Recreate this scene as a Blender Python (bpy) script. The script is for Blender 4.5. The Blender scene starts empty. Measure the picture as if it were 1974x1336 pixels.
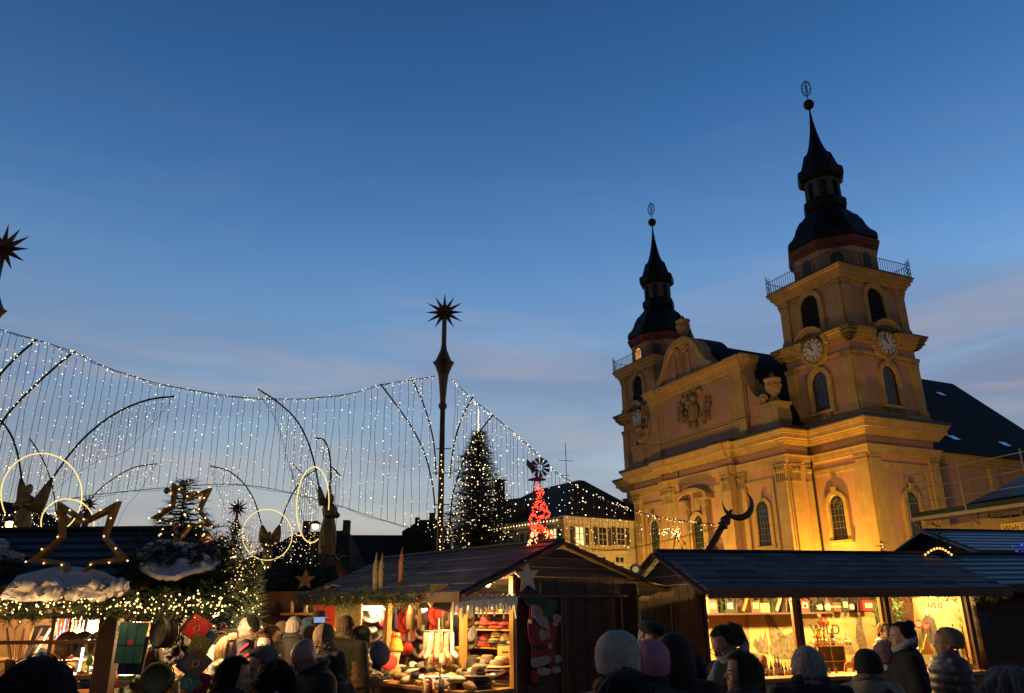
import bpy, math, random
from mathutils import Vector, Matrix, noise
R = math.radians
sc = bpy.context.scene
# ------------------------------------------------------------------ camera
EYE = Vector((0, 0, 1.8)); PITCH = R(18.8); ROLL = R(0.6); FPX = 1483.0
_f = Vector((0, math.cos(PITCH), math.sin(PITCH))); _u0 = Vector((0, -math.sin(PITCH), math.cos(PITCH))); _r0 = Vector((1, 0, 0))
CR = math.cos(ROLL) * _r0 - math.sin(ROLL) * _u0
CU = math.sin(ROLL) * _r0 + math.cos(ROLL) * _u0
cam = bpy.data.cameras.new('camera'); camo = bpy.data.objects.new('camera', cam); sc.collection.objects.link(camo)
cam.sensor_width = 36; cam.sensor_fit = 'HORIZONTAL'; cam.lens = 36 * FPX / 1974; cam.clip_start = 0.1; cam.clip_end = 3000
camo.matrix_world = Matrix(((CR.x, CU.x, -_f.x, EYE.x), (CR.y, CU.y, -_f.y, EYE.y), (CR.z, CU.z, -_f.z, EYE.z), (0, 0, 0, 1)))
sc.camera = camo
def ray(px, py): return CR * ((px - 987) / FPX) + CU * ((668 - py) / FPX) + _f
def at(px, py, Y):
    d = ray(px, py); return EYE + d * (Y / d.y)
def proj(p):
    d = Vector(p) - EYE; z = d.dot(_f); return (987 + FPX * d.dot(CR) / z, 668 - FPX * d.dot(CU) / z)
# ------------------------------------------------------------------ view + dusk sky
sc.view_settings.view_transform = 'Standard'; sc.view_settings.look = 'None'; sc.view_settings.exposure = 0.0; sc.view_settings.gamma = 1
sc.render.engine = 'CYCLES'
sc.cycles.use_denoising = True
sc.cycles.max_bounces = 5; sc.cycles.diffuse_bounces = 3; sc.cycles.glossy_bounces = 2; sc.cycles.transparent_max_bounces = 8
sc.cycles.sample_clamp_indirect = 4; sc.cycles.caustics_reflective = False; sc.cycles.caustics_refractive = False
def srgb(*c): return tuple(((x / 255) / 12.92 if x / 255 <= 0.04045 else ((x / 255 + 0.055) / 1.055) ** 2.4) for x in c) + (1.0,)
world = bpy.data.worlds.new('World'); sc.world = world; world.use_nodes = True
nt = world.node_tree; N = nt.nodes; Lk = nt.links
N.clear()
out = N.new('ShaderNodeOutputWorld'); bg = N.new('ShaderNodeBackground')
tc = N.new('ShaderNodeTexCoord'); sep = N.new('ShaderNodeSeparateXYZ'); Lk.new(tc.outputs['Generated'], sep.inputs[0])
ramp = N.new('ShaderNodeValToRGB'); cr = ramp.color_ramp; cr.interpolation = 'B_SPLINE'
stops = [(0.0, (226, 176, 128)), (0.06, (222, 198, 166)), (0.095, (196, 196, 188)), (0.15, (172, 188, 196)), (0.235, (142, 174, 202)),
         (0.365, (102, 152, 205)), (0.485, (69, 119, 177)), (0.60, (50, 97, 152)), (0.70, (41, 84, 137)), (0.80, (22, 46, 78)), (1.0, (12, 26, 48))]
while len(cr.elements) < len(stops): cr.elements.new(0.5)
for e, (p, c) in zip(cr.elements, stops): e.position = p; e.color = srgb(*c)
Lk.new(sep.outputs['Z'], ramp.inputs[0])
# brighter towards the right (afterglow side), darker to the left
mr = N.new('ShaderNodeMapRange'); mr.inputs['From Min'].default_value = -0.6; mr.inputs['From Max'].default_value = 0.6
mr.inputs['To Min'].default_value = 0.84; mr.inputs['To Max'].default_value = 1.16; Lk.new(sep.outputs['X'], mr.inputs['Value'])
# the sky behind the camera, away from the afterglow, is already close to night
mb = N.new('ShaderNodeMapRange'); mb.interpolation_type = 'SMOOTHSTEP'; mb.inputs['From Min'].default_value = -0.35; mb.inputs['From Max'].default_value = 0.5
mb.inputs['To Min'].default_value = 0.20; mb.inputs['To Max'].default_value = 1.0; Lk.new(sep.outputs['Y'], mb.inputs['Value'])
mm_ = N.new('ShaderNodeMath'); mm_.operation = 'MULTIPLY'; Lk.new(mr.outputs[0], mm_.inputs[0]); Lk.new(mb.outputs[0], mm_.inputs[1])
mul = N.new('ShaderNodeMix'); mul.data_type = 'RGBA'; mul.blend_type = 'MULTIPLY'; mul.inputs[0].default_value = 1
Lk.new(ramp.outputs[0], mul.inputs[6]); Lk.new(mm_.outputs[0], mul.inputs[7])
# thin evening cloud streaks low in the sky
def cloud(scale, zs, lo, hi, seed):
    mp = N.new('ShaderNodeMapping'); mp.inputs['Scale'].default_value = (1, 1, zs); mp.inputs['Location'].default_value = (seed, seed * 2, 0); mp.inputs['Rotation'].default_value = (0, R(14), 0)
    Lk.new(tc.outputs['Generated'], mp.inputs[0])
    nz = N.new('ShaderNodeTexNoise'); nz.inputs['Scale'].default_value = scale; nz.inputs['Detail'].default_value = 5; nz.inputs['Roughness'].default_value = 0.5; nz.inputs['Distortion'].default_value = 0.5
    Lk.new(mp.outputs[0], nz.inputs['Vector'])
    m = N.new('ShaderNodeMapRange'); m.interpolation_type = 'SMOOTHSTEP'; m.inputs['From Min'].default_value = lo; m.inputs['From Max'].default_value = hi
    Lk.new(nz.outputs['Fac'], m.inputs['Value']); return m.outputs[0]
def math_(op, a, b):
    n = N.new('ShaderNodeMath'); n.operation = op
    for i, s in enumerate((a, b)):
        if isinstance(s, (int, float)): n.inputs[i].default_value = s
        else: Lk.new(s, n.inputs[i])
    return n.outputs[0]
band = N.new('ShaderNodeValToRGB'); bc = band.color_ramp
bc.elements[0].color = (.25, .25, .25, 1); bc.elements[1].color = (0, 0, 0, 1)
for p, v in ((0.10, .9), (0.26, .85), (0.42, .12), (0.6, .0)): bc.elements.new(p).color = (v, v, v, 1)
Lk.new(sep.outputs['Z'], band.inputs[0])
rx = N.new('ShaderNodeMapRange'); rx.inputs['From Min'].default_value = -0.35; rx.inputs['From Max'].default_value = 0.55; rx.inputs['To Min'].default_value = 0.45; rx.inputs['To Max'].default_value = 1.0
Lk.new(sep.outputs['X'], rx.inputs['Value'])
c1 = math_('MULTIPLY', math_('MULTIPLY', cloud(2.0, 5.0, .36, .62, 3.1), band.outputs[0]), rx.outputs[0])
mx = N.new('ShaderNodeMix'); mx.data_type = 'RGBA'; Lk.new(c1, mx.inputs[0]); Lk.new(mul.outputs[2], mx.inputs[6]); mx.inputs[7].default_value = srgb(120, 132, 162)
c2 = math_('MULTIPLY', math_('MULTIPLY', cloud(3.2, 6.0, .46, .80, 9.4), band.outputs[0]), 0.55)
mx2 = N.new('ShaderNodeMix'); mx2.data_type = 'RGBA'; Lk.new(c2, mx2.inputs[0]); Lk.new(mx.outputs[2], mx2.inputs[6]); mx2.inputs[7].default_value = srgb(196, 178, 176)
Lk.new(mx2.outputs[2], bg.inputs[0]); bg.inputs[1].default_value = 1.0; Lk.new(bg.outputs[0], out.inputs[0])

# ------------------------------------------------------------------ helpers
def tag(o, label=None, cat=None, group=None, kind=None):
    if label: o['label'] = label
    if cat: o['category'] = cat
    if group: o['group'] = group
    if kind: o['kind'] = kind
    return o
def empty(name, loc=(0, 0, 0), rz=0.0, label=None, cat=None, group=None):
    o = bpy.data.objects.new(name, None); o.empty_display_size = 0.2; sc.collection.objects.link(o)
    o.location = loc; o.rotation_euler = (0, 0, rz); o['_m'] = 0
    del o['_m']
    return tag(o, label, cat, group)
def rootmat(o): return Matrix.Translation(o.location) @ o.rotation_euler.to_matrix().to_4x4()
class MB:
    def __init__(s): s.v = []; s.f = []; s.mi = []; s.M = Matrix.Identity(4); s.k = 0
    def add(s, vs, fs):
        b = len(s.v); s.v += [s.M @ Vector(p) for p in vs]; s.f += [tuple(i + b for i in f) for f in fs]; s.mi += [s.k] * len(fs); return s
    def box(s, x0, x1, y0, y1, z0, z1):
        return s.add([(x0,y0,z0),(x1,y0,z0),(x1,y1,z0),(x0,y1,z0),(x0,y0,z1),(x1,y0,z1),(x1,y1,z1),(x0,y1,z1)],
                     [(0,3,2,1),(4,5,6,7),(0,1,5,4),(1,2,6,5),(2,3,7,6),(3,0,4,7)])
    def bar(s, a, b, w, h=None, up=(0,0,1)):
        a = Vector(a); b = Vector(b); h = h or w; d = (b - a).normalized(); u = Vector(up)
        if abs(d.dot(u)) > .98: u = Vector((1, 0, 0))
        x = d.cross(u).normalized() * w / 2; y = x.cross(d).normalized() * h / 2
        vs = [p + sx * x + sy * y for p in (a, b) for sx, sy in ((-1,-1),(1,-1),(1,1),(-1,1))]
        return s.add(vs, [(0,1,2,3),(7,6,5,4),(0,4,5,1),(1,5,6,2),(2,6,7,3),(3,7,4,0)])
    def tube(s, pts, r, n=6, close=False):
        pts = [Vector(p) for p in pts]; m = len(pts); vs = []; fs = []; u = None
        for i, p in enumerate(pts):
            if close: d = pts[(i + 1) % m] - pts[i - 1]
            else: d = pts[min(i + 1, m - 1)] - pts[max(i - 1, 0)]
            d = d.normalized() if d.length > 1e-9 else Vector((0, 0, 1))
            if u is None: u = Vector((0, 0, 1)) if abs(d.z) < .9 else Vector((1, 0, 0))
            x = d.cross(u)
            if x.length < 1e-6: x = d.orthogonal()
            x.normalize(); u = x.cross(d).normalized()
            rr = r[i] if isinstance(r, (list, tuple)) else r
            vs += [p + (x * math.cos(2*math.pi*k/n) + u * math.sin(2*math.pi*k/n)) * rr for k in range(n)]
        for i in range(m if close else m - 1):
            for k in range(n):
                a = i * n; b = ((i + 1) % m) * n; fs.append((a + k, a + (k+1) % n, b + (k+1) % n, b + k))
        if not close: fs += [tuple(range(n))[::-1], tuple((m-1)*n + k for k in range(n))]
        return s.add(vs, fs)
    def lathe(s, prof, n=16, c=(0,0,0), a0=0.0, sx=1, sy=1, wob=None):
        vs = []; fs = []; m = len(prof)
        for i, (r, z) in enumerate(prof):
            for k in range(n):
                a = a0 + 2*math.pi*k/n; q = r * (wob(a, z) if wob else 1)
                vs.append((c[0] + q*math.cos(a)*sx, c[1] + q*math.sin(a)*sy, c[2] + z))
        for i in range(m-1):
            for k in range(n): fs.append((i*n+k, i*n+(k+1)%n, (i+1)*n+(k+1)%n, (i+1)*n+k))
        fs += [tuple(range(n))[::-1], tuple((m-1)*n+k for k in range(n))]
        return s.add(vs, fs)
    def sphere(s, c, r, nu=12, nv=8):
        if isinstance(r, (int, float)): r = (r, r, r)
        return s.loft([(c[0], c[1], c[2] - r[2]*math.cos(math.pi*i/nv), r[0]*max(.02, math.sin(math.pi*i/nv)), r[1]*max(.02, math.sin(math.pi*i/nv))) for i in range(nv+1)], nu)
    def loft(s, rings, n=16):
        vs = []; fs = []; m = len(rings)
        for (x, y, z, a, b) in rings:
            for k in range(n): t = 2*math.pi*k/n; vs.append((x + a*math.cos(t), y + b*math.sin(t), z))
        for i in range(m-1):
            for k in range(n): fs.append((i*n+k, i*n+(k+1)%n, (i+1)*n+(k+1)%n, (i+1)*n+k))
        fs += [tuple(range(n))[::-1], tuple((m-1)*n+k for k in range(n))]
        return s.add(vs, fs)
    def octa(s, p, r):
        x, y, z = p
        return s.add([(x+r,y,z),(x-r,y,z),(x,y+r,z),(x,y-r,z),(x,y,z+r),(x,y,z-r)],
                     [(0,2,4),(2,1,4),(1,3,4),(3,0,4),(2,0,5),(1,2,5),(3,1,5),(0,3,5)])
    def prism(s, poly, O, U, V, d):
        """polygon (u,v) in plane O+uU+vV, extruded by vector d"""
        O = Vector(O); U = Vector(U); V = Vector(V); d = Vector(d); n = len(poly)
        a = [O + U*u + V*v for u, v in poly]; 
        nrm = U.cross(V)
        ar = sum(poly[i][0]*poly[(i+1)%n][1] - poly[(i+1)%n][0]*poly[i][1] for i in range(n))
        if nrm.dot(d) * ar < 0: a = a[::-1]
        vs = a + [p + d for p in a]
        return s.add(vs, [tuple(range(n))[::-1], tuple(range(n, 2*n))] + [(i, (i+1)%n, n+(i+1)%n, n+i) for i in range(n)])
    def strip(s, A, B, d):
        """band between polylines A and B (same length), thickened by d"""
        n = len(A); d = Vector(d); A = [Vector(p) for p in A]; B = [Vector(p) for p in B]
        vs = A + B + [p + d for p in A] + [p + d for p in B]; fs = []
        for i in range(n-1):
            fs += [(i, i+1, n+i+1, n+i), (2*n+i, 3*n+i, 3*n+i+1, 2*n+i+1), (i, 2*n+i, 2*n+i+1, i+1), (n+i, n+i+1, 3*n+i+1, 3*n+i)]
        fs += [(0, n, 3*n, 2*n), (n-1, 3*n-1, 4*n-1, 2*n-1)]
        return s.add(vs, fs)
    def build(s, name, mats, parent=None, smooth=False, loc=None):
        me = bpy.data.meshes.new(name); vs = s.v
        if loc is not None:
            loc = Vector(loc); vs = [v - loc for v in vs]
        me.from_pydata([tuple(v) for v in vs], [], s.f)
        if not isinstance(mats, (list, tuple)): mats = [mats]
        for m in mats: me.materials.append(m)
        if len(mats) > 1: me.polygons.foreach_set('material_index', s.mi)
        if smooth: me.polygons.foreach_set('use_smooth', [True] * len(me.polygons))
        me.update()
        o = bpy.data.objects.new(name, me); sc.collection.objects.link(o)
        if parent is not None: o.parent = parent
        if loc is not None: o.location = loc
        return o
    def wbuild(s, name, mats, root, smooth=False):
        """vertices are in world space, object becomes a child of root"""
        inv = rootmat(root).inverted(); s.v = [inv @ v for v in s.v]; return s.build(name, mats, root, smooth)
def hull(o, up=1.0): return o
def fixn(o):
    import bmesh
    bm = bmesh.new(); bm.from_mesh(o.data); bmesh.ops.recalc_face_normals(bm, faces=bm.faces); bm.to_mesh(o.data); bm.free(); return o
def copy_tree(o, parent=None, **kw):
    c = o.copy(); sc.collection.objects.link(c)
    if parent is not None: c.parent = parent
    for ch in [x for x in KIDS.get(o.name, o.children)]: copy_tree(ch, c)
    return c
KIDS = {}
def interp(pts, t):
    """Catmull-Rom through 2D/3D tuples, t in 0..1"""
    n = len(pts) - 1; x = min(max(t, 0), 1) * n; i = min(int(x), n - 1); f = x - i
    p0 = pts[max(i-1, 0)]; p1 = pts[i]; p2 = pts[i+1]; p3 = pts[min(i+2, n)]
    return tuple(.5*((2*b) + (-a+c)*f + (2*a-5*b+4*c-d)*f*f + (-a+3*b-3*c+d)*f**3) for a, b, c, d in zip(p0, p1, p2, p3))
def smoothpts(pts, n): return [interp(pts, i/(n-1)) for i in range(n)]
_bake = bpy.data.scenes.new('bake')
def apply_mods(o):
    """bake the modifiers of one object on its own, away from the full scene"""
    par = o.parent; sc.collection.objects.unlink(o); _bake.collection.objects.link(o); o.parent = None
    with bpy.context.temp_override(scene=_bake, view_layer=_bake.view_layers[0]):
        dg = bpy.context.evaluated_depsgraph_get(); me = bpy.data.meshes.new_from_object(o.evaluated_get(dg))
    _bake.collection.objects.unlink(o); sc.collection.objects.link(o); o.parent = par; o.modifiers.clear(); old = o.data; o.data = me; bpy.data.meshes.remove(old); return o
# ------------------------------------------------------------------ materials
def mat(name, col, rough=.7, var=.25, scale=4.0, bump=0.0, bscale=None, metal=0.0, spec=.5, col2=None, stretch=(1,1,1), wave=None, coat=0, trans=0):
    m = bpy.data.materials.new(name); m.use_nodes = True; t = m.node_tree; n = t.nodes; l = t.links
    b = n['Principled BSDF']; b.inputs['Roughness'].default_value = rough; b.inputs['Metallic'].default_value = metal; b.inputs['Specular IOR Level'].default_value = spec
    if coat: b.inputs['Coat Weight'].default_value = coat
    if trans: b.inputs['Transmission Weight'].default_value = trans
    c = tuple(col[:3]); 
    tcn = n.new('ShaderNodeTexCoord'); mp = n.new('ShaderNodeMapping'); mp.inputs['Scale'].default_value = stretch; l.new(tcn.outputs['Object'], mp.inputs[0])
    nz = n.new('ShaderNodeTexNoise'); nz.inputs['Scale'].default_value = scale; nz.inputs['Detail'].default_value = 6; nz.inputs['Roughness'].default_value = .6; l.new(mp.outputs[0], nz.inputs['Vector'])
    r = n.new('ShaderNodeValToRGB'); r.color_ramp.elements[0].position = .3; r.color_ramp.elements[1].position = .72
    ca = col2 or tuple(x*(1-var) for x in c); cb = c if col2 else tuple(min(1, x*(1+var)) for x in c)
    r.color_ramp.elements[0].color = (*ca[:3], 1); r.color_ramp.elements[1].color = (*cb, 1)
    l.new(nz.outputs['Fac'], r.inputs[0]); l.new(r.outputs[0], b.inputs['Base Color'])
    if bump:
        n2 = n.new('ShaderNodeTexNoise'); n2.inputs['Scale'].default_value = bscale or scale*6; n2.inputs['Detail'].default_value = 4; l.new(mp.outputs[0], n2.inputs['Vector'])
        bp = n.new('ShaderNodeBump'); bp.inputs['Strength'].default_value = bump; bp.inputs['Distance'].default_value = .02; l.new(n2.outputs['Fac'], bp.inputs['Height']); l.new(bp.outputs[0], b.inputs['Normal'])
    return m
def emit(name, col, strength, sample=False):
    m = bpy.data.materials.new(name); m.use_nodes = True; t = m.node_tree; t.nodes.clear()
    o = t.nodes.new('ShaderNodeOutputMaterial'); e = t.nodes.new('ShaderNodeEmission'); e.inputs[0].default_value = (*col[:3], 1); e.inputs[1].default_value = strength
    t.links.new(e.outputs[0], o.inputs[0])
    m.cycles.emission_sampling = 'AUTO' if sample else 'NONE'
    return m
def tiled(name, c1, c2, w, h, rough=.6, bump=.6, mortar=(.01,.01,.012), off=.5, bias=0):
    """courses of shingles or slates, in object space u = generated along the mesh's own UV"""
    m = bpy.data.materials.new(name); m.use_nodes = True; t = m.node_tree; n = t.nodes; l = t.links; b = n['Principled BSDF']; b.inputs['Roughness'].default_value = rough
    uv = n.new('ShaderNodeUVMap'); br = n.new('ShaderNodeTexBrick'); br.offset = off; br.inputs['Scale'].default_value = 1; br.inputs['Brick Width'].default_value = w; br.inputs['Row Height'].default_value = h
    br.inputs['Mortar Size'].default_value = h*.06; br.inputs['Color1'].default_value = (*c1, 1); br.inputs['Color2'].default_value = (*c2, 1); br.inputs['Mortar'].default_value = (*mortar, 1); br.inputs['Bias'].default_value = bias
    l.new(uv.outputs[0], br.inputs['Vector'])
    nz = n.new('ShaderNodeTexNoise'); nz.inputs['Scale'].default_value = 3; nz.inputs['Detail'].default_value = 5; l.new(uv.outputs[0], nz.inputs['Vector'])
    mu = n.new('ShaderNodeMix'); mu.data_type = 'RGBA'; mu.blend_type = 'MULTIPLY'; mu.inputs[0].default_value = .6; l.new(br.outputs['Color'], mu.inputs[6]); l.new(nz.outputs['Fac'], mu.inputs[7])
    l.new(mu.outputs[2], b.inputs['Base Color'])
    bp = n.new('ShaderNodeBump'); bp.inputs['Strength'].default_value = bump; bp.inputs['Distance'].default_value = .02; bp.invert = True; l.new(br.outputs['Fac'], bp.inputs['Height']); l.new(bp.outputs[0], b.inputs['Normal'])
    return m
def uvbox(o):
    """planar UVs per face: u horizontal, v up the slope, metres"""
    me = o.data; uvl = me.uv_layers.new(name='UVMap')
    for p in me.polygons:
        nn = p.normal; h = Vector((-nn.y, nn.x, 0)); h = h.normalized() if h.length > .05 else Vector((1, 0, 0)); v = nn.cross(h).normalized()
        for li in p.loop_indices:
            co = me.vertices[me.loops[li].vertex_index].co; uvl.data[li].uv = (co.dot(h), co.dot(v))
    return o
def lamp(name, parent, p, energy, col, r=.05, kind='POINT', spot=None, rot=None, size=None):
    d = bpy.data.lights.new(name, kind); d.energy = energy; d.color = col
    if kind == 'AREA':
        d.shape = 'RECTANGLE'; d.size, d.size_y = size
    else: d.shadow_soft_size = r
    if spot: d.spot_size = R(spot[0]); d.spot_blend = spot[1]
    o = bpy.data.objects.new(name, d); sc.collection.objects.link(o); o.location = p
    if parent: o.parent = parent
    if rot is not None: o.rotation_euler = rot
    return o
def aim(v): return Vector(v).to_track_quat('-Z', 'Y').to_euler()
def bars_text(s, size, name, m, parent, loc, rot, ext=.004, align='CENTER'):
    cu = bpy.data.curves.new(name, 'FONT'); cu.body = s; cu.size = size; cu.extrude = ext; cu.align_x = align
    t = bpy.data.objects.new(name, cu); sc.collection.objects.link(t); dg = bpy.context.evaluated_depsgraph_get(); me = bpy.data.meshes.new_from_object(t.evaluated_get(dg))
    bpy.data.objects.remove(t); me.materials.clear(); me.materials.append(m)
    o = bpy.data.objects.new(name, me); sc.collection.objects.link(o); o.parent = parent; o.location = loc; o.rotation_euler = rot; return o
rnd = random.Random(7)
WARM = (1.0, .62, .25)
M = {}
M['bulb'] = emit('warm_bulb', (1.0, .66, .28), 4.5)
M['bulb_near'] = emit('warm_bulb_close', (1.0, .60, .20), 5)
M['bulb_cool'] = emit('pale_bulb', (1.0, .76, .42), 3.1)
M['wire'] = mat('dark_wire', (.02, .025, .035), .6, .2)
M['neon'] = emit('warm_neon_tube', (1.0, .74, .22), 1.3)
M['red_bulb'] = emit('red_bulb', (1.0, .05, .02), 5)
M['amber_bulb'] = emit('amber_bulb', (1.0, .35, .12), 6)
M['darkmetal'] = mat('dark_bronze_metal', (.045, .032, .024), .45, .3, 6, metal=.6)
M['gold'] = mat('aged_gold_paint', (.20, .13, .045), .42, .35, 9, .15, metal=.55)
M['mast'] = mat('bronze_mast_paint', (.16, .095, .042), .5, .3, 7, metal=.4)
# ------------------------------------------------------------------ ground
g = MB(); n_ = 24
g.add([(-600, -60, 0), (600, -60, 0), (600, 900, 0), (-600, 900, 0)], [(0, 1, 2, 3)])
M['paving'] = mat('dark_granite_paving', (.07, .065, .06), .75, .35, .8, .3, 9)
tag(g.build('ground', M['paving']), kind='structure')
# ------------------------------------------------------------------ church
M['ochre'] = mat('ochre_sandstone_trim', (.50, .33, .125), .85, .16, 1.2, .35, 14)
M['pink'] = mat('salmon_plaster', (.50, .28, .17), .9, .12, .8, .25, 20)
M['stone'] = mat('carved_sandstone', (.42, .28, .13), .85, .3, 3, .4, 12)
M['glass_dark'] = mat('dark_leaded_glass', (.012, .014, .018), .18, .3, 3)
M['lead'] = mat('window_lead', (.10, .10, .09), .6, .2)
M['louvre'] = mat('dark_wooden_louvre', (.03, .018, .014), .7, .3, 5)
M['eavered'] = mat('oxblood_painted_cornice', (.14, .035, .025), .7, .2)
M['slate'] = tiled('blue_black_slate', (.010, .014, .020), (.017, .022, .030), .42, .24, .55, .5)
M['tile_dark'] = tiled('dark_roof_tiles', (.011, .009, .010), (.02, .016, .016), .30, .22, .8, .6)
for _k in ('slate', 'tile_dark'): M[_k].node_tree.nodes['Principled BSDF'].inputs['Specular IOR Level'].default_value = .15
M['flash'] = mat('lead_flashing', (.014,.013,.016), .5, .3)
M['clockwhite'] = mat('pale_clock_enamel', (.60, .56, .52), .6, .12)
M['clockdark'] = mat('dark_clock_numerals', (.02, .018, .018), .6, .1)
M['skyglass'] = mat('skylight_glass', (.5, .55, .6), .08, .05, metal=.9)
M['warmwin'] = emit('lit_church_window', (1.0, .42, .12), 1.4)
def weathered(m_, joint, jcol, grime):
    t = m_.node_tree; n = t.nodes; l = t.links; b = n['Principled BSDF']; src = b.inputs['Base Color'].links[0].from_socket
    tcn = n.new('ShaderNodeTexCoord'); sp = n.new('ShaderNodeSeparateXYZ'); l.new(tcn.outputs['Object'], sp.inputs[0]); ad = n.new('ShaderNodeMath'); l.new(sp.outputs['X'], ad.inputs[0]); l.new(sp.outputs['Y'], ad.inputs[1])
    cb = n.new('ShaderNodeCombineXYZ'); l.new(ad.outputs[0], cb.inputs[0]); l.new(sp.outputs['Z'], cb.inputs[1]); last = src
    if joint:
        br = n.new('ShaderNodeTexBrick'); br.inputs['Scale'].default_value = 1; br.inputs['Brick Width'].default_value = 1.1; br.inputs['Row Height'].default_value = .52; br.inputs['Mortar Size'].default_value = .012; br.inputs['Color1'].default_value = (1,1,1,1); br.inputs['Color2'].default_value = (.80,.80,.82,1); br.inputs['Mortar'].default_value = (*jcol, 1); l.new(cb.outputs[0], br.inputs['Vector'])
        mu = n.new('ShaderNodeMix'); mu.data_type = 'RGBA'; mu.blend_type = 'MULTIPLY'; mu.inputs[0].default_value = joint; l.new(last, mu.inputs[6]); l.new(br.outputs['Color'], mu.inputs[7]); last = mu.outputs[2]
    mp = n.new('ShaderNodeMapping'); mp.inputs['Scale'].default_value = (2.2, .18, 1); l.new(cb.outputs[0], mp.inputs[0]); nz = n.new('ShaderNodeTexNoise'); nz.inputs['Scale'].default_value = 1.6; nz.inputs['Detail'].default_value = 8; nz.inputs['Roughness'].default_value = .7; l.new(mp.outputs[0], nz.inputs['Vector'])
    rp = n.new('ShaderNodeValToRGB'); rp.color_ramp.elements[0].position = .36; rp.color_ramp.elements[0].color = (.45,.42,.42,1); rp.color_ramp.elements[1].position = .58; rp.color_ramp.elements[1].color = (1,1,1,1); l.new(nz.outputs['Fac'], rp.inputs[0])
    m2 = n.new('ShaderNodeMix'); m2.data_type = 'RGBA'; m2.blend_type = 'MULTIPLY'; m2.inputs[0].default_value = grime; l.new(last, m2.inputs[6]); l.new(rp.outputs[0], m2.inputs[7]); l.new(m2.outputs[2], b.inputs['Base Color'])
weathered(M['ochre'], .40, (.5,.47,.45), .26); weathered(M['pink'], 0, (1,1,1), .20); weathered(M['stone'], .3, (.5,.5,.5), .6)
CH_A = R(25.2)
church = empty('church', (21.05, 45.34, 0), CH_A, 'baroque twin-towered church in ochre and salmon plaster with dark onion spires', 'church')
CHM = rootmat(church); CHI = CHM.inverted()
def ch_ray(px, py, P, n):
    """pixel -> church-local point on the plane through P with normal n (church space)"""
    o = CHI @ EYE; d = CHI.to_3x3() @ ray(px, py); n = Vector(n); return o + d * ((Vector(P) - o).dot(n) / d.dot(n))
def frame(O, N):
    N = Vector(N); U = Vector((-N.y, N.x, 0)) * -1
    # U x N = Z
    if U.cross(N).z < 0: U = -U
    return Matrix(((U.x, N.x, 0, O[0]), (U.y, N.y, 0, O[1]), (0, 0, 1, O[2] if len(O) > 2 else 0), (0, 0, 0, 1)))
def arch(w, z0, z1, n=12, cx=0):
    r = w / 2; zc = z1 - r
    return [(cx - r, z0), (cx + r, z0)] + [(cx + r*math.cos(math.pi*i/n), zc + r*math.sin(math.pi*i/n)) for i in range(n+1)]
def archline(w, z0, z1, n=12, cx=0):
    r = w / 2; zc = z1 - r
    return [(cx + r, z0)] + [(cx + r*math.cos(math.pi*i/n), zc + r*math.sin(math.pi*i/n)) for i in range(n+1)] + [(cx - r, z0)]
def P3(l, d): return [(u, d, z) for u, z in l]
def window(F, parent, w, z0, z1, fr=.25, proud=.14, cx=0, name='window', kind='lead', key=True, lit=False, base=0.0):
    m = MB(); m.M = F
    a = archline(w, z0, z1, 12, cx); b = archline(w + 2*fr, z0, z1 + fr, 12, cx)
    m.strip(P3(b, base), P3(a, base), (0, proud, 0)) if False else None
    A = [F @ Vector((u, base, z)) for u, z in b]; B = [F @ Vector((u, base, z)) for u, z in a]
    m2 = MB(); m2.strip(A, B, (F.to_3x3() @ Vector((0, proud, 0))))
    m2.M = F; m2.box(cx - w/2 - fr - .06, cx + w/2 + fr + .06, base, base + proud + .08, z0 - .18, z0)
    if key: m2.prism([(cx-.11, z1 - .02), (cx+.11, z1 - .02), (cx+.2, z1 + fr + .22), (cx-.2, z1 + fr + .22)], (0, base + proud - .02, 0), (1,0,0), (0,0,1), (0, .1, 0))
    w_ = fixn(m2.build(name, M['ochre'], parent))
    p = MB(); p.M = F; p.prism(arch(w, z0, z1, 12, cx), (0, base + .012, 0), (1,0,0), (0,0,1), (0, .02, 0)); 
    g_ = fixn(p.build('pane', M['warmwin'] if lit else M['glass_dark'], w_))
    q = MB(); q.M = F
    if kind == 'lead':
        for k in range(1, 4): u = cx - w/2 + w*k/4; q.box(u-.018, u+.018, base + .03, base + .06, z0, z1 - (w/2 if k != 2 else .02) - (0 if k == 2 else -.25*w))
        z = z0 + .35
        while z < z1 - w*.35: q.box(cx-w/2+.01, cx+w/2-.01, base+.03, base+.055, z-.015, z+.015); z += .38
        q.tube([(cx + .2*w*math.cos(t*math.pi/5), base+.045, z1 - w*.42 + .2*w*math.sin(t*math.pi/5)) for t in range(10)], .018, 4, close=True)
        q.build('glazing_bars', M['lead'], w_)
    elif kind == 'louvre':
        z = z0 + .1
        while z < z1 - .12:
            r = w/2; zc = z1 - r; hw = r if z < zc else math.sqrt(max(.01, r*r - (z-zc)**2))
            q.add([(cx-hw, base+.03, z+.13), (cx+hw, base+.03, z+.13), (cx+hw, base+.13, z), (cx-hw, base+.13, z), (cx-hw, base+.03, z+.10), (cx+hw, base+.03, z+.10), (cx+hw, base+.13, z-.03), (cx-hw, base+.13, z-.03)],
                  [(0,1,2,3),(7,6,5,4),(3,2,6,7),(0,4,5,1),(0,3,7,4),(1,5,6,2)]); z += .19
        q.build('louvre_slats', M['louvre'], w_)
    return w_
def cornice(m, F, u0, u1, prof, ret=True):
    """profile boxes along a face; ends are extended by their own projection so corners mitre"""
    m.M = F
    for z0, z1, p in prof: m.box(u0 - (p if ret else 0), u1 + (p if ret else 0), -.3, p, z0, z1)
def ringbox(m, x0, x1, y0, y1, prof):
    m.M = Matrix.Identity(4)
    for z0, z1, p in prof: m.box(x0-p, x1+p, y0-p, y1+p, z0, z1)
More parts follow.
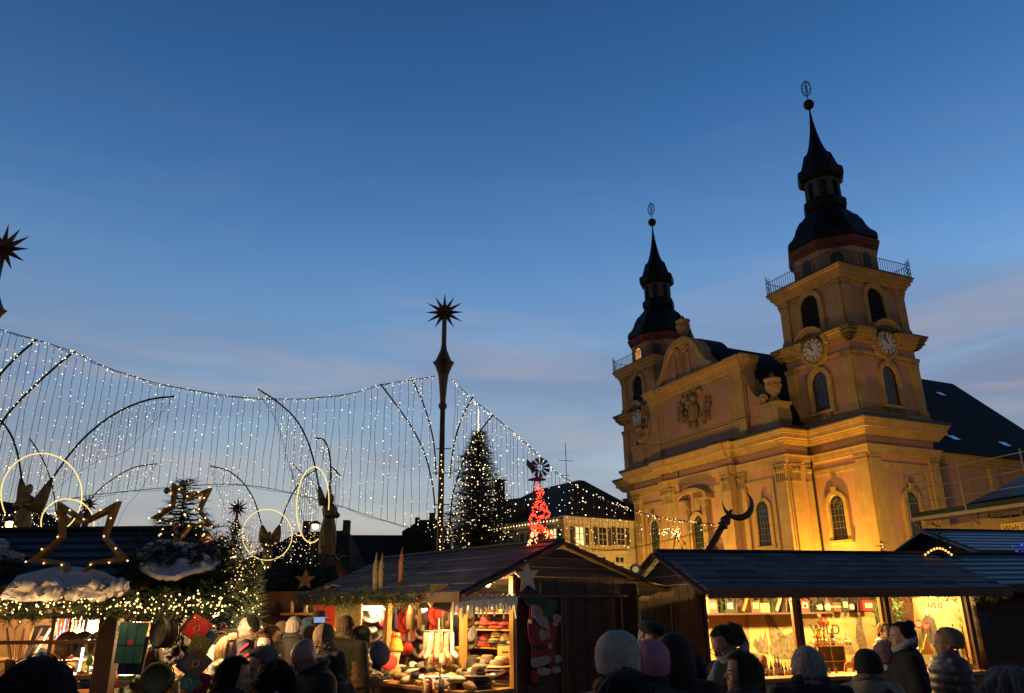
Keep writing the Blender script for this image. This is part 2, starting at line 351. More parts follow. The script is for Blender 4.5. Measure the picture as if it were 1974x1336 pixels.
def pilaster(parent, F, u, w, z0, z1, proud, cap='corinth', base=0.0):
    m = MB(); m.M = F
    m.box(u-w/2, u+w/2, base-.02, base+proud, z0, z1)
    m.box(u-w/2-.08, u+w/2+.08, base-.02, base+proud+.07, z0, z0+.3); m.box(u-w/2-.04, u+w/2+.04, base-.02, base+proud+.035, z0+.3, z0+.42)
    o = m.build('pilaster', M['ochre'], parent)
    c = MB(); c.M = F
    if cap == 'corinth':
        h = 1.05; zt = z1
        c.box(u-w/2-.04, u+w/2+.04, base, base+proud+.05, zt-h-.08, zt-h)
        for k in range(5): uu = u - w/2 + w*(k+.5)/5; c.box(uu-w*.06, uu+w*.06, base+proud-.01, base+proud+.05, zt-h, zt-.5)
        for k in range(4):
            uu = u - w/2 + w*(k+.5)/4
            c.sphere((uu, base+proud+.06, zt-.42), (.10, .09, .16), 7, 5); c.sphere((uu, base+proud+.11, zt-.33), (.07, .07, .06), 6, 4)
        for sgn in (-1, 1): c.tube([(u+sgn*(w/2 + .02 + .09*math.cos(t)), base+proud+.06, zt-.2+.09*math.sin(t)) for t in [x*.7 for x in range(9)]], .04, 5)
        c.box(u-w/2-.14, u+w/2+.14, base, base+proud+.14, zt-.1, zt)
    elif cap == 'ionic':
        c.box(u-w/2-.05, u+w/2+.05, base, base+proud+.05, z1-.5, z1-.4)
        for sgn in (-1, 1): c.lathe([(.13, -.06), (.15, 0), (.13, .06)], 10, (0,0,0)) if False else c.sphere((u+sgn*(w/2-.02), base+proud+.04, z1-.22), (.15, .1, .15), 8, 6)
        c.box(u-w/2-.1, u+w/2+.1, base, base+proud+.1, z1-.1, z1)
    else:
        c.box(u-w/2-.04, u+w/2+.04, base, base+proud+.04, z1-.34, z1-.27); c.box(u-w/2-.07, u+w/2+.07, base, base+proud+.07, z1-.14, z1)
    c.build('capital', M['stone'], o); return o
def panel(m, F, u0, u1, z0, z1, b=.22, proud=.05, base=0.0):
    """raised trim frame round a recessed plaster field"""
    m.M = F
    m.box(u0, u1, base-.01, base+proud, z1-b, z1); m.box(u0, u1, base-.01, base+proud, z0, z0+b)
    m.box(u0, u0+b, base-.01, base+proud, z0+b, z1-b); m.box(u1-b, u1, base-.01, base+proud, z0+b, z1-b)
ENT = [(10.35, 10.5, .22), (10.5, 10.78, .26), (10.78, 10.86, .34), (11.45, 11.55, .30), (11.55, 11.68, .38), (11.68, 11.82, .48), (11.82, 12.12, .66), (12.12, 12.26, .74), (12.26, 12.38, .82)]
def clock(parent, F, zc):
    m = MB(); m.M = F @ Matrix.Translation((0, .3, zc)) @ Matrix.Rotation(-math.pi/2, 4, 'X')
    # local: x=u, y=-> up after rotation, z = outwards
    m.lathe([(.84, -.32), (.84, .02), (.81, .05), (.785, .02), (.785, 0)], 36)
    o = m.build('clock', M['stone'], parent)
    dk = MB(); dk.M = m.M; dk.lathe([(.78, -.02), (.78, .004)], 36); dk.build('dial_ground', mat('brown_dial_ground', (.10,.06,.035), .7, .1), o)
    f = MB(); f.M = m.M
    for k in range(12):
        a0 = 2*math.pi*(k+.05)/12; a1 = 2*math.pi*(k+.95)/12
        q = [(.74*math.cos(a0), .74*math.sin(a0)), (.77*math.cos((a0+a1)/2), .77*math.sin((a0+a1)/2)), (.74*math.cos(a1), .74*math.sin(a1)), (.5*math.cos(a1), .5*math.sin(a1)), (.515*math.cos((a0+a1)/2), .515*math.sin((a0+a1)/2)), (.5*math.cos(a0), .5*math.sin(a0))]
        f.prism(q, (0, 0, .0), (1,0,0), (0,1,0), (0, 0, .03))
    f.prism([(.46*math.cos(2*math.pi*k/24), .46*math.sin(2*math.pi*k/24)) for k in range(24)], (0,0,0), (1,0,0), (0,1,0), (0,0,.035))
    fixn(f.build('clock_face', M['clockwhite'], o))
    h = MB(); h.M = m.M
    rom = {1: 'I', 2: 'II', 3: 'III', 4: 'IIII', 5: 'V', 6: 'VI', 7: 'VII', 8: 'VIII', 9: 'IX', 10: 'X', 11: 'XI', 12: 'XII'}
    for k, s_ in rom.items():
        a = math.pi/2 - 2*math.pi*k/12; R_ = Matrix.Rotation(a - math.pi/2, 4, 'Z'); n_c = len(s_)
        for i, ch in enumerate(s_):
            u = (i - (n_c-1)/2) * .055; hh = h.M; h.M = m.M @ R_
            if ch == 'I': h.bar((u, .56, .036), (u, .70, .036), .018, .012)
            elif ch == 'V': h.bar((u-.025, .70, .036), (u, .56, .036), .018, .012); h.bar((u+.025, .70, .036), (u, .56, .036), .012, .012)
            else: h.bar((u-.03, .70, .036), (u+.03, .56, .036), .018, .012); h.bar((u+.03, .70, .040), (u-.03, .56, .040), .012, .012)
            h.M = hh
    h.build('numerals', M['clockdark'], o)
    d = MB(); d.M = m.M
    for ang, L, w in ((math.pi/2 - 2*math.pi*4.45/12, .42, .06), (math.pi/2 - 2*math.pi*27/60, .60, .04)):
        d.bar((-.14*math.cos(ang), -.14*math.sin(ang), .06), (L*math.cos(ang), L*math.sin(ang), .06), w, .02)
    d.build('clock_hands', M['clockdark'], o)
    return o
# spire silhouette measured up the axis
SP = [(25.08, 2.95), (25.3, 3.12), (25.62, 3.12), (25.85, 3.02), (26.15, 2.72), (26.5, 2.52), (26.95, 2.36), (27.3, 2.16), (27.5, 2.04), (27.52, 1.94), (27.8, 1.72), (28.1, 1.46), (28.36, 1.34), (28.37, 1.46), (28.55, 1.52), (28.95, 1.52), (29.1, 1.42), (29.12, 1.18)]
SP2 = [(30.66, 1.18), (30.7, 1.38), (30.85, 1.6), (31.05, 1.66), (31.45, 1.66), (31.6, 1.58), (31.75, 1.36), (32.1, 1.24), (32.45, 1.14), (32.8, 1.04), (32.95, .99), (32.97, .9), (33.2, .74), (33.55, .60), (34.1, .45), (34.9, .29), (35.7, .17), (36.1, .12), (36.9, .06), (37.3, .05)]
def tower(y0, y1, near):
    x0, x1 = .0, 5.9; cx, cy = (x0+x1)/2, (y0+y1)/2; hx, hy = (x1-x0)/2, (y1-y0)/2
    body = MB(); body.k = 0
    body.box(x0, x1, y0, y1, 0, 12.4)
    body.box(x0+.05, x1-.05, y0+.05, y1-.05, 12.4, 18.3); body.box(x0+.12, x1-.12, y0+.12, y1-.12, 18.3, 22)
    t = body.build('tower', M['pink'], church)
    tr = MB(); ringbox(tr, x0, x1, y0, y1, [(0, 1.2, .12)] + ENT)
    ringbox(tr, x0, x1, y0, y1, [(12.5, 12.75, .22), (12.75, 13.0, .14)])
    ringbox(tr, x0, x1, y0, y1, [(18.3, 18.5, .1), (21.75, 21.9, .14), (21.9, 22.05, .2), (22.05, 22.3, .34), (22.3, 22.45, .46), (22.45, 22.52, .5)])
    faces = [((-1,0,0), (x0, cy), hy), ((0,-1,0), (cx, y0), hx), ((1,0,0), (x1, cy), hy), ((0,1,0), (cx, y1), hx)]
    for N, O, h in faces:
        F = frame((O[0], O[1], 0), N)
        # cornice under the belfry rides up over the clock
        for z0, z1, p in [(16.75, 16.9, .12), (17.5, 17.62, .2), (17.62, 17.8, .32), (17.8, 18.05, .46), (18.05, 18.2, .56), (18.2, 18.3, .62)]:
            tr.M = F
            if z0 < 17: tr.box(-h-p, -.95, -.2, p, z0, z1); tr.box(.95, h+p, -.2, p, z0, z1)
            else:
                tr.box(-h-p, -1.22, -.2, p, z0, z1); tr.box(1.22, h+p, -.2, p, z0, z1)
                ra, rb = .90 + (z0-17.5)*.72, .90 + (z1-17.5)*.72; n = 18
                A = [F @ Vector((ra*math.cos(math.pi*i/n)*1.0, -.2, 17.62 + ra*math.sin(math.pi*i/n))) for i in range(n+1)]
                B = [F @ Vector((rb*math.cos(math.pi*i/n)*1.0, -.2, 17.62 + rb*math.sin(math.pi*i/n))) for i in range(n+1)]
                tr.M = Matrix.Identity(4); tr.strip(A, B, F.to_3x3() @ Vector((0, .2+p, 0)))
        # round apron below the clock
        ra, rb = .9, 1.12; n = 14
        A = [F @ Vector((ra*math.cos(-math.pi*i/n), -.1, 17.6 + ra*math.sin(-math.pi*i/n))) for i in range(n+1)]
        B = [F @ Vector((rb*math.cos(-math.pi*i/n), -.1, 17.6 + rb*math.sin(-math.pi*i/n))) for i in range(n+1)]
        tr.M = Matrix.Identity(4); tr.strip(A, B, F.to_3x3() @ Vector((0, .3, 0)))
        panel(tr, F, -h+.75, h-.75, 1.4, 9.9, .36, .07)
        panel(tr, F, -h+.72, h-.72, 13.1, 16.6, .14, .035, -.05)
        panel(tr, F, -h+.8, h-.8, 18.6, 21.7, .12, .03, -.12)
    fixn(tr.build('cornice', M['ochre'], t))
    for pf in ([(12.38, 12.56, .90), (12.56, 12.62, .6)], [(18.3, 18.36, .66)], [(22.52, 22.56, .54)]): fl = MB(); ringbox(fl, x0, x1, y0, y1, pf); fl.build('flashing', M['flash'], t)
    vis = faces[:2] if near else faces[:1]
    for N, O, h in faces:
        F = frame((O[0], O[1], 0), N)
        for sgn in (-1, 1):
            pilaster(t, F, sgn*(h-.42), .84, 1.2, 10.35, .16, 'plain')
            pilaster(t, F, sgn*(h-.42), .74, 13.0, 16.78, .14, 'plain', -.05)
            pilaster(t, F, sgn*(h-.50), .72, 18.5, 21.78, .14, 'ionic', -.12)
        window(F, t, 1.15, 5.5, 8.2, .26, .2)
        w2 = window(F, t, 1.28, 13.5, 16.1, .32, .2, base=-.05)
        b = MB(); b.M = F; b.box(-.72, .72, -.05, .2, 13.38, 13.5); b.box(-.72, .72, -.05, .2, 12.86, 12.96)
        for k in range(6): b.lathe([(.05, 12.96), (.085, 13.08), (.04, 13.22), (.06, 13.38)], 7, (-.5 + k*.2, .1, 0))
        b.build('balustrade', M['stone'], w2)
        window(F, t, 1.5, 18.55, 21.45, .34, .2, kind='louvre', base=-.12)
        clock(t, F, 17.6)
    # railing round the gallery
    rl = MB(); e = .42; xa, xb, ya, yb = x0-e, x1+e, y0-e, y1+e; zb = 22.56
    cs = [(xa, ya), (xb, ya), (xb, yb), (xa, yb)]
    for i in range(4):
        (ax, ay), (bx, by) = cs[i], cs[(i+1) % 4]
        rl.bar((ax, ay, zb+.95), (bx, by, zb+.95), .035); rl.bar((ax, ay, zb+.1), (bx, by, zb+.1), .03)
        for k in range(31): f = k/31; rl.bar((ax+(bx-ax)*f, ay+(by-ay)*f, zb), (ax+(bx-ax)*f, ay+(by-ay)*f, zb+.95), .022)
        for q in range(2):
            sx = (bx-ax)/max(abs(bx-ax), abs(by-ay)) * .22 * (1 if q else 1); sy = (by-ay)/max(abs(bx-ax), abs(by-ay)) * .22
            ox, oy = (ax, ay) if q == 0 else (bx, by); s_ = 1 if q == 0 else -1
            for rr, zz in ((.16, .3), (.13, .62), (.10, 1.12)):
                rl.tube([(ox+s_*sx*(1+.6*math.cos(t_)), oy+s_*sy*(1+.6*math.cos(t_)), zb+zz+rr*math.sin(t_)) for t_ in [x*.8 for x in range(8)]], .022, 4)
        rl.tube([(ax, ay, zb), (ax, ay, zb+1.45)], .03, 5)
    rl.build('gallery_railing', M['darkmetal'], church)
    # octagon drum
    d = MB(); d.lathe([(2.82, 22.5), (2.82, 24.75)], 8, (cx, cy, 0), R(22.5)); dr = d.build('drum', M['pink'], church)
    dc = MB(); dc.lathe([(2.84, 24.45), (2.9, 24.5), (2.94, 24.62), (3.06, 24.7), (3.08, 24.85), (3.16, 24.95), (3.16, 25.1)], 8, (cx, cy, 0), R(22.5)); dc.build('drum_cornice', M['eavered'], dr)
    ap = 2.82*math.cos(R(22.5))
    for k in range(8):
        a = math.pi/4*k; N_ = (math.cos(a), math.sin(a), 0); F = frame((cx+N_[0]*ap, cy+N_[1]*ap, 0), N_)
        lit = (not near) and k == 5
        window(F, dr, .82, 22.75, 24.1, .12, .06, key=False, lit=(not near) and k in (4,))
    s_ = MB(); s_.lathe([(r, z) for z, r in SP], 8, (cx, cy, 0), R(22.5)); s_.lathe([(r, z) for z, r in SP2], 8, (cx, cy, 0), R(22.5))
    spi = uvbox(s_.build('spire', M['slate'], church))
    l = MB(); l.lathe([(1.0, 29.05), (1.0, 30.7)], 8, (cx, cy, 0), R(22.5)); l.build('lantern_core', M['louvre'], spi)
    lp = MB()
    for k in range(8):
        a = R(22.5) + math.pi/4*k; lp.tube([(cx+1.14*math.cos(a), cy+1.14*math.sin(a), 29.05), (cx+1.14*math.cos(a), cy+1.14*math.sin(a), 30.7)], .12, 6)
        a2 = math.pi/4*k; F = frame((cx+1.1*math.cos(a2), cy+1.1*math.sin(a2), 0), (math.cos(a2), math.sin(a2), 0))
        A = [F @ Vector(p) for p in P3(archline(.46, 29.1, 30.5), 0)]; B = [F @ Vector(p) for p in P3([(.42*(1 if u > 0 else -1) if abs(u) > .2 else u*1.8, 30.7 if abs(u) < .2 or z > 30.2 else z) for u, z in archline(.46, 29.1, 30.5)], 0)]
        lp.strip(A, B, F.to_3x3() @ Vector((0, .05, 0)))
    fixn(lp.build('lantern_arcade', mat('weathered_lantern_timber', (.07, .06, .055), .7), spi))
    o = MB(); o.sphere((cx, cy, 37.5), .40, 14, 10); o.build('orb', M['darkmetal'], spi, True)
    v = MB(); v.tube([(cx, cy, 37.8), (cx, cy, 39.6)], .035, 5)
    wr = random.Random(3); rx, ry = math.cos(R(115)), math.sin(R(115))
    def vp(a, rr=1): return (cx + .30*rr*math.cos(a)*.64, cy - .30*rr*math.cos(a)*.77, 38.95 + .62*rr*math.sin(a))
    v.tube([vp(2*math.pi*k/16) for k in range(16)], .035, 4, close=True)
    for k in range(14): a = 2*math.pi*k/14; p = Vector(vp(a)); q = Vector(vp(a+.35, 1.25)); v.tube([p, q], .022, 4); v.tube([p, vp(a-.3, .8)], .02, 4)
    for sgn in (-1, 1): v.tube([(cx+sgn*.64*.12*math.sin(t_), cy-sgn*.77*.12*math.sin(t_), 38.55+.09*t_) for t_ in range(9)], .025, 4)
    v.build('weathervane', M['darkmetal'], spi)
    return t
TN = tower(0, 5.5, True); TF = tower(20.4, 25.9, False)
# nave
nv = MB(); nv.box(5.8, 33, 1.0, 25, 0, 10.9); nw = nv.build('nave', M['pink'], church)
nc = MB(); nc.box(5.8, 33.2, .8, 25.2, 10.35, 10.6); nc.box(5.8, 33.3, .65, 25.3, 10.6, 10.8); nc.box(5.8, 33.4, .5, 25.4, 10.8, 11.0)
for xx in (12.2, 18.4, 24.5): nc.box(xx, xx+.9, .85, 25.1, 0, 10.35)
nc.build('eaves_cornice', M['ochre'], nw)
rf = MB(); E0, E1, RZ = .25, 25.65, 21.2
rf.add([(5.7, E0, 11), (21.5, E0, 11), (34, E1, 11), (5.7, E1, 11), (5.7, 13, RZ), (28.2, 13, RZ)], [(0,1,5,4), (1,2,5), (2,3,4,5), (0,4,3), (0,3,2,1)])
zq = 11 + (5.3-E0)/(13-E0)*(RZ-11)
rf.add([(-1.1, 5.3, zq), (5.7, 5.3, zq), (5.7, 13, RZ), (-1.1, 13, RZ), (-1.1, 20.6, zq), (5.7, 20.6, zq)], [(0,1,2,3), (3,2,5,4), (0,3,4), (1,5,2), (0,4,5,1)])
rf.box(.3, 5.7, 4.9, 21.0, 12.55, zq-.02)
nr = fixn(rf.build('nave_roof', M['tile_dark'], church)); uvbox(nr)
rn = Vector((0, -(RZ-11), 13-E0)).normalized()
for px, py in ((1465, 709), (1813, 761), (1838, 846), (1936, 858)):
    p = ch_ray(px, py, (0, E0, 11), rn); up = Vector((0, 13-E0, RZ-11)).normalized()
    s_ = MB(); s_.prism([(-.36, -.3), (.36, -.3), (.36, .3), (-.36, .3)], p + rn*.0, (1,0,0), up, rn*.1); fixn(s_.build('skylight', M['skyglass'], nr))
# ---- central block
CX = -2.1
cb = MB(); cb.box(CX, 6, 4.4, 21.5, 0, 12.4); cb.box(CX-.4, 0, 9.1, 16.8, 0, 12.4); cbo = cb.build('facade_wall', M['pink'], church)
ce = MB()
ringbox(ce, CX, 5.8, 4.4, 21.5, [(0, 1.3, .15)] + ENT); ringbox(ce, CX-.4, 0, 9.1, 16.8, [(0, 1.3, .15)] + [(a-.004, b+.004, p) for a, b, p in ENT])
F = frame((CX, 12.95, 0), (-1, 0, 0))
for s_ in (-1, 1):
    a, b = sorted((s_*(12.95-9.1), s_*(12.95-5.6)))
    panel(ce, F, a+.1, b-.0, 1.6, 9.6, .3, .08)
Fc = frame((CX-.4, 12.95, 0), (-1, 0, 0)); panel(ce, Fc, -2.75, 2.75, 1.6, 9.8, .32, .08)
# broken-forward blocks of entablature above the outer pilasters
for u in (-3.35, 3.35):
    ce.M = Fc
    for a, b, p in ENT: ce.box(u-.5-p*.2, u+.5+p*.2, 0, p+.16, a+.006, b-.006)
fixn(ce.build('entablature', M['ochre'], cbo))
ff = MB(); ringbox(ff, CX, 5.8, 4.4, 21.5, [(12.38, 12.564, .9), (12.564, 12.62, .6)]); ringbox(ff, CX-.4, 0, 9.1, 16.8, [(12.384, 12.568, .9), (12.568, 12.624, .6)]); ff.build('flashing', M['flash'], cbo)
for u in (-3.35, 3.35): pilaster(cbo, Fc, u, .86, 1.3, 10.3, .2)
for u in (-2.8, 2.8): pilaster(cbo, Fc, u, .34, 1.3, 10.3, .1, 'plain')
for u in (-8.05, 8.05): pilaster(cbo, F, u, .86, 1.3, 10.3, .2)
for u in (-4.35, 4.35): pilaster(cbo, F, u, .7, 1.3, 10.3, .12)
Fs = frame((-1.05, 4.4, 0), (0, -1, 0)); pilaster(cbo, Fs, .55, .8, 1.3, 10.3, .16); pilaster(cbo, Fs, -.65, .5, 1.3, 10.3, .1)
for u in (-6.0, 6.0): window(F, cbo, 1.12, 5.4, 8.25, .26, cx=u)
# portal with broken segmental hood
pw = window(Fc, cbo, 1.25, 4.2, 8.0, .2, .3, key=False, name='portal_window')
pt = MB(); pt.M = Fc
for s_ in (-1, 1):
    pt.box(s_*1.05-.22, s_*1.05+.22, 0, .42, 3.4, 8.5); pt.box(s_*1.05-.32, s_*1.05+.32, 0, .52, 8.5, 8.95); pt.box(s_*1.3-.5, s_*1.3+.5, 0, .62, 8.95, 9.1)
A = [Fc @ Vector((1.75*math.cos(math.pi*i/12)*1.02, 0, 9.1+.75*math.sin(math.pi*i/12))) for i in range(13)]; B = [Fc @ Vector((1.6*math.cos(math.pi*i/12)*.95, 0, 9.1+.52*math.sin(math.pi*i/12))) for i in range(13)]
pt.box(-.5, .5, 0, .3, 8.3, 9.2); pt.M = Matrix.Identity(4); pt.strip(A, B, (-.7, 0, 0)); fixn(pt.build('portal_hood', M['stone'], pw))
def figure(parent, name, O, s, wings=False, seed=0, lean=.0, m=None, F_=F):
    """robed stone figure in a half-seated pose, one fused mesh"""
    r_ = random.Random(seed); q = MB(); q.M = F_ @ Matrix.Translation(O) @ Matrix.Rotation(lean, 4, 'Y') @ Matrix.Scale(s, 4)
    q.loft([(0,0,0,.32,.26), (.02,.02,.3,.36,.3), (.05,.04,.62,.27,.25), (.03,0,.95,.2,.17), (0,0,1.2,.25,.17), (0,0,1.38,.1,.1), (0,.02,1.5,.1,.12), (0,.03,1.62,.13,.14), (0,.02,1.76,.1,.11), (0,0,1.84,.03,.03)], 12)
    q.tube([(.2,0,1.3), (.42,.12,1.12), (.55,.2,1.3+.2*r_.random())], [.08,.07,.05], 7); q.tube([(-.2,0,1.3), (-.38,.16,1.05), (-.25,.3,.85)], [.08,.07,.05], 7)
    q.tube([(.1,.1,.65), (.35,.35,.6), (.42,.35,.1)], [.15,.12,.07], 7); q.tube([(-.12,.1,.6), (-.2,.42,.5), (-.32,.4,.0)], [.15,.12,.07], 7)
    for k in range(6): a = k*1.05+r_.random(); q.tube([(.25*math.cos(a),.22*math.sin(a),.9), (.34*math.cos(a+.2),.3*math.sin(a+.2),.45), (.3*math.cos(a),.28*math.sin(a),.0)], .05, 5)
    if wings:
        for s_ in (-1, 1): q.tube([(s_*.1,-.12,1.25), (s_*.4,-.2,1.6), (s_*.65,-.2,1.45), (s_*.72,-.15,1.0), (s_*.6,-.1,.6)], [.07,.13,.16,.15,.04], 6)
    return q
def fuse(q, name, m, parent, vox=.05):
    o = q.build(name, m, parent, True); md = o.modifiers.new('fuse', 'REMESH'); md.mode = 'VOXEL'; md.voxel_size = vox; md.use_smooth_shade = True
    return apply_mods(o)
for u, sgn in ((-1.5, 1), (1.5, -1)): fuse(figure(pw, 'seated_statue', (u, .45, 4.3), 1.0, False, int(u*10), .1*sgn, F_=Fc), 'portal_statue', M['stone'], church)
# ---- attic and gable
at_ = MB(); GX = CX + .15
at_.box(GX, GX+1.0, 4.6, 21.3, 12.5, 13.85); at_.box(GX-.12, GX+1.1, 7.4, 18.5, 12.5, 17.6)
Fg = frame((GX-.12, 12.95, 0), (-1, 0, 0)); Fa = frame((GX, 12.95, 0), (-1, 0, 0))
ped = [(5.3, 17.6), (4.6, 18.75), (3.9, 18.95), (3.1, 19.45), (2.45, 20.25), (1.85, 21.0), (1.1, 21.45), (0, 21.55)]
ped = [(5.35, 17.6), (5.3, 18.35), (4.4, 18.6), (3.6, 19.05), (2.9, 19.8), (2.3, 20.65), (1.6, 21.25), (.8, 21.55), (0, 21.6)]
PCU = 1.05
def pside(sg):   # crest curve from the shoulder to the apex, on one side of the off-centre crest
    return [(PCU + sg*u*(.80 if sg > 0 else .84), z) for u, z in ped[2:]]
full = [(5.35, 17.6), (5.3, 18.35)] + pside(1) + pside(-1)[::-1][1:] + [(-5.3, 18.35), (-5.35, 17.6)]
at_.M = Fg; at_.prism(full, (0, -1.1, 0), (1,0,0), (0,0,1), (0, 1.08, 0))
for s_ in (-1, 1): at_.prism([(s_*5.5, 13.8), (s_*5.5, 17.3), (s_*5.85, 16.2), (s_*6.25, 15.45), (s_*6.8, 15.0), (s_*7.3, 14.9), (s_*7.6, 14.5), (s_*7.6, 13.8)], (0, -.9, 0), (1,0,0), (0,0,1), (0, .75, 0))
ga = fixn(at_.build('gable', M['pink'], church))
gt = MB(); gt.M = Fg
GE = [(17.35, 17.5, .12), (17.5, 17.85, .18), (17.85, 18.0, .3), (18.0, 18.2, .42), (18.2, 18.36, .52)]
for a, b, p in GE: gt.box(-5.55-p, 5.55+p, -1.1, p, a, b)
for s_ in (-1, 1):
    for a, b, p in GE: gt.box(s_*4.95-.6-p*.3, s_*4.95+.6+p*.3, 0, p+.14, a+.005, b-.005)
    gt.box(s_*4.95-.5, s_*4.95+.5, 0, .14, 13.95, 17.35); gt.box(s_*4.3-.14, s_*4.3+.14, 0, .07, 13.95, 17.35); gt.box(s_*4.95-.6, s_*4.95+.6, 0, .22, 12.6, 13.9)
    gt.box(s_*4.95-.66, s_*4.95+.66, 0, .3, 13.75, 13.9)
    c0 = [(s_*5.5, 17.3), (s_*5.85, 16.2), (s_*6.25, 15.45), (s_*6.8, 15.0), (s_*7.3, 14.9)]; c0 = smoothpts(c0, 12)
    A = [Fg @ Vector((u, -.95, z)) for u, z in c0]; B = [Fg @ Vector((u - s_*.0, -.95, z-.28)) for u, z in c0]; mm = gt.M; gt.M = Matrix.Identity(4); gt.strip(A, B, Fg.to_3x3() @ Vector((0, 1.0, 0))); gt.M = mm
    gt.tube([(s_*(7.15 + .42*(1-t_/22)*math.cos(-s_*0+t_*.55)), .05, 14.75 + .42*(1-t_/22)*math.sin(t_*.55)) for t_ in range(20)], .09, 5)
    gt.box(min(s_*6.9, s_*8.4), max(s_*6.9, s_*8.4), -1.0, .12, 12.5, 14.25); gt.box(min(s_*6.9, s_*8.5)-.04, max(s_*6.9, s_*8.5)+.04, -1.1, .24, 14.25, 14.42)
    panel(gt, Fa, min(s_*5.7, s_*7.0), max(s_*5.7, s_*7.0), 12.7, 13.8, .12, .05); gt.M = Fg
    gt.tube([(PCU+s_*(.55+.34*(1-t_/22)*math.cos(t_*.55)), .1, 20.75+.34*(1-t_/22)*math.sin(t_*.55)) for t_ in range(20)], .08, 5)
    gt.prism([(PCU+s_*.95, 20.4), (PCU+s_*1.1, 18.5), (PCU+s_*.75, 18.5), (PCU+s_*.7, 20.4)], (0, 0, 0), (1,0,0), (0,0,1), (0, .15, 0))
gt.box(-4.3, 4.3, 0, .16, 12.6, 12.72); gt.box(-4.3, 4.3, 0, .16, 13.7, 13.85); panel(gt, Fg, -4.2, 4.2, 12.75, 13.68, .12, .06)
panel(gt, Fg, -4.16, 4.16, 13.95, 17.3, .14, .06)
gt.tube([(PCU+.28*math.sin(t_*.9), .06, 19.0+.09*t_) for t_ in range(14)], .05, 5); gt.tube([(PCU-.28*math.sin(t_*.9), .06, 19.0+.09*t_) for t_ in range(14)], .05, 5)
for s_ in (-1, 1):
    pl = smoothpts([(s_*5.3, 18.35)]*(s_ > 0) + pside(s_), 22); A = [Fg @ Vector((u, -1.15, z+.12)) for u, z in pl]; B = [Fg @ Vector((PCU+(u-PCU)*.92, -1.15, z-.38)) for u, z in pl]
    gt.M = Matrix.Identity(4); gt.strip(A, B, Fg.to_3x3() @ Vector((0, 1.4, 0))); gt.M = Fg
fixn(gt.build('gable_mouldings', M['ochre'], ga))
gb = MB(); gb.M = Fg
pl = smoothpts(pside(1) + pside(-1)[::-1][1:], 40)
A = [Fg @ Vector((u, -3.0, z+.16)) for u, z in pl]; B = [Fg @ Vector((u, -3.0, z-.1)) for u, z in pl]; gb.M = Matrix.Identity(4); gb.strip(A, B, Fg.to_3x3() @ Vector((0, 1.9, 0)))
# slate slopes behind the volutes
for s_ in (-1, 1):
    c0 = smoothpts([(s_*5.4, 18.2), (s_*5.6, 17.3), (s_*5.95, 16.2), (s_*6.35, 15.5), (s_*6.9, 15.05), (s_*7.6, 14.8), (s_*8.4, 13.0)], 14)
    A = [Fg @ Vector((u, -4.2, z)) for u, z in c0]; B = [Fg @ Vector((u, -4.2, z-.3)) for u, z in c0]; gb.strip(A, B, Fg.to_3x3() @ Vector((0, 3.2, 0)))
uvbox(fixn(gb.build('gable_back_roof', M['slate'], church)))
def urn(loc, s=1.0, F_=Fg):
    q = MB(); q.M = F_ @ Matrix.Translation(loc) @ Matrix.Scale(s, 4)
    q.box(-.36, .36, -.36, .36, 0, .12)
    q.lathe([(.34,.12), (.36,.2), (.24,.34), (.17,.42), (.2,.5), (.34,.62), (.42,.85), (.46,1.1), (.40,1.25), (.48,1.34), (.52,1.42), (.5,1.5), (.3,1.52), (.16,1.6), (.12,1.78), (.03,1.88)], 14, wob=lambda a, z: 1+.06*math.cos(7*a)*(1 if .5 < z < 1.3 else 0))
    for k in range(7): a = k*.9; q.sphere((.42*math.cos(a), .42*math.sin(a), 1.05), .11, 6, 4)
    q.build('urn', M['stone'], church, True)
urn((-7.7, -.45, 14.42), 1.15); urn((7.7, -.45, 14.42), 1.0); urn((PCU, -.4, 21.6), 1.15)
st = figure(None, 's', (-6.35, -.9, 15.0), .95, False, 5, .3, F_=Fg); fuse(st, 'gable_statue', M['stone'], church)
st = figure(None, 's', (6.45, -.4, 15.05), 1.05, False, 9, .2, F_=Fg); st.tube([(-1.0, .3, .9), (.0, .35, 2.1)], .05, 5); st.tube([(-.35, .3, 1.9), (.1, .35, 1.55)], .05, 5); fuse(st, 'gable_statue', M['stone'], church)
rel = MB(); fr = []
for dx, dz, le, sd_ in ((-1.35, 14.7, -.35, 2), (1.05, 15.1, .3, 4), (.1, 16.0, .1, 8)):
    q = figure(None, 'r', (dx, .12, dz), .95 if dz < 16 else .7, dz > 15, sd_, le, F_=Fg); b = len(rel.v); rel.v += q.v; rel.f += [tuple(i+b for i in f_) for f_ in q.f]; rel.mi += q.mi
rel.M = Fg; rel.sphere((-.1, .2, 15.6), (.55, .22, .7), 14, 10); rel.sphere((-.1, .3, 15.6), (.38, .22, .5), 14, 10); rel.sphere((-.15, .2, 16.6), (.35, .2, .3), 10, 6); rel.sphere((-.05, .2, 14.6), (.3, .2, .35), 8, 6)
rr = random.Random(5)
for k in range(22): rel.sphere((rr.uniform(-1.5, 1.4), .15, rr.uniform(14.4, 17.2)), (rr.uniform(.1,.26), .16, rr.uniform(.08,.24)), 7, 5)
fuse(rel, 'coat_of_arms_relief', mat('weathered_relief_stone', (.25, .17, .085), .8, .4, 4, .4, 15), church, .045)
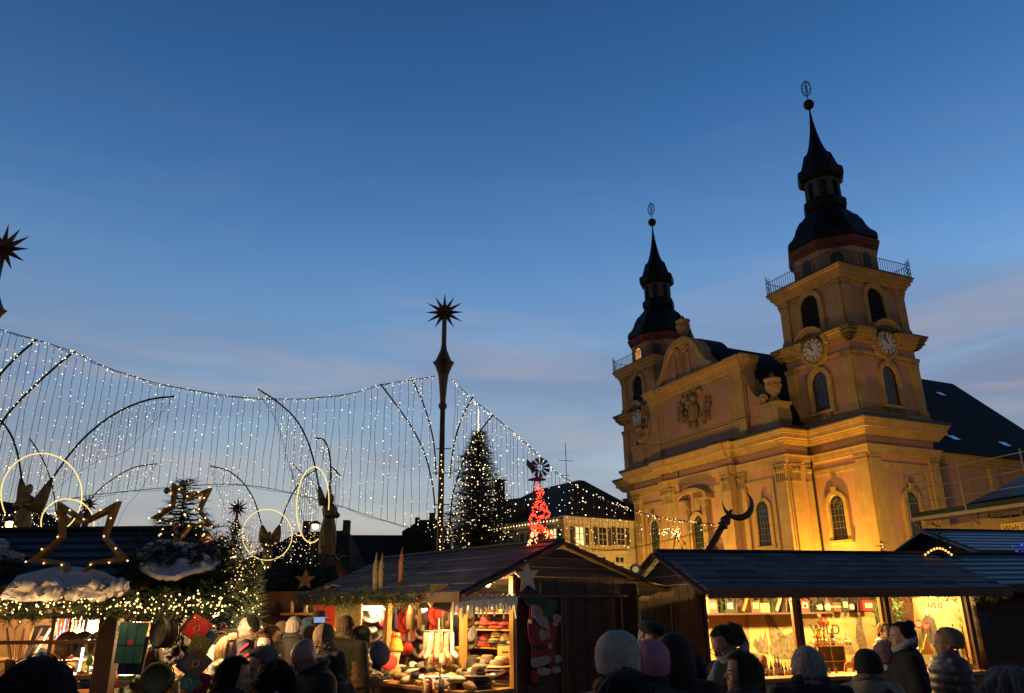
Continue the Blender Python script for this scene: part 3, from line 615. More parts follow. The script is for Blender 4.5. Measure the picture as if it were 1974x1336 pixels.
# downpipe in the re-entrant corner
dp = MB(); dp.tube([(-.35, 4.15, 12.1), (-.35, 4.15, 11.6), (-.22, 4.2, 11.2), (-.22, 4.2, 10.6), (-.3, 4.1, 10.2), (-.2, 4.22, 9.6), (-.2, 4.22, .2)], .075, 7); dp.build('downpipe', M['darkmetal'], church)
dp = MB(); dp.tube([(CX-.46, 14.9, 12.0), (CX-.5, 14.9, 10.8), (CX-.44, 14.9, 10.3), (CX-.46, 14.9, 9.4)], .03, 5); dp.build('lightning_cable', M['darkmetal'], church)
# ------------------------------------------------------------------ floodlights and street lamps that light the square
SODIUM = (1.0, .56, .08)
M['lampglass'] = emit('sodium_lamp_glass', (1.0, .42, .08), 18)
def chw(x, y, z): return CHM @ Vector((x, y, z))
def floodlight(p, target, power, label, spot=110, col=SODIUM, post=True, soft=.15):
    p = Vector(p); f = empty('floodlight', (p.x, p.y, 0), 0, label, 'floodlight')
    m = MB(); m.tube([(0, 0, 0), (0, 0, p.z-.15)], .06, 8); m.lathe([(.2, 0), (.2, .03), (.07, .1)], 10); m.build('post', M['darkmetal'], f)
    d = (Vector(target) - p).normalized(); q = d.to_track_quat('Z', 'Y').to_matrix().to_4x4(); h = MB(); h.M = Matrix.Translation((0, 0, p.z)) @ q
    h.lathe([(.08, -.22), (.16, -.16), (.2, 0), (.21, .02)], 14); h.build('lamp_housing', M['darkmetal'], f)
    g_ = MB(); g_.M = h.M; g_.lathe([(.19, .025), (.19, .035)], 14); g_.build('lens', M['lampglass'], f)
    lamp('lamp_light', f, Vector((0, 0, p.z)) + d*.08, power, col, soft, 'SPOT', (spot, .8), aim(d)); return f
floodlight(chw(-2.0, 2.7, .8), chw(.2, 3.6, 5.5), 8000, 'small floodlight at the church corner behind the dark shingled stall', 125, (1.0, .50, .05))
floodlight(chw(-15, 9, 3.8), chw(0, 12, 6.5), 2900, 'post floodlight facing the church portal behind the hat stall', 130, (1.0, .60, .18), soft=1.2)
floodlight(chw(-10, -10, 3.6), chw(0, 2, 6.5), 1650, 'post floodlight facing the near church tower', 130, (1.0, .60, .18), soft=1.2)
floodlight(chw(-6.5, 13, 1.2), chw(-2, 13, 4), 4200, 'low floodlight in front of the church portal', 150, SODIUM, soft=.4)
floodlight(chw(-4.5, -5, 1.2), chw(0, 1, 4.5), 3000, 'low floodlight before the near tower foot', 140, SODIUM, soft=.4)
# ------------------------------------------------------------------ houses behind the market
M['housewall'] = mat('ochre_house_plaster', (.52, .38, .17), .9, .14, 1, .2, 12)
M['housetrim'] = mat('pale_house_trim', (.55, .45, .27), .85, .1)
M['shutter'] = mat('dark_green_shutter', (.05, .05, .035), .7, .2)
M['winlit'] = emit('lit_room_window', (1.0, .72, .28), 1.6)
M['windark'] = mat('unlit_window_glass', (.02, .02, .025), .15, .2)
M['roofdark'] = tiled('old_dark_roof_tiles', (.020, .017, .018), (.032, .026, .026), .3, .22, .85, .6)
M['brick'] = mat('sooty_chimney_brick', (.09, .05, .035), .9, .3, 5, .3)
def hwindow(par, F, u, z, w, h, lit=False, shut=True, ped=False, name='window'):
    m = MB(); m.M = F
    b = .12
    m.box(u-w/2-b, u+w/2+b, 0, .08, z+h/2, z+h/2+b); m.box(u-w/2-b, u+w/2+b, 0, .12, z-h/2-b, z-h/2); m.box(u-w/2-b, u-w/2, 0, .08, z-h/2, z+h/2); m.box(u+w/2, u+w/2+b, 0, .08, z-h/2, z+h/2)
    m.box(u-.025, u+.025, .01, .07, z-h/2, z+h/2); m.box(u-w/2, u+w/2, .01, .065, z+h*.12, z+h*.16); m.box(u-w/2, u+w/2, .01, .06, z-h*.2, z-h*.17)
    if ped: m.prism([(u-w/2-.35, z+h/2+.3), (u+w/2+.35, z+h/2+.3), (u+w/2+.45, z+h/2+.5), (u-w/2-.45, z+h/2+.5)], (0,0,0), (1,0,0), (0,0,1), (0,.2,0))
    o = fixn(m.build(name, M['housetrim'], par))
    p = MB(); p.M = F; p.box(u-w/2, u+w/2, -.02, .015, z-h/2, z+h/2); p.build('pane', M['winlit'] if lit else M['windark'], o)
    if shut:
        for s_ in (-1, 1): q = MB(); q.M = F; c = u+s_*(w/2+b+w*.26); q.box(c-w*.24, c+w*.24, .01, .07, z-h/2, z+h/2); q.build('shutter', M['shutter'], o)
# yellow hipped house left of the church
C0 = at(1090, 1090, 60); C1 = at(1216, 1090, 64); 
hd = Vector((C1.x-C0.x, C1.y-C0.y, 0)); HL = hd.length; ang = math.atan2(hd.y, hd.x)
house = empty('house', (C0.x, C0.y, 0), ang, 'ochre corner house with a dark hipped roof and one bright window left of the church', 'house')
HZ = 8.35; HD = 16
m = MB(); m.box(0, HL+3, 0, HD, 0, HZ); hw_ = m.build('wall', M['housewall'], house)
m = MB(); m.box(-.35, HL+3.3, -.35, HD+.3, HZ-.15, HZ+.1); m.box(-.18, HL+3.2, -.18, HD+.2, HZ-.45, HZ-.15); m.box(-.1, HL+3.1, -.1, HD+.1, 4.9, 5.1); m.build('eaves_moulding', M['housetrim'], hw_)
_hi = rootmat(house).inverted(); _ho = _hi @ EYE; _hd = _hi.to_3x3() @ ray(1121, 926); _rp = _ho + _hd*((5-_ho.y)/_hd.y)
m = MB(); e = .5; rx_ = 3.0
m.add([(-e,-e,HZ+.1), (HL+3+e,-e,HZ+.1), (HL+3+e,HD+e,HZ+.1), (-e,HD+e,HZ+.1), (_rp.x-.3,5,_rp.z), (_rp.x+.3,5,_rp.z), (_rp.x+.3,HD-5,_rp.z-.1), (_rp.x-.3,HD-5,_rp.z-.1)], [(0,1,5,4),(1,2,6,5),(2,3,7,6),(3,0,4,7),(4,5,6,7),(3,2,1,0)])
hr = uvbox(fixn(m.build('roof', M['roofdark'], house)))
def on_house(px, py, off=0):   # pixel on the front wall -> (u, z)
    inv = rootmat(house).inverted(); o = inv @ EYE; d = inv.to_3x3() @ ray(px, py); return o + d * ((off - o.y) / d.y)
Ff = Matrix(((1,0,0,0),(0,-1,0,0),(0,0,1,0),(0,0,0,1)))
for px, lit in ((1117, True), (1161, False), (1196, False)):
    p = on_house(px, 1034); hwindow(hw_, Ff, p.x, p.z, .8, 1.35, lit); q = on_house(px-2, 1083); hwindow(hw_, Ff, q.x, q.z-.2, .9, 1.1, False, False, True)
Fl = Matrix(((0,-1,0,0),(-1,0,0,0),(0,0,1,0),(0,0,0,1)))
for k in range(6): hwindow(hw_, Fl, -(1.3+k*2.4), 6.9, .8, 1.35, k == 0)
m = MB(); m.box(-.0, .6, 8.6, 9.3, 10, 12.3); m.box(-.08, .68, 8.52, 9.38, 12.3, 12.45); m.build('chimney', M['brick'], house)
for yy in (6.4, 11.4):
    m = MB(); m.box(-.2, 1.5, yy, yy+1.6, 8.6, 9.9); m.add([(-.4,yy-.15,9.9), (-.4,yy+1.75,9.9), (2.2,yy+1.75,10.7), (2.2,yy-.15,10.7), (-.4,yy+.8,10.5), (2.2,yy+.8,10.9)], [(0,1,4),(0,4,5,3),(1,2,5,4),(2,3,5)]); m.build('dormer', M['roofdark'] if False else M['brick'], hr)
m = MB()
for px, py in ((1172, 974), (1128, 972)):
    p = on_house(px, py, 2.3); m.M = Matrix.Translation((p.x, 2.2, p.z)) @ Matrix.Rotation(R(38), 4, 'X'); m = MB() if False else m; m.box(-.25, .25, -.35, .35, -.1, .1)
m.build('skylight', M['skyglass'], hr)
m = MB(); p = on_house(1092, 918, 5); m.tube([(p.x, 5, 11), (p.x, 5, 15.5)], .03, 5); m.bar((p.x-.8, 5, 13.9), (p.x+.8, 5, 14.0), .04); m.bar((p.x-.5, 5, 12.6), (p.x+.35, 5, 12.7), .04); m.build('antenna', M['wire'], house)
m = MB(); m.tube([(-.5, HD, HZ-.1), (-.5, -.5, HZ-.1)], .03, 4); 
for k in range(40): m.k = 1; m.octa((-.55, HD-k*HD/40-.2, HZ-.2), .07)
m.build('eaves_light_string', [M['wire'], M['bulb']], house)
# long dark-roofed building in the middle distance
b0 = at(655, 1080, 70); b1 = at(852, 1080, 70)
db = empty('building', (b0.x, b0.y, 0), R(2), 'long low building with a black roof and gabled dormer behind the tall star mast', 'building')
L_ = (b1-b0).length
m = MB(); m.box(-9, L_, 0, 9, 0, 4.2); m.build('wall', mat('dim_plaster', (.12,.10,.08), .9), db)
zr = at(700, 1029, 74).z
m = MB(); m.add([(-9.5,-.5,4.1), (L_+.5,-.5,4.1), (L_+.5,9.5,4.1), (-9.5,9.5,4.1), (-5.0,4.5,zr), (L_,4.5,zr-.15)], [(0,1,5,4),(1,2,5),(2,3,4,5),(3,0,4),(3,2,1,0)]); r_ = uvbox(fixn(m.build('roof', M['roofdark'], db)))
dx = (at(820, 1020, 70)-b0).x
m = MB(); m.prism([(dx-2.2, 5.5), (dx+2.2, 5.5), (dx+2.0, 8.4), (dx+1.0, 9.5), (dx-.6, 9.5), (dx-2.2, 8.5)], (0, 1.0, 0), (1,0,0), (0,0,1), (0, 5, 0)); fixn(m.build('gabled_dormer', M['roofdark'], r_)); uvbox(r_) if False else None
m = MB(); m.box(dx+.1, dx+.6, 2.5, 3.2, 9, 10.3); m.box(dx-1.2, dx-.8, 2.5, 3.2, 9, 9.9); m.build('chimney', M['brick'], r_)
b0 = at(500, 1080, 62)
dh = empty('house', (b0.x, b0.y, 0), R(-4), 'low dark house with a hipped roof behind the lit wings', 'house')
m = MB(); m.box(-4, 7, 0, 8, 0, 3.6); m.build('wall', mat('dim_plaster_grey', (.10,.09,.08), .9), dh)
m = MB(); m.add([(-5,-.5,3.5), (7.5,-.5,3.5), (7.5,8.5,3.5), (-5,8.5,3.5), (1.5,4,8.0), (5.8,4,8.1)], [(0,1,5,4),(1,2,5),(2,3,4,5),(3,0,4),(3,2,1,0)]); r_ = uvbox(fixn(m.build('roof', M['roofdark'], dh)))
for xx in (2.0, 5.4, -1.2): m = MB(); m.box(xx, xx+.5, 3.6, 4.2, 6.4 if xx < 0 else 7.6, 7.4 if xx < 0 else 8.9); m.build('chimney', M['brick'], r_)
b0 = at(40, 1040, 34)
dh = empty('house', (b0.x, b0.y, 0), R(12), 'dark gabled house behind the golden angel at the far left', 'house')
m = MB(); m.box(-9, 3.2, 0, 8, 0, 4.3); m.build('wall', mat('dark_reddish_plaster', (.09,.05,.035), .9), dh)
m = MB(); m.add([(-9,-.4,4.2), (3.6,-.4,4.2), (3.6,8.4,4.2), (-9,8.4,4.2), (-9,3,7.8), (-.8,3,6.6)], [(0,1,5,4),(1,2,5),(2,3,4,5),(3,0,4),(3,2,1,0)]); uvbox(fixn(m.build('roof', M['roofdark'], dh)))
# ---- scaffolded building on the right
_s0 = at(1757, 1000, 30); _s1 = at(1974, 968, 25.5)
sd2 = Vector((_s1.x-_s0.x, _s1.y-_s0.y, 0)); sa = math.atan2(sd2.y, sd2.x); _nn = Vector((-sd2.y, sd2.x, 0)).normalized()
SB0 = Vector((_s0.x, _s0.y, 0)) + _nn*1.6
sb = empty('building', (SB0.x, SB0.y, 0), sa, 'ochre building wrapped in scaffolding with a red tiled roof at the right edge', 'building')
SI = rootmat(sb).inverted()
def on_sb(px, py, off=0): o = SI @ EYE; d = SI.to_3x3() @ ray(px, py); return o + d * ((off - o.y) / d.y)
ez = _s0.z + .3
m = MB(); m.box(1.7, 16, 0, 10, 0, ez); sw = m.build('wall', M['housewall'], sb)
m = MB(); m.box(1.4, 16.3, -.4, -.1, ez-.15, ez+.05); m.build('gutter', M['darkmetal'], sw)
m = MB(); m.add([(1.3,-.4,ez+.05), (16,-.4,ez+.05), (16,5,ez+3.0), (5.5,5,ez+3.0), (16,10.4,ez), (1.3,10.4,ez)], [(0,1,2,3),(3,2,4,5),(0,3,5)])
uvbox(fixn(m.build('roof', tiled('red_clay_roof_tiles', (.10,.035,.02), (.15,.055,.03), .25, .2, .8, .7), sb)))
m = MB(); m.add([(1.6,-.38,ez+.14), (15.8,-.38,ez+.14), (15.8,1.5,ez+1.17), (2.85,1.5,ez+1.17)], [(0,1,2,3)]); uv_ = m.build('roof_tarpaulin', mat('grey_green_tarpaulin', (.09,.17,.15), .35, .3, 2, .5, 3), sb)
Fs_ = Matrix(((1,0,0,0),(0,-1,0,0),(0,0,1,0),(0,0,0,1)))
for k in range(5): hwindow(sw, Fs_, 2.9+k*1.9, ez-1.05, .75, 1.2, False)
sc_ = empty('scaffolding', (SB0.x, SB0.y, 0), sa, 'steel scaffolding with plank deck, handrails and netting on the right-hand building', 'scaffolding')
M['galv'] = mat('galvanised_tube', (.36,.30,.2), .4, .25, 5, metal=.5)
xs = [0, 2.5, 5.0, 7.5, 10.0, 12.5]; dz_ = _s0.z
for i, xx in enumerate(xs):
    for yy, lab in ((-1.6, 'outer'), (-.6, 'inner')):
        m = MB(); m.tube([(xx, yy if lab == 'inner' else -1.1, 0), (xx, yy if lab == 'inner' else -1.1, dz_)], .028, 6)
        if lab == 'outer': m.tube([(xx, -1.6, dz_-.05), (xx, -1.6, dz_+1.75)], .03, 6); m.tube([(xx, -1.1, dz_-.5), (xx, -1.6, dz_-.05)], .025, 5)
        m.build('upright', M['galv'], sc_)
for zz in (dz_+.55, dz_+1.05, dz_+1.62): m = MB(); m.tube([(xs[0], -1.62, zz), (xs[-1], -1.62, zz)], .018, 5); m.build('handrail', M['galv'], sc_)
for zz in (dz_-1.6, dz_-3.2): m = MB(); m.tube([(xs[0], -1.12, zz), (xs[-1], -1.12, zz)], .025, 5); m.build('ledger', M['galv'], sc_)
m = MB(); m.box(xs[0]-.1, xs[-1], -1.6, -.5, dz_-.05, dz_); m.box(xs[0]-.1, xs[-1], -1.66, -1.62, dz_-.1, dz_+.02); m.build('deck', mat('scaffold_planks', (.32,.24,.14), .8, .3, 6, stretch=(1,8,8)), sc_)
m = MB(); m.box(xs[0], xs[-1], -1.615, -1.605, dz_+.03, dz_+.2); m.build('toe_net', mat('dark_green_net', (.012,.03,.02), .9), sc_)
# debris netting, drawn as a real mesh of cords
net = MB()
for k in range(0, 100): x = xs[0] + k*.125; net.bar((x, -1.59, dz_+.2), (x, -1.59, dz_+1.6), .0022)
for k in range(0, 12): z = dz_+.2+k*.125; net.bar((xs[0], -1.59, z), (xs[-1], -1.59, z), .0022)
net.build('guard_net', mat('fine_guard_net', (.03,.06,.04), .9), sc_)
m = MB()
A = [(xs[0]+.1+k*.25, -1.14-.03*math.sin(k*1.3), dz_-.25-.1*abs(math.sin(k*.31))) for k in range(52)]; B = [(p[0], p[1]+.04*math.sin(p[0]*4), .3) for p in A]
m.strip(A, B, (0, .01, 0)); 
tn = mat('amber_debris_sheet', (.5,.32,.10), .8, .3, 2, .4, 5)
t_ = tn.node_tree; pb = t_.nodes['Principled BSDF']; pb.inputs['Alpha'].default_value = .55
fixn(m.build('debris_sheet', tn, sc_))
m = MB()
for k in range(5): m.tube([(xs[0]+.35, -1.5, dz_+.1+k*.3), (xs[0]+.85, -1.5, dz_+.1+k*.3)], .015, 4)
for s_ in (.35, .85): m.tube([(xs[0]+s_, -1.5, dz_), (xs[0]+s_, -1.5, dz_+1.5)], .02, 5)
m.build('ladder', M['galv'], sc_)
p = on_sb(1955, 1018, -1.2)
sg = empty('sign', (sb.matrix_world @ Vector((0,0,0))) if False else rootmat(sb) @ Vector((p.x, -1.25, p.z)), sa, 'yellow sign reading Welt fixed to the scaffolding', 'sign')
m = MB(); m.box(-.42, .75, -.03, .0, -.17, .17); m.build('board', mat('yellow_sign_board', (.75,.52,.02), .6, .06), sg)
M['ink'] = mat('black_lettering', (.015,.012,.01), .6, .1)
bars_text('Welt', .30, 'lettering', M['ink'], sg, (-.36, -.034, -.1), (R(90), 0, 0), .002, 'LEFT')
m = MB(); m.M = Matrix.Translation((.42, -.036, .02)); m.sphere((0,0,0), (.11,.01,.13), 12, 8); m.build('emblem', mat('pale_sign_emblem', (.5,.3,.2), .7), sg)
# bare tree behind the hat stall and far woods
def bare_tree(name, base, h, seed, label, cat='tree', group=None, spread=.6):
    r_ = random.Random(seed); t = empty(name, base, 0, label, cat, group)
    tr = MB(); cr_ = MB()
    tr.tube([(0,0,0), (.05,0,h*.25), (0,.05,h*.5)], [.12,.09,.06], 7); 
    def grow(p, d, L, rr, n, dst):
        q = p + d*L; dst.tube([p, p+d*L*.5+Vector((r_.uniform(-.05,.05), r_.uniform(-.05,.05), 0))*L, q], [rr, rr*.8, rr*.6], 4)
        if n: 
            for _ in range(3):
                nd = (d + Vector((r_.uniform(-1,1), r_.uniform(-1,1), r_.uniform(-.2,.7)))*spread).normalized(); grow(q, nd, L*r_.uniform(.6,.85), rr*.55, n-1, dst)
    for _ in range(5): grow(Vector((0,.05,h*.45)), (Vector((r_.uniform(-1,1), r_.uniform(-1,1), 1.3))).normalized(), h*.2, .04, 4, cr_)
    bk = mat('bare_bark', (.035,.028,.024), .9); tr.build('trunk', bk, t); cr_.build('crown', bk, t); return t
p = at(970, 1060, 40); bare_tree('bare_tree', (p.x, p.y, 0), 6.4, 3, 'bare leafless tree just right of the big lit Christmas tree')
p = at(432, 1060, 30); bare_tree('bare_tree', (p.x, p.y, 0), 4.6, 5, 'bare leafless tree left of the low dark house')
# street lamps seen glowing
def street_lamp(px, py, Y, label, power=60):
    p = at(px, py, Y); s = empty('street_lamp', (p.x, p.y, 0), 0, label, 'street lamp')
    m = MB(); m.tube([(0,0,0), (0,0,p.z-.25)], [.07,.045], 8); m.lathe([(.14,0),(.14,.4),(.08,.5)], 10); m.build('post', M['darkmetal'], s)
    m = MB(); m.lathe([(.02,.32),(.22,.22),(.25,.16),(.24,.14),(.02,.14)], 12, (0,0,p.z-.1)); m.build('lamp_hood', M['darkmetal'], s)
    m = MB(); m.sphere((0,0,p.z-.03), (.13,.13,.15), 12, 8); m.build('lamp_globe', emit('glowing_lamp_globe', (1.0,.55,.14), 14), s)
    lamp('lamp_light', s, (0,0,p.z-.25), power, (1.0,.55,.2), .12)
floodlight(rootmat(sb) @ Vector((2.5, -9, 2.4)), rootmat(sb) @ Vector((3.0, 0, 4.5)), 1300, 'small added floodlight facing the scaffolded building behind the teal stall', 130, (1.0, .6, .18))  # added out of sight to light the debris sheet and scaffold
street_lamp(608, 1013, 34, 'glowing street lamp beside the right-hand golden angel', 250)
street_lamp(21, 1009, 22, 'glowing orange street lamp behind the left golden angel', 200)
floodlight(rootmat(house) @ Vector((3.0, -7, 2.2)), rootmat(house) @ Vector((2.5, 0, 6)), 1500, 'added floodlight before the ochre corner house', 150, (1.0, .68, .25))  # unseen floodlight added to brighten the house wall
# ------------------------------------------------------------------ star masts
def star(parent, c, R1, R2, n=12, th=.16, name='star', m=None, facing=(0,-1,0), tilt=0):
    """faceted star: long spikes with raised ridges"""
    Fv = Vector(facing).normalized(); U = Vector((0,0,1)).cross(Fv).normalized() * -1; V = Vector((0,0,1)); q = MB(); c = Vector(c); vs = []; fs = []
    vs += [c + Fv*th, c - Fv*th]
    for k in range(2*n):
        a = math.pi/2 + math.pi*k/n + tilt; r = (R1 * (1.0 if k % 4 == 0 else .93)) if k % 2 == 0 else R2; vs.append(c + U*r*math.cos(a) + V*r*math.sin(a))
    for k in range(2*n): a = 2+k; b = 2+(k+1) % (2*n); fs += [(0, a, b), (1, b, a)]
    q.add(vs, fs); o = q.build(name, m or M['mast'], parent); return o
def mast(px_top, py_top, px_col, py_col, py_foot, Y, s, label, group, arcs=(), rad=.085, bulbs=True, simple=False):
    T = at(px_top, py_top, Y); c = at(px_col, py_col, Y); t = empty('star_mast', (T.x, T.y, 0), 0, label, 'mast', group)
    H_ = T.z; hc = c.z
    m = MB(); m.tube([(0,0,0), (0,0,hc-1.35*s)], [rad*1.5, rad*1.02], 12); m.lathe([(.3*s,0),(.3*s,.35),(.16*s,.5)], 12); m.build('pole', M['mast'], t, True)
    m = MB(); z = hc
    m.lathe([(.10*s,-1.45*s),(.15*s,-1.38*s),(.155*s,-1.3*s),(.10*s,-1.22*s),(.105*s,-1.1*s),(.15*s,-.55*s),(.19*s,-.2*s),(.33*s,.16*s),(.40*s,.24*s),(.33*s,.24*s),(.23*s,.45*s),(.12*s,.72*s),(.085*s,1.0*s)], 8 if not simple else 6, (0,0,z), R(22.5)); m.build('finial_collar', M['mast'], t)
    m = MB(); m.tube([(0,0,z+.95*s), (0,0,H_-.1)], .085*s, 8); m.build('upper_pole', M['mast'], t)
    star(t, (0,-.0,H_), .76*s, .27*s, 12, .17*s)
    if not simple:
        m = MB()
        for fy in (-1,):
            for w, d in ((.16, -.36), (.09, -.37)): m.tube([(0, d*s, z+.02+w*s*1.2), (w*s, d*s, z+.02), (0, d*s, z+.02-w*s*1.2), (-w*s, d*s, z+.02)], .018*s, 4, close=True)
        m.build('diamond_ornament', M['darkmetal'], t)
    for A in arcs:
        pts = [at(x, y, Y + dy) - T*Vector((1,1,0)).x*0 for x, y, dy in A]; pts = [Vector((p.x-T.x, p.y-T.y, p.z)) for p in pts]; pts = [Vector(p) for p in smoothpts([tuple(p) for p in pts], 22)]
        m = MB(); m.k = 0; m.tube(pts, .028*s, 6)
        m.k = 1; r_ = random.Random(len(A)*7+int(A[0][0]))
        for k in range(26): p = Vector(interp([tuple(q) for q in pts], r_.random())); m.octa(p + Vector((r_.uniform(-.06,.06), -.05, r_.uniform(-.06,.06))), .017)
        m.build('wing_arc', [M['darkmetal'], M['bulb_cool']], t)
    if bulbs:
        m = MB(); r_ = random.Random(2)
        zz = 3.2
        while zz < hc-3.0*s: m.octa((r_.uniform(-.06,.06), -rad*1.3, zz), .02); zz += r_.uniform(.04,.22)
        m.build('light_string', M['bulb'], t)['kind'] = 'stuff'
    return t, T
arcsR = [[(733,740,-.2),(765,782,-.1),(795,826,0),(818,873,0),(832,925,0),(838,975,0),(839,1040,0)], [(793,728,0),(812,768,0),(827,812,0),(837,860,0),(841,920,0)],
         [(912,765,0),(892,802,0),(878,845,0),(871,885,0),(867,922,0)], [(950,800,.3),(918,842,.2),(893,890,.1),(874,950,0),(867,1005,0),(864,1045,0)]]
MR, TR = mast(857, 602, 857, 712, 1075, 26, 1.0, 'tall bronze mast topped by a twelve-pointed star beside the big Christmas tree', 'star-topped masts', arcsR)
m = MB()
for y_, xa, xb in ((865,841,869), (912,834,873), (973,838,868), (1018,839,866)):
    a = at(xa, y_, 26); b = at(xb, y_, 26); m.tube([(a.x-TR.x, 0, a.z), (b.x-TR.x, 0, b.z)], .018, 5)
m.build('bracket', M['darkmetal'], MR)
arcsL = [[(70,655,0),(30,690,0),(-8,733,0),(-30,780,0)], [(145,676,.5),(105,709,.4),(55,755,.2),(10,805,0),(-20,860,0)]]
ML, TL = mast(6, 480, -8, 612, 1075, 18.5, 1.0, 'tall bronze mast with a twelve-pointed star cut off by the left edge', 'star-topped masts', arcsL)
mast(458, 980, 455, 1024, 1090, 47, .95, 'far star-topped mast between the left and middle stalls', 'star-topped masts', (), .07, False, True)
mast(170, 972, 168, 1003, 1040, 47, .95, 'far star-topped mast rising behind the leftmost wooden star', 'star-topped masts', (), .07, False, True)
# ------------------------------------------------------------------ curtains of light
def lerp_curve(pts, x):
    for (a, b), (c, d) in zip(pts, pts[1:]):
        if a <= x <= c: return b + (d-b)*(x-a)/(c-a)
    return pts[0][1] if x < pts[0][0] else pts[-1][1]
def zfor(P, curve):
    """height at which the plumb line through P meets a curve of the picture"""
    z = P.z
    for _ in range(12):
        q = proj((P.x, P.y, z)); e_ = q[1] - lerp_curve(curve, q[0]); z += e_ * P.y / FPX * .95
    return z
def strand_mesh(m, T, z1, seed, rb=.013, rw=.008, dens=.29, icicle=.06, zig=.045):
    r_ = random.Random(seed); dead = T.z-(T.z-z1)*r_.random() if r_.random() < .35 else 1e9; pts = []; z = T.z; x, y = T.x, T.y
    n = max(2, int((T.z-z1)/.8)); m.k = 0
    for i in range(n+1): f = i/n; pts.append((x + (r_.uniform(-zig,zig) if 0 < i < n else 0), y, T.z+(z1-T.z)*f))
    m.tube(pts, rw, 3)
    m.k = 1; z = T.z - .1
    while z > z1: (abs(z-dead) > .7) and m.octa((x + r_.uniform(-icicle,icicle), y-.015, z), rb*r_.choice((.4,.5,.6,.8,1.0,1.0,1.6))); z -= dens*r_.uniform(.35,1.6)
def curtain(name, label, group, top, bot, Yf, xs_, arcmask=None, seed=0, rb=.013, rw=.008, dens=.29, cable=True, icicle=.06):
    o0 = at(*top[0], Yf(top[0][0])); root = empty(name, (o0.x, o0.y, 0), 0, label, 'light curtain', group); inv = Vector((o0.x, o0.y, 0))
    if cable:
        m = MB(); r_ = random.Random(seed); P = [at(x, y, Yf(x)) for x, y in smoothpts(top, 60)]
        m.tube([p-inv for p in P], rw*1.5, 4); m.tube([p-inv+Vector((0,0,r_.uniform(-.05,.02))) for p in P], rw, 3)
        m.k = 1
        for k in range(len(P)*2): p = Vector(interp([tuple(q) for q in P], r_.random())); m.octa(p-inv+Vector((0,-.02,r_.uniform(-.08,.03))), rb*r_.choice((.7,1,1.2)))
        m.build('top_cable', [M['wire'], M['bulb_cool']], root)
        m = MB(); P = [at(x, y, Yf(x)) for x, y in smoothpts(bot, 60)]; Pz = []
        for p in P: Pz.append(p-inv)
        m.tube(Pz, rw*1.2, 4); m.tube([p+Vector((0,0,-.06*abs(math.sin(i*.5)))) for i, p in enumerate(Pz)], rw*.8, 3); m.build('bottom_cable', M['wire'], root)
    jr_ = random.Random(seed+5)
    for i, x in enumerate(xs_):
        x += jr_.uniform(-2.2, 2.2); T = at(x, lerp_curve(top, x), Yf(x)); z1 = zfor(T, bot)
        if T.z - z1 < .15: continue
        m = MB(); strand_mesh(m, T-inv, z1, seed*100+i, rb, rw, dens, icicle); m.build('light_strand', [M['wire'], M['bulb_cool']], root)
    return root
topL = [(-14,632),(70,655),(145,680),(200,706),(300,738),(400,757),(470,766),(540,769),(600,768),(680,758),(733,742),(790,733),(838,725)]
botL = [(-14,1012),(60,990),(115,966),(200,952),(300,942),(400,934),(480,936),(560,950),(650,974),(720,997),(800,1020),(856,1034)]
xsL = [-8+i*14.2*(1 if i < 30 else 1) for i in range(60)]
curtain('light_curtain', 'great curtain of light strands slung between the two tall star masts', 'light curtains over the square', topL, botL, lambda x: 18.5+7.5*(x+8)/865, [x for x in xsL if x < 838], seed=1)
topR = [(872,733),(910,768),(950,800),(1000,843),(1040,878),(1060,900),(1090,922),(1140,948),(1200,975),(1250,992),(1310,1003),(1388,1012)]
botR = [(872,1050),(950,985),(985,1000),(1010,985),(1045,1008),(1090,1036),(1150,1060),(1214,1056),(1270,1045),(1340,1028),(1388,1014)]
curtain('light_curtain', 'curtain of light strands running from the middle star mast to the crescent pole', 'light curtains over the square', topR, botR, lambda x: 26+4.5*(x-872)/516, [878+i*8.1 for i in range(61)], seed=2, dens=.3, rb=.017)
# ------------------------------------------------------------------ golden angels with wings of light
def poly_at(pts, Y): return [at(x, y, Y) for x, y in pts]
def wing(root, up, low, Y, n, seed, rb=.0085, rw=.004, arc_r=.022, dens=.16, lowline=True, name='wing'):
    """a wing: bent tube with strands falling to a thin lower line"""
    inv = Vector((root.location.x, root.location.y, 0))
    U_ = smoothpts(up, 40); L_ = smoothpts(low, 40)
    m = MB(); m.k = 0; m.tube([at(x, y, Y)-inv for x, y in U_], arc_r, 6)
    if lowline: m.tube([at(x, y, Y)-inv for x, y in L_], rw*1.4, 3)
    r_ = random.Random(seed); m.k = 1
    for k in range(40): q = U_[r_.randrange(40)]; m.octa(at(q[0]+r_.uniform(-2,2), q[1]+r_.uniform(-1,3), Y)-inv, rb)
    w_ = m.build(name, [M['darkmetal'], M['bulb_cool']], root)
    Ls = sorted([(x, y) for x, y in low]); 
    xmin = max(min(x for x, _ in U_), min(x for x, _ in L_)); xmax = min(max(x for x, _ in U_), max(x for x, _ in L_))
    s_ = MB(); Us = sorted(U_); Lw = sorted(L_)
    for i in range(n):
        x = xmin + (xmax-xmin)*(i+.5)/n; T = at(x, lerp_curve(Us, x), Y); z1 = at(x, lerp_curve(Lw, x), Y).z
        if T.z - z1 > .05: strand_mesh(s_, T-inv, z1, seed*50+i, rb, rw, dens, .03, .01)
    s_.build('light_strands', [M['wire'], M['bulb_cool']], w_); return w_
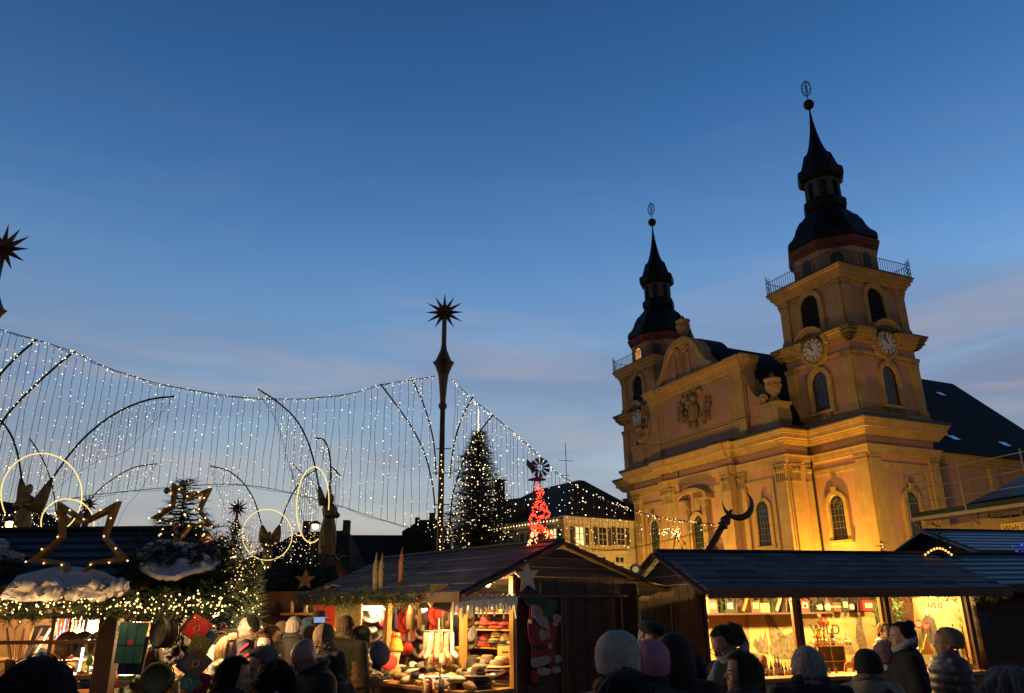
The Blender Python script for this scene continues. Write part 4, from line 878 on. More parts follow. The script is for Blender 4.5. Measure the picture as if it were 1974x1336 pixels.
def robe(root, F_, h, seed=0, side=False):
    q = MB(); q.M = F_; n = 28
    def w(a, z): return 1 + (.10*math.sin(a*9 + 3*math.sin(z*2.2))) * max(0, min(1, (h*.72-z)/(h*.3))) + .03*math.sin(a*5+z*6)
    q.lathe([(.16,0),(.21,.03*h),(.22,.15*h),(.23,.3*h),(.22,.42*h),(.18,.55*h),(.155,.63*h),(.19,.7*h),(.22,.78*h),(.17,.835*h),(.065,.87*h),(.06,.9*h)], n, wob=w)
    for k in range(9):
        a = k*.7; q.tube([(.16*math.cos(a),.15*math.sin(a),.62*h),(.21*math.cos(a+.3),.21*math.sin(a+.3),.4*h),(.22*math.cos(a+.75),.22*math.sin(a+.75),.2*h),(.2*math.cos(a+1.1),.2*math.sin(a+1.1),.01*h)], [.02,.035,.04,.03], 5)
    q.sphere((0,-.02,.95*h), (.085,.10,.125), 12, 10); q.sphere((0,.03,.965*h), (.10,.10,.12), 10, 8)
    q.tube([(.2,0,.79*h), (.27,-.08,.68*h), (.1,-.25,.68*h)], [.07,.08,.045], 8); q.tube([(-.2,0,.79*h), (-.27,-.08,.66*h), (-.06,-.25,.68*h)], [.07,.08,.045], 8)
    o = q.build('robed_body', M['gold'], root, True); md = o.modifiers.new('r', 'REMESH'); md.mode = 'VOXEL'; md.voxel_size = .028; md.use_smooth_shade = True
    return apply_mods(o)
def feather(root, A, B, w, F_, seed=0):
    """solid lower wing with pleats, from shoulder A to tip B"""
    A = Vector(A); B = Vector(B); d = (B-A); q = MB(); q.M = F_; n = 9; side = d.normalized().cross(Vector((0,1,0))).normalized()
    for k in range(n):
        f = (k/(n-1)-.5); q.tube([A + side*f*w*.75, A + d*.35 + side*f*w*.7, A + d*.72 + side*f*w*.4, B + side*f*w*.08], [.03,.035,.028,.014], 5)
    q.build('feathered_wing', M['gold'], root, True)
def ring(root, cx, cy, rx, ry, Y, r=.013, gap=None, rot=0, n=64, tail=None):
    inv = Vector((root.location.x, root.location.y, 0)); pts = []
    a0, a1 = (0, 2*math.pi) if gap is None else gap
    for k in range(n + (0 if gap is None else 1)):
        a = a0 + (a1-a0)*k/n; x, y = rx*math.cos(a), ry*math.sin(a); pts.append(at(cx + x*math.cos(rot)-y*math.sin(rot), cy + x*math.sin(rot)+y*math.cos(rot), Y)-inv)
    m = MB(); m.tube(pts, r, 8, close=gap is None)
    if tail: m.tube([at(x, y, Y)-inv for x, y in tail], r, 6)
    m.build('light_ring', M['neon'], root, True)
def angel(px, py_head, py_foot, Y, label, h=None, face=0, pedestal=True, body=True):
    a = at(px, py_head, Y); b = at(px, py_foot, Y); h = (a.z-b.z)/.98
    root = empty('angel_figure', (a.x, a.y, 0), 0, label, 'angel figure', 'golden angels with wings of light')
    F_ = Matrix.Translation((0,0,b.z)) @ Matrix.Rotation(face, 4, 'Z')
    sc_h = h/1.7; robe(root, F_ @ Matrix.Diagonal((sc_h, sc_h, 1, 1)), h)
    m = MB(); m.lathe([(.3,0),(.3,.2),(.12,.3),(.10,b.z-.2),(.17,b.z-.08),(.18,b.z+.01)], 16); m.build('pedestal', mat('pedestal_column', (.12,.10,.07), .7, .1), root, True)
    return root, F_, h, b.z
Y1 = 17
A1, F1, h1, _ = angel(56, 941, 1052, Y1, 'golden angel with huge wings of light at the left edge above the roof')
def wloc(F_, px, py, Y): return F_.inverted() @ (at(px, py, Y) - Vector((0,0,0)))
def fe(root, F_, pa, pb, Y, w):
    inv = Matrix.Translation((root.location.x, root.location.y, 0)); G = (inv @ F_).inverted(); feather(root, G @ at(*pa, Y), G @ at(*pb, Y), w, F_)
fe(A1, F1, (66,988), (101,921), Y1-.1, .34); fe(A1, F1, (46,980), (40,922), Y1-.1, .3)
wing(A1, [(337,764),(285,771),(228,794),(175,832),(135,875),(104,918)], [(337,764),(308,800),(245,868),(200,884),(163,903),(131,924),(104,950)], Y1, 34, 11)
wing(A1, [(-24,790),(2,812),(22,840),(35,880),(42,925)], [(-24,1000),(-5,990),(10,985),(28,985),(42,960)], Y1, 9, 12)
ring(A1, 80, 954, 78, 80, Y1-.5, gap=(-3.6, 2.3)); ring(A1, 130, 1008, 51, 46, Y1-.9, gap=(-4.0, .2), tail=[(80,1040),(66,1037)])
Y2 = 27
A2, F2, h2, _ = angel(140, 1000, 1075, Y2, 'small far angel with wings of light behind the leftmost wooden star')
fe(A2, F2, (144,1015), (156,985), Y2-.1, .4); fe(A2, F2, (134,1012), (110,985), Y2-.1, .35)
wing(A2, [(303,894),(257,902),(214,926),(182,954),(158,986)], [(303,894),(295,905),(263,955),(242,979),(222,1020),(200,1035),(158,1040)], Y2, 18, 13, .012, .005)
wing(A2, [(57,845),(79,879),(95,917),(103,947),(110,1000)], [(57,845),(56,875),(54,915),(53,950),(75,1000),(110,1030)], Y2, 10, 14, .012, .005)
Y3 = 19
A3, F3, h3, _ = angel(637, 958, 1075, Y3, 'golden angel seen side on with a tall bent wing of light near the middle', face=R(70))
fe(A3, F3, (622,975), (615,935), Y3, .3); fe(A3, F3, (632,975), (636,935), Y3+.2, .25)
wing(A3, [(497,750),(535,775),(570,808),(592,848),(606,893),(614,935)], [(497,750),(510,775),(530,805),(545,850),(560,905),(590,960),(614,985)], Y3, 28, 15)
wing(A3, [(608,845),(624,848),(634,870),(638,905),(637,935)], [(608,845),(612,858),(630,900),(634,925),(637,935)], Y3, 6, 16, dens=.08)
wing(A3, [(637,900),(645,905),(655,917),(655,918)], [(637,1060),(645,1040),(652,960),(655,920)], Y3, 7, 17, dens=.1)
wing(A3, [(560,890),(580,910),(600,925),(618,960)], [(560,900),(575,960),(590,1020),(618,1055)], Y3, 14, 23, dens=.14, arc_r=.012)
ring(A3, 603, 973, 31, 73, Y3-.4, gap=(1.1, 6.4), rot=.05, tail=[(588,1041),(601,1047)])
Y4 = 24
A4, F4, h4, _ = angel(519, 1030, 1100, Y4, 'golden angel framed by a glowing ring with wings of light left of the middle')
fe(A4, F4, (510,1045), (505,1012), Y4-.1, .35); fe(A4, F4, (528,1045), (539,1012), Y4-.1, .35)
wing(A4, [(405,898),(440,908),(468,930),(490,965),(504,1010)], [(405,898),(413,925),(432,975),(447,1035),(470,1060),(504,1075)], Y4, 20, 18, .011)
wing(A4, [(612,905),(588,920),(565,950),(551,980),(540,1012)], [(612,985),(600,1010),(585,1050),(565,1070),(540,1085)], Y4, 16, 19, .011)
ring(A4, 515, 1031, 48, 49, Y4-.5, tail=[(503,1079),(508,1088)])
wing(A4, [(448,1000),(470,1030),(490,1062)], [(448,1040),(470,1075),(490,1098)], Y4+3, 14, 24, .013, dens=.14, arc_r=.01)
# low swags of lights in front of the far roofs
def swag(x0, x1, y0, y1, Y, n, seed, label):
    a = at(x0, y0, Y); root = empty('light_swag', (a.x, a.y, 0), 0, label, 'light curtain', 'swags of light in front of the far roofs'); r_ = random.Random(seed); m = MB()
    inv = Vector((a.x, a.y, 0))
    m.k = 0; m.tube([at(x0+(x1-x0)*i/10, y0, Y)-inv for i in range(11)], .008, 3)
    for i in range(n):
        x = x0+(x1-x0)*i/n; T = at(x, y0+r_.uniform(-3,3), Y); strand_mesh(m, T-inv, at(x, y1+r_.uniform(-8,6), Y).z, seed+i, .014, .003, .2, .05)
    m.build('light_strands', [M['wire'], M['bulb']], root)
swag(552, 652, 1026, 1092, 30, 22, 31, 'dense swag of lights beside the side-on golden angel')
swag(440, 545, 1045, 1130, 20, 20, 32, 'dense swag of lights under the ringed golden angel')
swag(0, 125, 985, 1042, 21, 26, 33, 'dense swag of lights behind the left golden angel')
# ------------------------------------------------------------------ crescent pole
p0 = at(1368, 1058, 30.5); p1 = at(1394, 1012, 30.5)
cp = empty('crescent_pole', (p0.x, p0.y, 0), 0, 'leaning bronze pole topped by a large crescent moon in front of the church portal', 'crescent pole')
inv = Vector((p0.x, p0.y, 0)); g0 = p0 - (p1-p0)*2.4
m = MB(); m.tube([Vector((g0.x, g0.y, max(0, g0.z)))-inv, p0-inv, p1-inv], [.16,.13,.12], 10); m.build('pole', M['mast'], cp, True)
d_ = (p1-p0).normalized(); qm = Matrix.Translation(p1-inv) @ d_.to_track_quat('Z','Y').to_matrix().to_4x4()
m = MB(); m.M = qm @ Matrix.Scale(.8,4); m.lathe([(.13,-.16),(.26,-.06),(.27,0),(.17,.06),(.27,.2),(.25,.28),(.13,.5),(.09,.75),(.07,.86)], 12); m.build('finial_collar', M['mast'], cp, True)
c = at(1423, 972, 30.5); m = MB(); n = 28; ro = .62; pts_o = []; pts_i = []
a0 = R(163); a1 = R(424)
for k in range(n+1):
    a = a0+(a1-a0)*k/n; f = math.sin(math.pi*k/n); pts_o.append(Vector((c.x+ro*math.cos(a), c.y, c.z-.02+ro*math.sin(a)))-inv); ri = ro-.25*f
    pts_i.append(Vector((c.x+ri*math.cos(a)*1.0, c.y, c.z-.02+ri*math.sin(a)))-inv)
vs = []; fs = []
for o_, i_ in zip(pts_o, pts_i): mid = (o_+i_)/2; w_ = (o_-i_).length*.45+.004; vs += [o_, mid+Vector((0,-w_,0)), i_, mid+Vector((0,w_,0))]
for k in range(n):
    for j in range(4): fs.append((k*4+j, k*4+(j+1)%4, k*4+4+(j+1)%4, k*4+4+j))
m.add(vs, fs); fixn(m.build('crescent', M['mast'], cp, True))
# small lit swag of lights that looks like a comet, near the portal
cm = empty('light_ornament', tuple(at(1290, 1030, 27)), 0, 'small glittering arc of lights with a starburst hanging before the church portal', 'light ornament')
m = MB(); r_ = random.Random(4); o = at(1290, 1030, 27)
for k in range(90):
    t = r_.random(); x = 1270+40*t; y = 1030-9*math.sin(t*math.pi)+r_.uniform(-3,8)
    m.octa(at(x, y, 27)-o, .013)
for k in range(34): a = r_.random()*6.28; d = r_.random()*16; m.octa(at(1304+d*.6*math.cos(a), 1027+d*math.sin(a), 27)-o, .013)
m.build('bulb_cluster', M['bulb'], cm)
m = MB(); m.tube([at(x, y, 27)-o for x, y in ((1268,1040),(1275,1024),(1290,1021),(1304,1027),(1308,1045))], .02, 5); m.tube([at(1298, 1058, 27)-o+Vector((0,0,0)), at(1304, 1027, 27)-o], .02, 5); m.build('wire_frame', M['darkmetal'], cm)
# ------------------------------------------------------------------ foliage helpers
M['needle'] = mat('dark_fir_needles', (.022,.045,.018), .75, .5, 9)
M['needle_l'] = mat('fir_needles', (.05,.085,.025), .7, .45, 9)
M['bark'] = mat('fir_bark', (.05,.035,.022), .9, .3, 8)
M['wood_dark'] = mat('dark_stained_planks', (.060,.024,.011), .65, .35, 3, .3, 10, stretch=(1,1,6))
M['wood_h'] = mat('dark_stained_boards', (.060,.022,.011), .65, .35, 3, .3, 10, stretch=(6,1,1))
M['wood_warm'] = mat('honey_pine', (.42,.20,.055), .55, .25, 4, .2, 12, stretch=(1,1,.2))
M['wood_mid'] = mat('brown_timber_post', (.12,.055,.022), .6, .3, 4, .2, 12)
M['snow'] = mat('white_fleece_snow', (.62,.60,.60), .95, .08, 3, .5, 20)
M['shingle'] = tiled('bitumen_shingles', (.035,.037,.045), (.19,.195,.215), .62, .21, .7, .9, (.004,.004,.005), .37, .1)
M['glass'] = mat('window_glass', (.9,.9,.9), .02, 0, trans=1)
def twig(m, p, d, L, w, r_, n=7, droop=.15):
    """a sprig of needles: a stem with narrow blades either side"""
    p = Vector(p); d = Vector(d).normalized(); s = d.cross(Vector((r_.uniform(-.3,.3), r_.uniform(-.3,.3), 1))).normalized(); u = s.cross(d)
    for i in range(n):
        f = (i+.4)/n; c = p + d*L*f + Vector((0,0,-droop*L*f*f)); ww = w*(1-.55*f)
        for sg in (-1, 1):
            t = c + (s*sg*.9 + d*.55 + u*r_.uniform(-.35,.5)).normalized()*ww; b = d*ww*.16
            m.add([c-b, c+b, t], [(0,1,2)])
    e = p+d*L+Vector((0,0,-droop*L)); m.add([p+u*w*.1, p-u*w*.1, e], [(0,1,2)])
def garland(parent_or_none, path, thick, n, seed, label, group=None, bulbs=0, brad=.01, name='garland', mat_=None, loc=None, depth=None, L=.16, baubles=0, xt=.05, glow=None):
    r_ = random.Random(seed); P = [Vector(p) for p in path]; o = P[0]; root = empty(name, o, 0, label, 'garland', group)
    m = MB(); pts = [tuple(p-o) for p in P]; depth = depth or thick
    for i in range(n):
        c = Vector(interp(pts, r_.random())) + Vector((r_.uniform(-xt,xt), r_.uniform(-depth,depth)*.5, r_.gauss(0,.38)*thick)); d = Vector((r_.uniform(-1,1), r_.uniform(-1,.5), r_.uniform(-.9,.6)))
        twig(m, c, d, L*r_.uniform(.6,1.3), L*.33, r_)
    m.tube(pts, .012, 4); m.build('fir_sprigs', mat_ or M['needle'], root)
    if bulbs:
        m = MB()
        for i in range(bulbs):
            c = Vector(interp(pts, r_.random())) + Vector((r_.uniform(-xt,xt), -depth*.55-r_.uniform(0,.03), r_.gauss(0,.36)*thick)); m.octa(c, brad*r_.choice((.6,.8,1,1,1.35)))
        m.build('light_string', M['bulb_near'], root)['kind'] = 'stuff'
    if glow:
        for k in range(glow[0]): lamp('lamp_light', root, tuple(Vector(interp(pts, (k+.5)/glow[0]))+Vector((0, -depth*.7-.05, -.02))), glow[1], (1.0,.58,.22), .12)
    for k in range(baubles):
        c = Vector(interp(pts, r_.random())) + Vector((0, -depth*.6, r_.uniform(-.4,.3)*thick)); m = MB(); m.sphere(c, .022, 10, 8); m.build('bauble', mat('bauble_paint_%d' % k, r_.choice(((.5,.03,.02),(.5,.3,.1),(.4,.3,.25))), .2, .05, metal=.6), root, True)
    return root
def fir(name, base, h, rad, n, seed, label, bulbs=0, brad=.018, bmat=None, needle=None, loose=0.0, L=.3, cat='Christmas tree', lean=(0,0), skip=0):
    """a fir: trunk, drooping whorls of branches set with sprigs"""
    r_ = random.Random(seed); t = empty(name, base, 0, label, cat); tr = MB(); tr.tube([(0,0,0), (lean[0]*.5,lean[1]*.5,h*.5), (lean[0],lean[1],h*.97)], [h*.016+.01, h*.010+.006, .006], 8); tr.build('trunk', M['bark'], t)
    m = MB(); lights = []
    for i in range(n):
        f = skip + (1-skip)*(i/n)**1.0; z = h*(.10 + .9*f); prof = (1-f)**.82; R_ = rad*prof*r_.uniform(.6,1.18)*(1+.16*math.sin(z*2.1+i*2.399*1.0)) + .03*rad; a = i*2.399 + r_.uniform(-.4,.4)
        d = Vector((math.cos(a), math.sin(a), .25 - .45*prof*r_.uniform(.4,1.2))); d.normalize(); c0 = Vector((lean[0]*f, lean[1]*f, z))
        m.tube([c0, c0+d*R_*.5+Vector((0,0,-.01)), c0+d*R_+Vector((0,0,R_*.06))], [.010*h**.4, .007*h**.4, .003], 3)
        k = max(2, int(R_/L*3.2))
        for j in range(k):
            g = (j+.6)/k; p = c0 + d*R_*g; sd = d.cross(Vector((0,0,1))).normalized()*(1 if j % 2 else -1)
            dd = (d*.8 + sd*r_.uniform(.5,1.0) + Vector((0,0,r_.uniform(-.35,.25)))).normalized(); twig(m, p, dd, L*(1.15-g*.5)*r_.uniform(.7,1.2), L*.28, r_, 6, .25)
        twig(m, c0+d*R_*.85, d, L*.9, L*.3, r_, 6, .0); 
        for _ in range(1+int(4*prof)): lights.append(c0 + d*R_*r_.uniform(.72,1.05) + Vector((r_.uniform(-.1,.1), r_.uniform(-.1,.1), r_.uniform(-.1,.1)))*L)
    twig(m, (lean[0],lean[1],h*.9), (0,0,1), h*.1, L*.25, r_, 8, 0)
    m.build('crown', needle or M['needle'], t)
    if bulbs:
        m = MB(); r_.shuffle(lights)
        for p in lights[:bulbs]: m.octa(p, brad*r_.choice((.6,.8,1,1,1.3)))
        m.build('light_string', bmat or M['bulb'], t)['kind'] = 'stuff'
    return t
p = at(921, 1098, 36)
top = at(921, 832, 36)
big = fir('christmas_tree', (p.x, p.y, 0), top.z, 2.75, 900, 41, 'big outdoor Christmas tree covered in warm lights right of the tall star mast', 620, .021, M['bulb'], M['needle_l'], L=.40, skip=.12)
m = MB(); r_ = random.Random(1)
for k in range(8): m.octa((r_.uniform(-.03,.03), 0, top.z+.1+k*.12), .03)
for k in range(26): m.octa((r_.uniform(-.22,.22), r_.uniform(-.1,.1), top.z-.15+r_.uniform(-.15,.15)), .03)
m.tube([(0,0,top.z-.3),(0,0,top.z+1.1)], .012, 4); m.build('treetop_light', M['bulb'], big)
p = at(1815, 1060, 14); fir('fir_tree', (p.x, p.y, 0), at(1815, 1008, 14).z, .75, 60, 43, 'dark small fir tree standing before the scaffolded building', 10, .012, L=.16, cat='tree', skip=.25)
p = at(1700, 1060, 15); fir('fir_tree', (p.x, p.y, 0), at(1698, 1040, 15).z, .35, 46, 44, 'small fir tip with a few lights peeping over the dark shingled roof', 24, .012, L=.13, cat='tree', skip=.3)
# arch of big bulbs peeping over the shingled roof
a_ = at(1785, 1068, 13.4); ab = empty('bulb_arch', a_, 0, 'small arch of big warm bulbs just above the right end of the shingled roof', 'light ornament')
m = MB(); m.tube([at(1784+50*i/12, 1070-12*math.sin(math.pi*i/12), 13.4)-a_ for i in range(13)], .012, 5); m.build('arch_frame', M['needle'], ab)
for i in range(10): m = MB(); m.sphere(at(1784+50*i/9, 1069-12*math.sin(math.pi*i/9), 13.36)-a_, .019, 8, 6); m.build('bulb', emit('amber_globe', (1.0, .50, .10), 2.2) if i == 0 else bpy.data.materials['amber_globe'], ab)
# ------------------------------------------------------------------ gabled market hut
def hut(name, label, origin, ang, W, D, ez, rz, ov=(.3,.3), front_ov=.35, roofmat=None, wallmat=None, ridge_f=.5, walls='LRB', cat='market stall', boards=True, tile_ov=.25, post_x=(), base_z=.8, gab_l=True):
    """x along the front, y into the depth; ridge runs along x. walls: L, R, B closed sides"""
    root = empty(name, origin, ang, label, cat); wm = wallmat or M['wood_dark']; yr = -front_ov + (D+2*front_ov)*ridge_f
    y0, y1 = -front_ov, D+front_ov; T = .05
    rf_ = MB()
    for (ya, yb) in ((y0, yr), (yr, y1)):
        za, zb = (ez, rz) if yb == yr and ya == y0 else (rz, ez)
        n = Vector((0, -(zb-za), yb-ya)).normalized()
        rows = 7; 
        for k in range(rows):
            f0, f1 = k/rows, (k+1)/rows
            if za < zb: A = (ya+(yb-ya)*f0, za+(zb-za)*f0); B = (ya+(yb-ya)*f1, za+(zb-za)*f1)
            else: A = (ya+(yb-ya)*f0, za+(zb-za)*f0); B = (ya+(yb-ya)*f1, za+(zb-za)*f1)
            lift = .016
            la, lb = (lift, .0) if za < zb else (.0, lift)
            rf_.add([(-ov[0], A[0], A[1]+la+.03), (W+ov[1], A[0], A[1]+la+.03), (W+ov[1], B[0], B[1]+lb+.03), (-ov[0], B[0], B[1]+lb+.03), (-ov[0], A[0], A[1]), (W+ov[1], A[0], A[1]), (W+ov[1], B[0], B[1]), (-ov[0], B[0], B[1])],
                    [(0,1,2,3),(4,7,6,5),(0,4,5,1),(2,6,7,3),(0,3,7,4),(1,5,6,2)])
    ro = uvbox(fixn(rf_.build('roof', roofmat or M['shingle'], root)))
    m = MB(); m.bar((-ov[0]-.01, yr, rz+.035), (W+ov[1]+.01, yr, rz+.035), .16, .03); m.build('ridge_cap', M['flash'], ro)
    for x in (-ov[0]-.015, W+ov[1]+.015):
        m = MB(); m.bar((x, y0, ez-.02), (x, yr, rz-.02), .03, .14, up=(1,0,0)) ; m.bar((x, yr, rz-.02), (x, y1, ez-.02), .03, .14, up=(1,0,0)); m.build('bargeboard', M['wood_mid'], ro)
    for yf in (y0-.012, y1+.012): m = MB(); m.bar((-ov[0], yf, ez-.03), (W+ov[1], yf, ez-.03), .024, .12); m.build('fascia', M['wood_mid'], ro)
    def zroof(y): return ez+(rz-ez)*(y-y0)/(yr-y0) if y < yr else rz-(rz-ez)*(y-yr)/(y1-yr)
    for s_, x in (('L', 0), ('R', W)):
        if s_ not in walls: continue
        m = MB(); nb = max(6, int(D/.14))
        x0, x1 = (x, x+.04) if s_ == 'L' else (x-.04, x)
        zt = min(zroof(0), zroof(D))
        for k in range(nb): a = D*k/nb; b = D*(k+1)/nb-.006; dx = .006*(k % 2); m.box(x0-dx, x1+dx, a, b, .05, zt-.03)
        m.build('side_wall', wm, root)
        m = MB(); rows = max(3, int((rz-zt)/.13))
        for k in range(rows):
            za = zt-.02+(rz-.07-zt)*k/rows; zb = zt-.02+(rz-.07-zt)*(k+1)/rows
            ya = y0+(za-ez+.06)/(rz-ez)*(yr-y0)+.04; yb = y1-(za-ez+.06)/(rz-ez)*(y1-yr)-.04; yc = y0+(zb-ez+.06)/(rz-ez)*(yr-y0)+.04; yd = y1-(zb-ez+.06)/(rz-ez)*(y1-yr)-.04
            ya = max(ya, 0 if k == 0 else ya); xx0, xx1 = x0-.012-(.008*(1 if s_ == 'L' else 0)), x1+.012
            if yd > yc: m.add([(xx0,ya,za),(xx0,yb,za),(xx0,yd,zb-.006),(xx0,yc,zb-.006),(xx1,ya,za),(xx1,yb,za),(xx1,yd,zb-.006),(xx1,yc,zb-.006)], [(0,1,2,3),(7,6,5,4),(0,4,5,1),(1,5,6,2),(2,6,7,3),(3,7,4,0)])
        fixn(m.build('gable_boards', M['wood_h'] if wallmat is None else wm, root))
    if 'B' in walls: m = MB(); m.box(0, W, D-.04, D, .05, ez-.02); m.build('back_wall', wm, root)
    m = MB(); m.box(0, W, .0, D, 0, .05); m.build('floor_deck', M['wood_mid'], root)
    for x in post_x: m = MB(); m.box(x-.045, x+.045, 0, .09, .05, zroof(0)-.02); m.build('post', M['wood_mid'], root)
    m = MB(); m.box(0, W, .0, .08, zroof(0)-.16, zroof(0)-.03); m.build('lintel', M['wood_dark'], root)
    return root, zroof
def stall_lamp(pos, ang, label, power, col=(1.0,.62,.19), down=True, r=.06, ems=30, spot=None, tgt=None):
    L_ = empty('stall_lamp', pos, ang, label, 'lamp'); m = MB(); m.lathe([(.03,.1),(.05,.09),(.11,.01),(.115,-.01),(.10,-.01),(.02,.06)], 14); m.tube([(0,0,.09),(0,0,.22)], .008, 5); m.build('lamp_shade', M['darkmetal'], L_)
    m = MB(); m.sphere((0,0,-.01), (.045,.045,.06), 10, 8); m.build('bulb', emit('hot_bulb', col, ems), L_, True)
    lamp('lamp_light', L_, (0,0,-.10), power, col, r); return L_
# ---- the dark shingled stall on the right (front faces the camera)
WA = math.atan2(12.2-10.9, 7.38-2.51)
wild, wz = hut('market_stall', 'dark market stall with a long shingled roof selling bottled spirits on the right', (2.62, 11.25, 0), WA, 4.62, 2.35, 1.99, 2.60, (.12,.32), .36, post_x=(), ridge_f=.5)
def wl(x, y, z): return rootmat(wild) @ Vector((x, y, z))
WI = rootmat(wild).inverted()
def on_w(px, py, y): o = WI @ EYE; d = WI.to_3x3() @ ray(px, py); return o + d*((y-o.y)/d.y)
for px in (1350, 1541, 1711, 1868):
    p = on_w(px, 1160, 0)
    m = MB(); m.box(p.x-.05, p.x+.02, 0, .10, .05, 1.95); m.build('post', M['wood_dark'], wild)
    m = MB(); m.box(p.x+.02 if px > 1400 else p.x+.02, p.x+.035, .005, .09, .05, 1.93); m.build('lit_post_batten', M['wood_warm'], wild) if False else None
    if px in (1541, 1711, 1868):
        m = MB(); m.box(p.x-.085, p.x-.05, .06, .12, .95, 1.95); m.build('pine_batten', M['wood_warm'], wild)
pz = on_w(1600, 1302, -.05); CZ = pz.z
m = MB(); m.box(.05, 4.57, -.22, .45, CZ-.05, CZ); ct = m.build('counter', M['wood_warm'], wild)
m = MB(); m.box(.05, 4.57, -.02, .0, .05, CZ-.05); m.build('counter_front', M['wood_mid'], wild)
# back panel: printed mural
BY = 2.28
M['mural'] = mat('parchment_mural_print', (.60,.42,.17), .8, .12, 2)
M['mural_ink'] = mat('grey_mural_ink', (.07,.06,.045), .85, .65, 22, col2=(.36,.28,.15))
M['inkred'] = mat('red_print_ink', (.55,.045,.015), .7, .05)
za, zb = .35, on_w(1450, 1183, BY).z
mu = MB(); mu.box(.06, 4.56, BY-.02, BY-.0, za, zb); mural = mu.build('mural', M['mural'], wild)
def mx_(px, py, y=BY-.024): p = on_w(px, py, y); return (p.x, p.z)
def print_poly(pts, name='mural_drawing', m_=None, y=BY-.024, par=None):
    q = MB(); q.prism([mx_(*p, y) for p in pts], (0, y, 0), (1,0,0), (0,0,1), (0,-.003,0)); return fixn(q.build(name, m_ or M['mural_ink'], par or mural))
print_poly([(1478,1183),(1490,1190),(1497,1205),(1510,1222),(1519,1236),(1500,1238),(1492,1250),(1484,1232),(1482,1210),(1474,1190)])
print_poly([(1482,1245),(1505,1228),(1530,1217),(1545,1208),(1545,1262),(1530,1270),(1500,1270),(1486,1262)])
print_poly([(1434,1252),(1448,1256),(1466,1262),(1478,1284),(1460,1285),(1440,1270)])
print_poly([(1452,1240),(1456,1230),(1462,1238),(1466,1222),(1470,1235),(1475,1215),(1480,1236),(1482,1262),(1462,1258)])
print_poly([(1436,1184),(1442,1184),(1444,1215),(1446,1250),(1438,1250),(1436,1215)], m_=mat('pale_mural_shade', (.26,.19,.10), .85, .2, 8))
print_poly([(1548,1262),(1556,1240),(1575,1228),(1600,1226),(1640,1236),(1650,1262)], m_=mat('faint_mural_hills', (.30,.22,.11), .85, .4, 9))
print_poly([(1650,1185),(1660,1187),(1664,1215),(1672,1245),(1660,1262),(1650,1230)], m_=M['mural_ink'])
hq = MB(); hr_ = random.Random(19)
for (cx, cy, rx_h, ry_h, n_h, an) in ((1505,1215,26,20,150,-.6),(1515,1248,30,18,190,.5),(1462,1245,22,14,120,1.2),(1452,1270,18,10,90,.2),(1600,1246,48,12,190,.15),(1390,1240,20,30,60,1.4),(1656,1225,12,34,90,1.3),(1420,1205,40,10,70,.1),(1575,1200,30,6,40,.1),(1630,1206,22,8,40,.1),(1530,1200,12,8,30,.2)):
    for _ in range(n_h):
        px_ = cx+hr_.gauss(0,.5)*rx_h; py_ = cy+hr_.gauss(0,.5)*ry_h
        if py_ < 1186: continue
        a_h = an+hr_.uniform(-.5,.5); L_h = hr_.uniform(.012,.045); p = on_w(px_, py_, BY-.03); w_h = hr_.uniform(.0012,.0035); hq.bar((p.x-L_h*math.cos(a_h)/2, BY-.0285-hr_.uniform(0,.001), p.z-L_h*math.sin(a_h)/2), (p.x+L_h*math.cos(a_h)/2, BY-.0285, p.z+L_h*math.sin(a_h)/2), w_h, .0008)
hq.build('mural_hatching', mat('dark_hatching_ink', (.09,.07,.045), .9, .3), mural)
# printed lettering and berries
p = on_w(1591, 1213, BY-.03); q = on_w(1591, 1197, BY-.03)
lt = bars_text('WILD', .235, 'lettering', mat('charcoal_lettering', (.07,.05,.04), .7), mural, (p.x, BY-.03, p.z-.085), (R(90),0,0), .002)
bz = on_w(1588, 1193, BY-.03)
for i, (dx, dz) in enumerate(((-.074,-.06),(0,-.065),(.074,-.06),(-.038,.018),(.038,.018),(0,.078))):
    m = MB(); m.M = Matrix.Translation((bz.x+dx, BY-.03, bz.z+dz-.01)); m.sphere((0,0,0), (.03,.004,.042 if i < 3 else .036), 14, 8); m.build('printed_berry', M['inkred'], mural)
# right hand poster on the inner side wall
def on_wx(px, py, x): o = WI @ EYE; d = WI.to_3x3() @ ray(px, py); return o + d*((x-o.x)/d.x)
PX = 4.55
def pw_(pts, x, name, m_, par, th=.003):
    q = MB(); q.prism([(on_wx(*p, x).y, on_wx(*p, x).z) for p in pts], (x, 0, 0), (0,1,0), (0,0,1), (-th,0,0)); return fixn(q.build(name, m_, par))
poster = pw_([(1760,1150),(1850,1150),(1864,1285),(1768,1280)], PX, 'poster', mat('grey_photo_poster', (.06,.05,.03), .6, .5, 3, col2=(.30,.23,.11)), wild, .01)
_p = on_wx(1800, 1166, PX-.02); _q = on_wx(1782, 1166, PX-.02); tx = bars_text('WILD', .125, 'lettering', mat('poster_lettering', (.03,.025,.02), .7), poster, (PX-.016, _p.y, _p.z-.05), (R(90),0,R(-90)), .002)
tx.scale = (abs(_q.y-_p.y)*2/.36, 1, 1)
pw_([(1777,1215),(1778,1195),(1783,1187),(1783,1181),(1793,1181),(1792,1187),(1801,1193),(1806,1215),(1800,1240),(1780,1240)], PX-.012, 'printed_figure', mat('figure_print', (.04,.035,.03), .7, .3, 12), poster)
pw_([(1784,1183),(1784,1174),(1788,1170),(1792,1174),(1792,1183),(1788,1187)], PX-.017, 'printed_face', mat('face_print', (.42,.28,.15), .7), poster)
pw_([(1812,1190),(1822,1182),(1832,1190),(1842,1200),(1850,1225),(1830,1240),(1815,1235)], PX-.012, 'printed_stag', mat('stag_print', (.24,.19,.10), .7, .5, 14), poster)
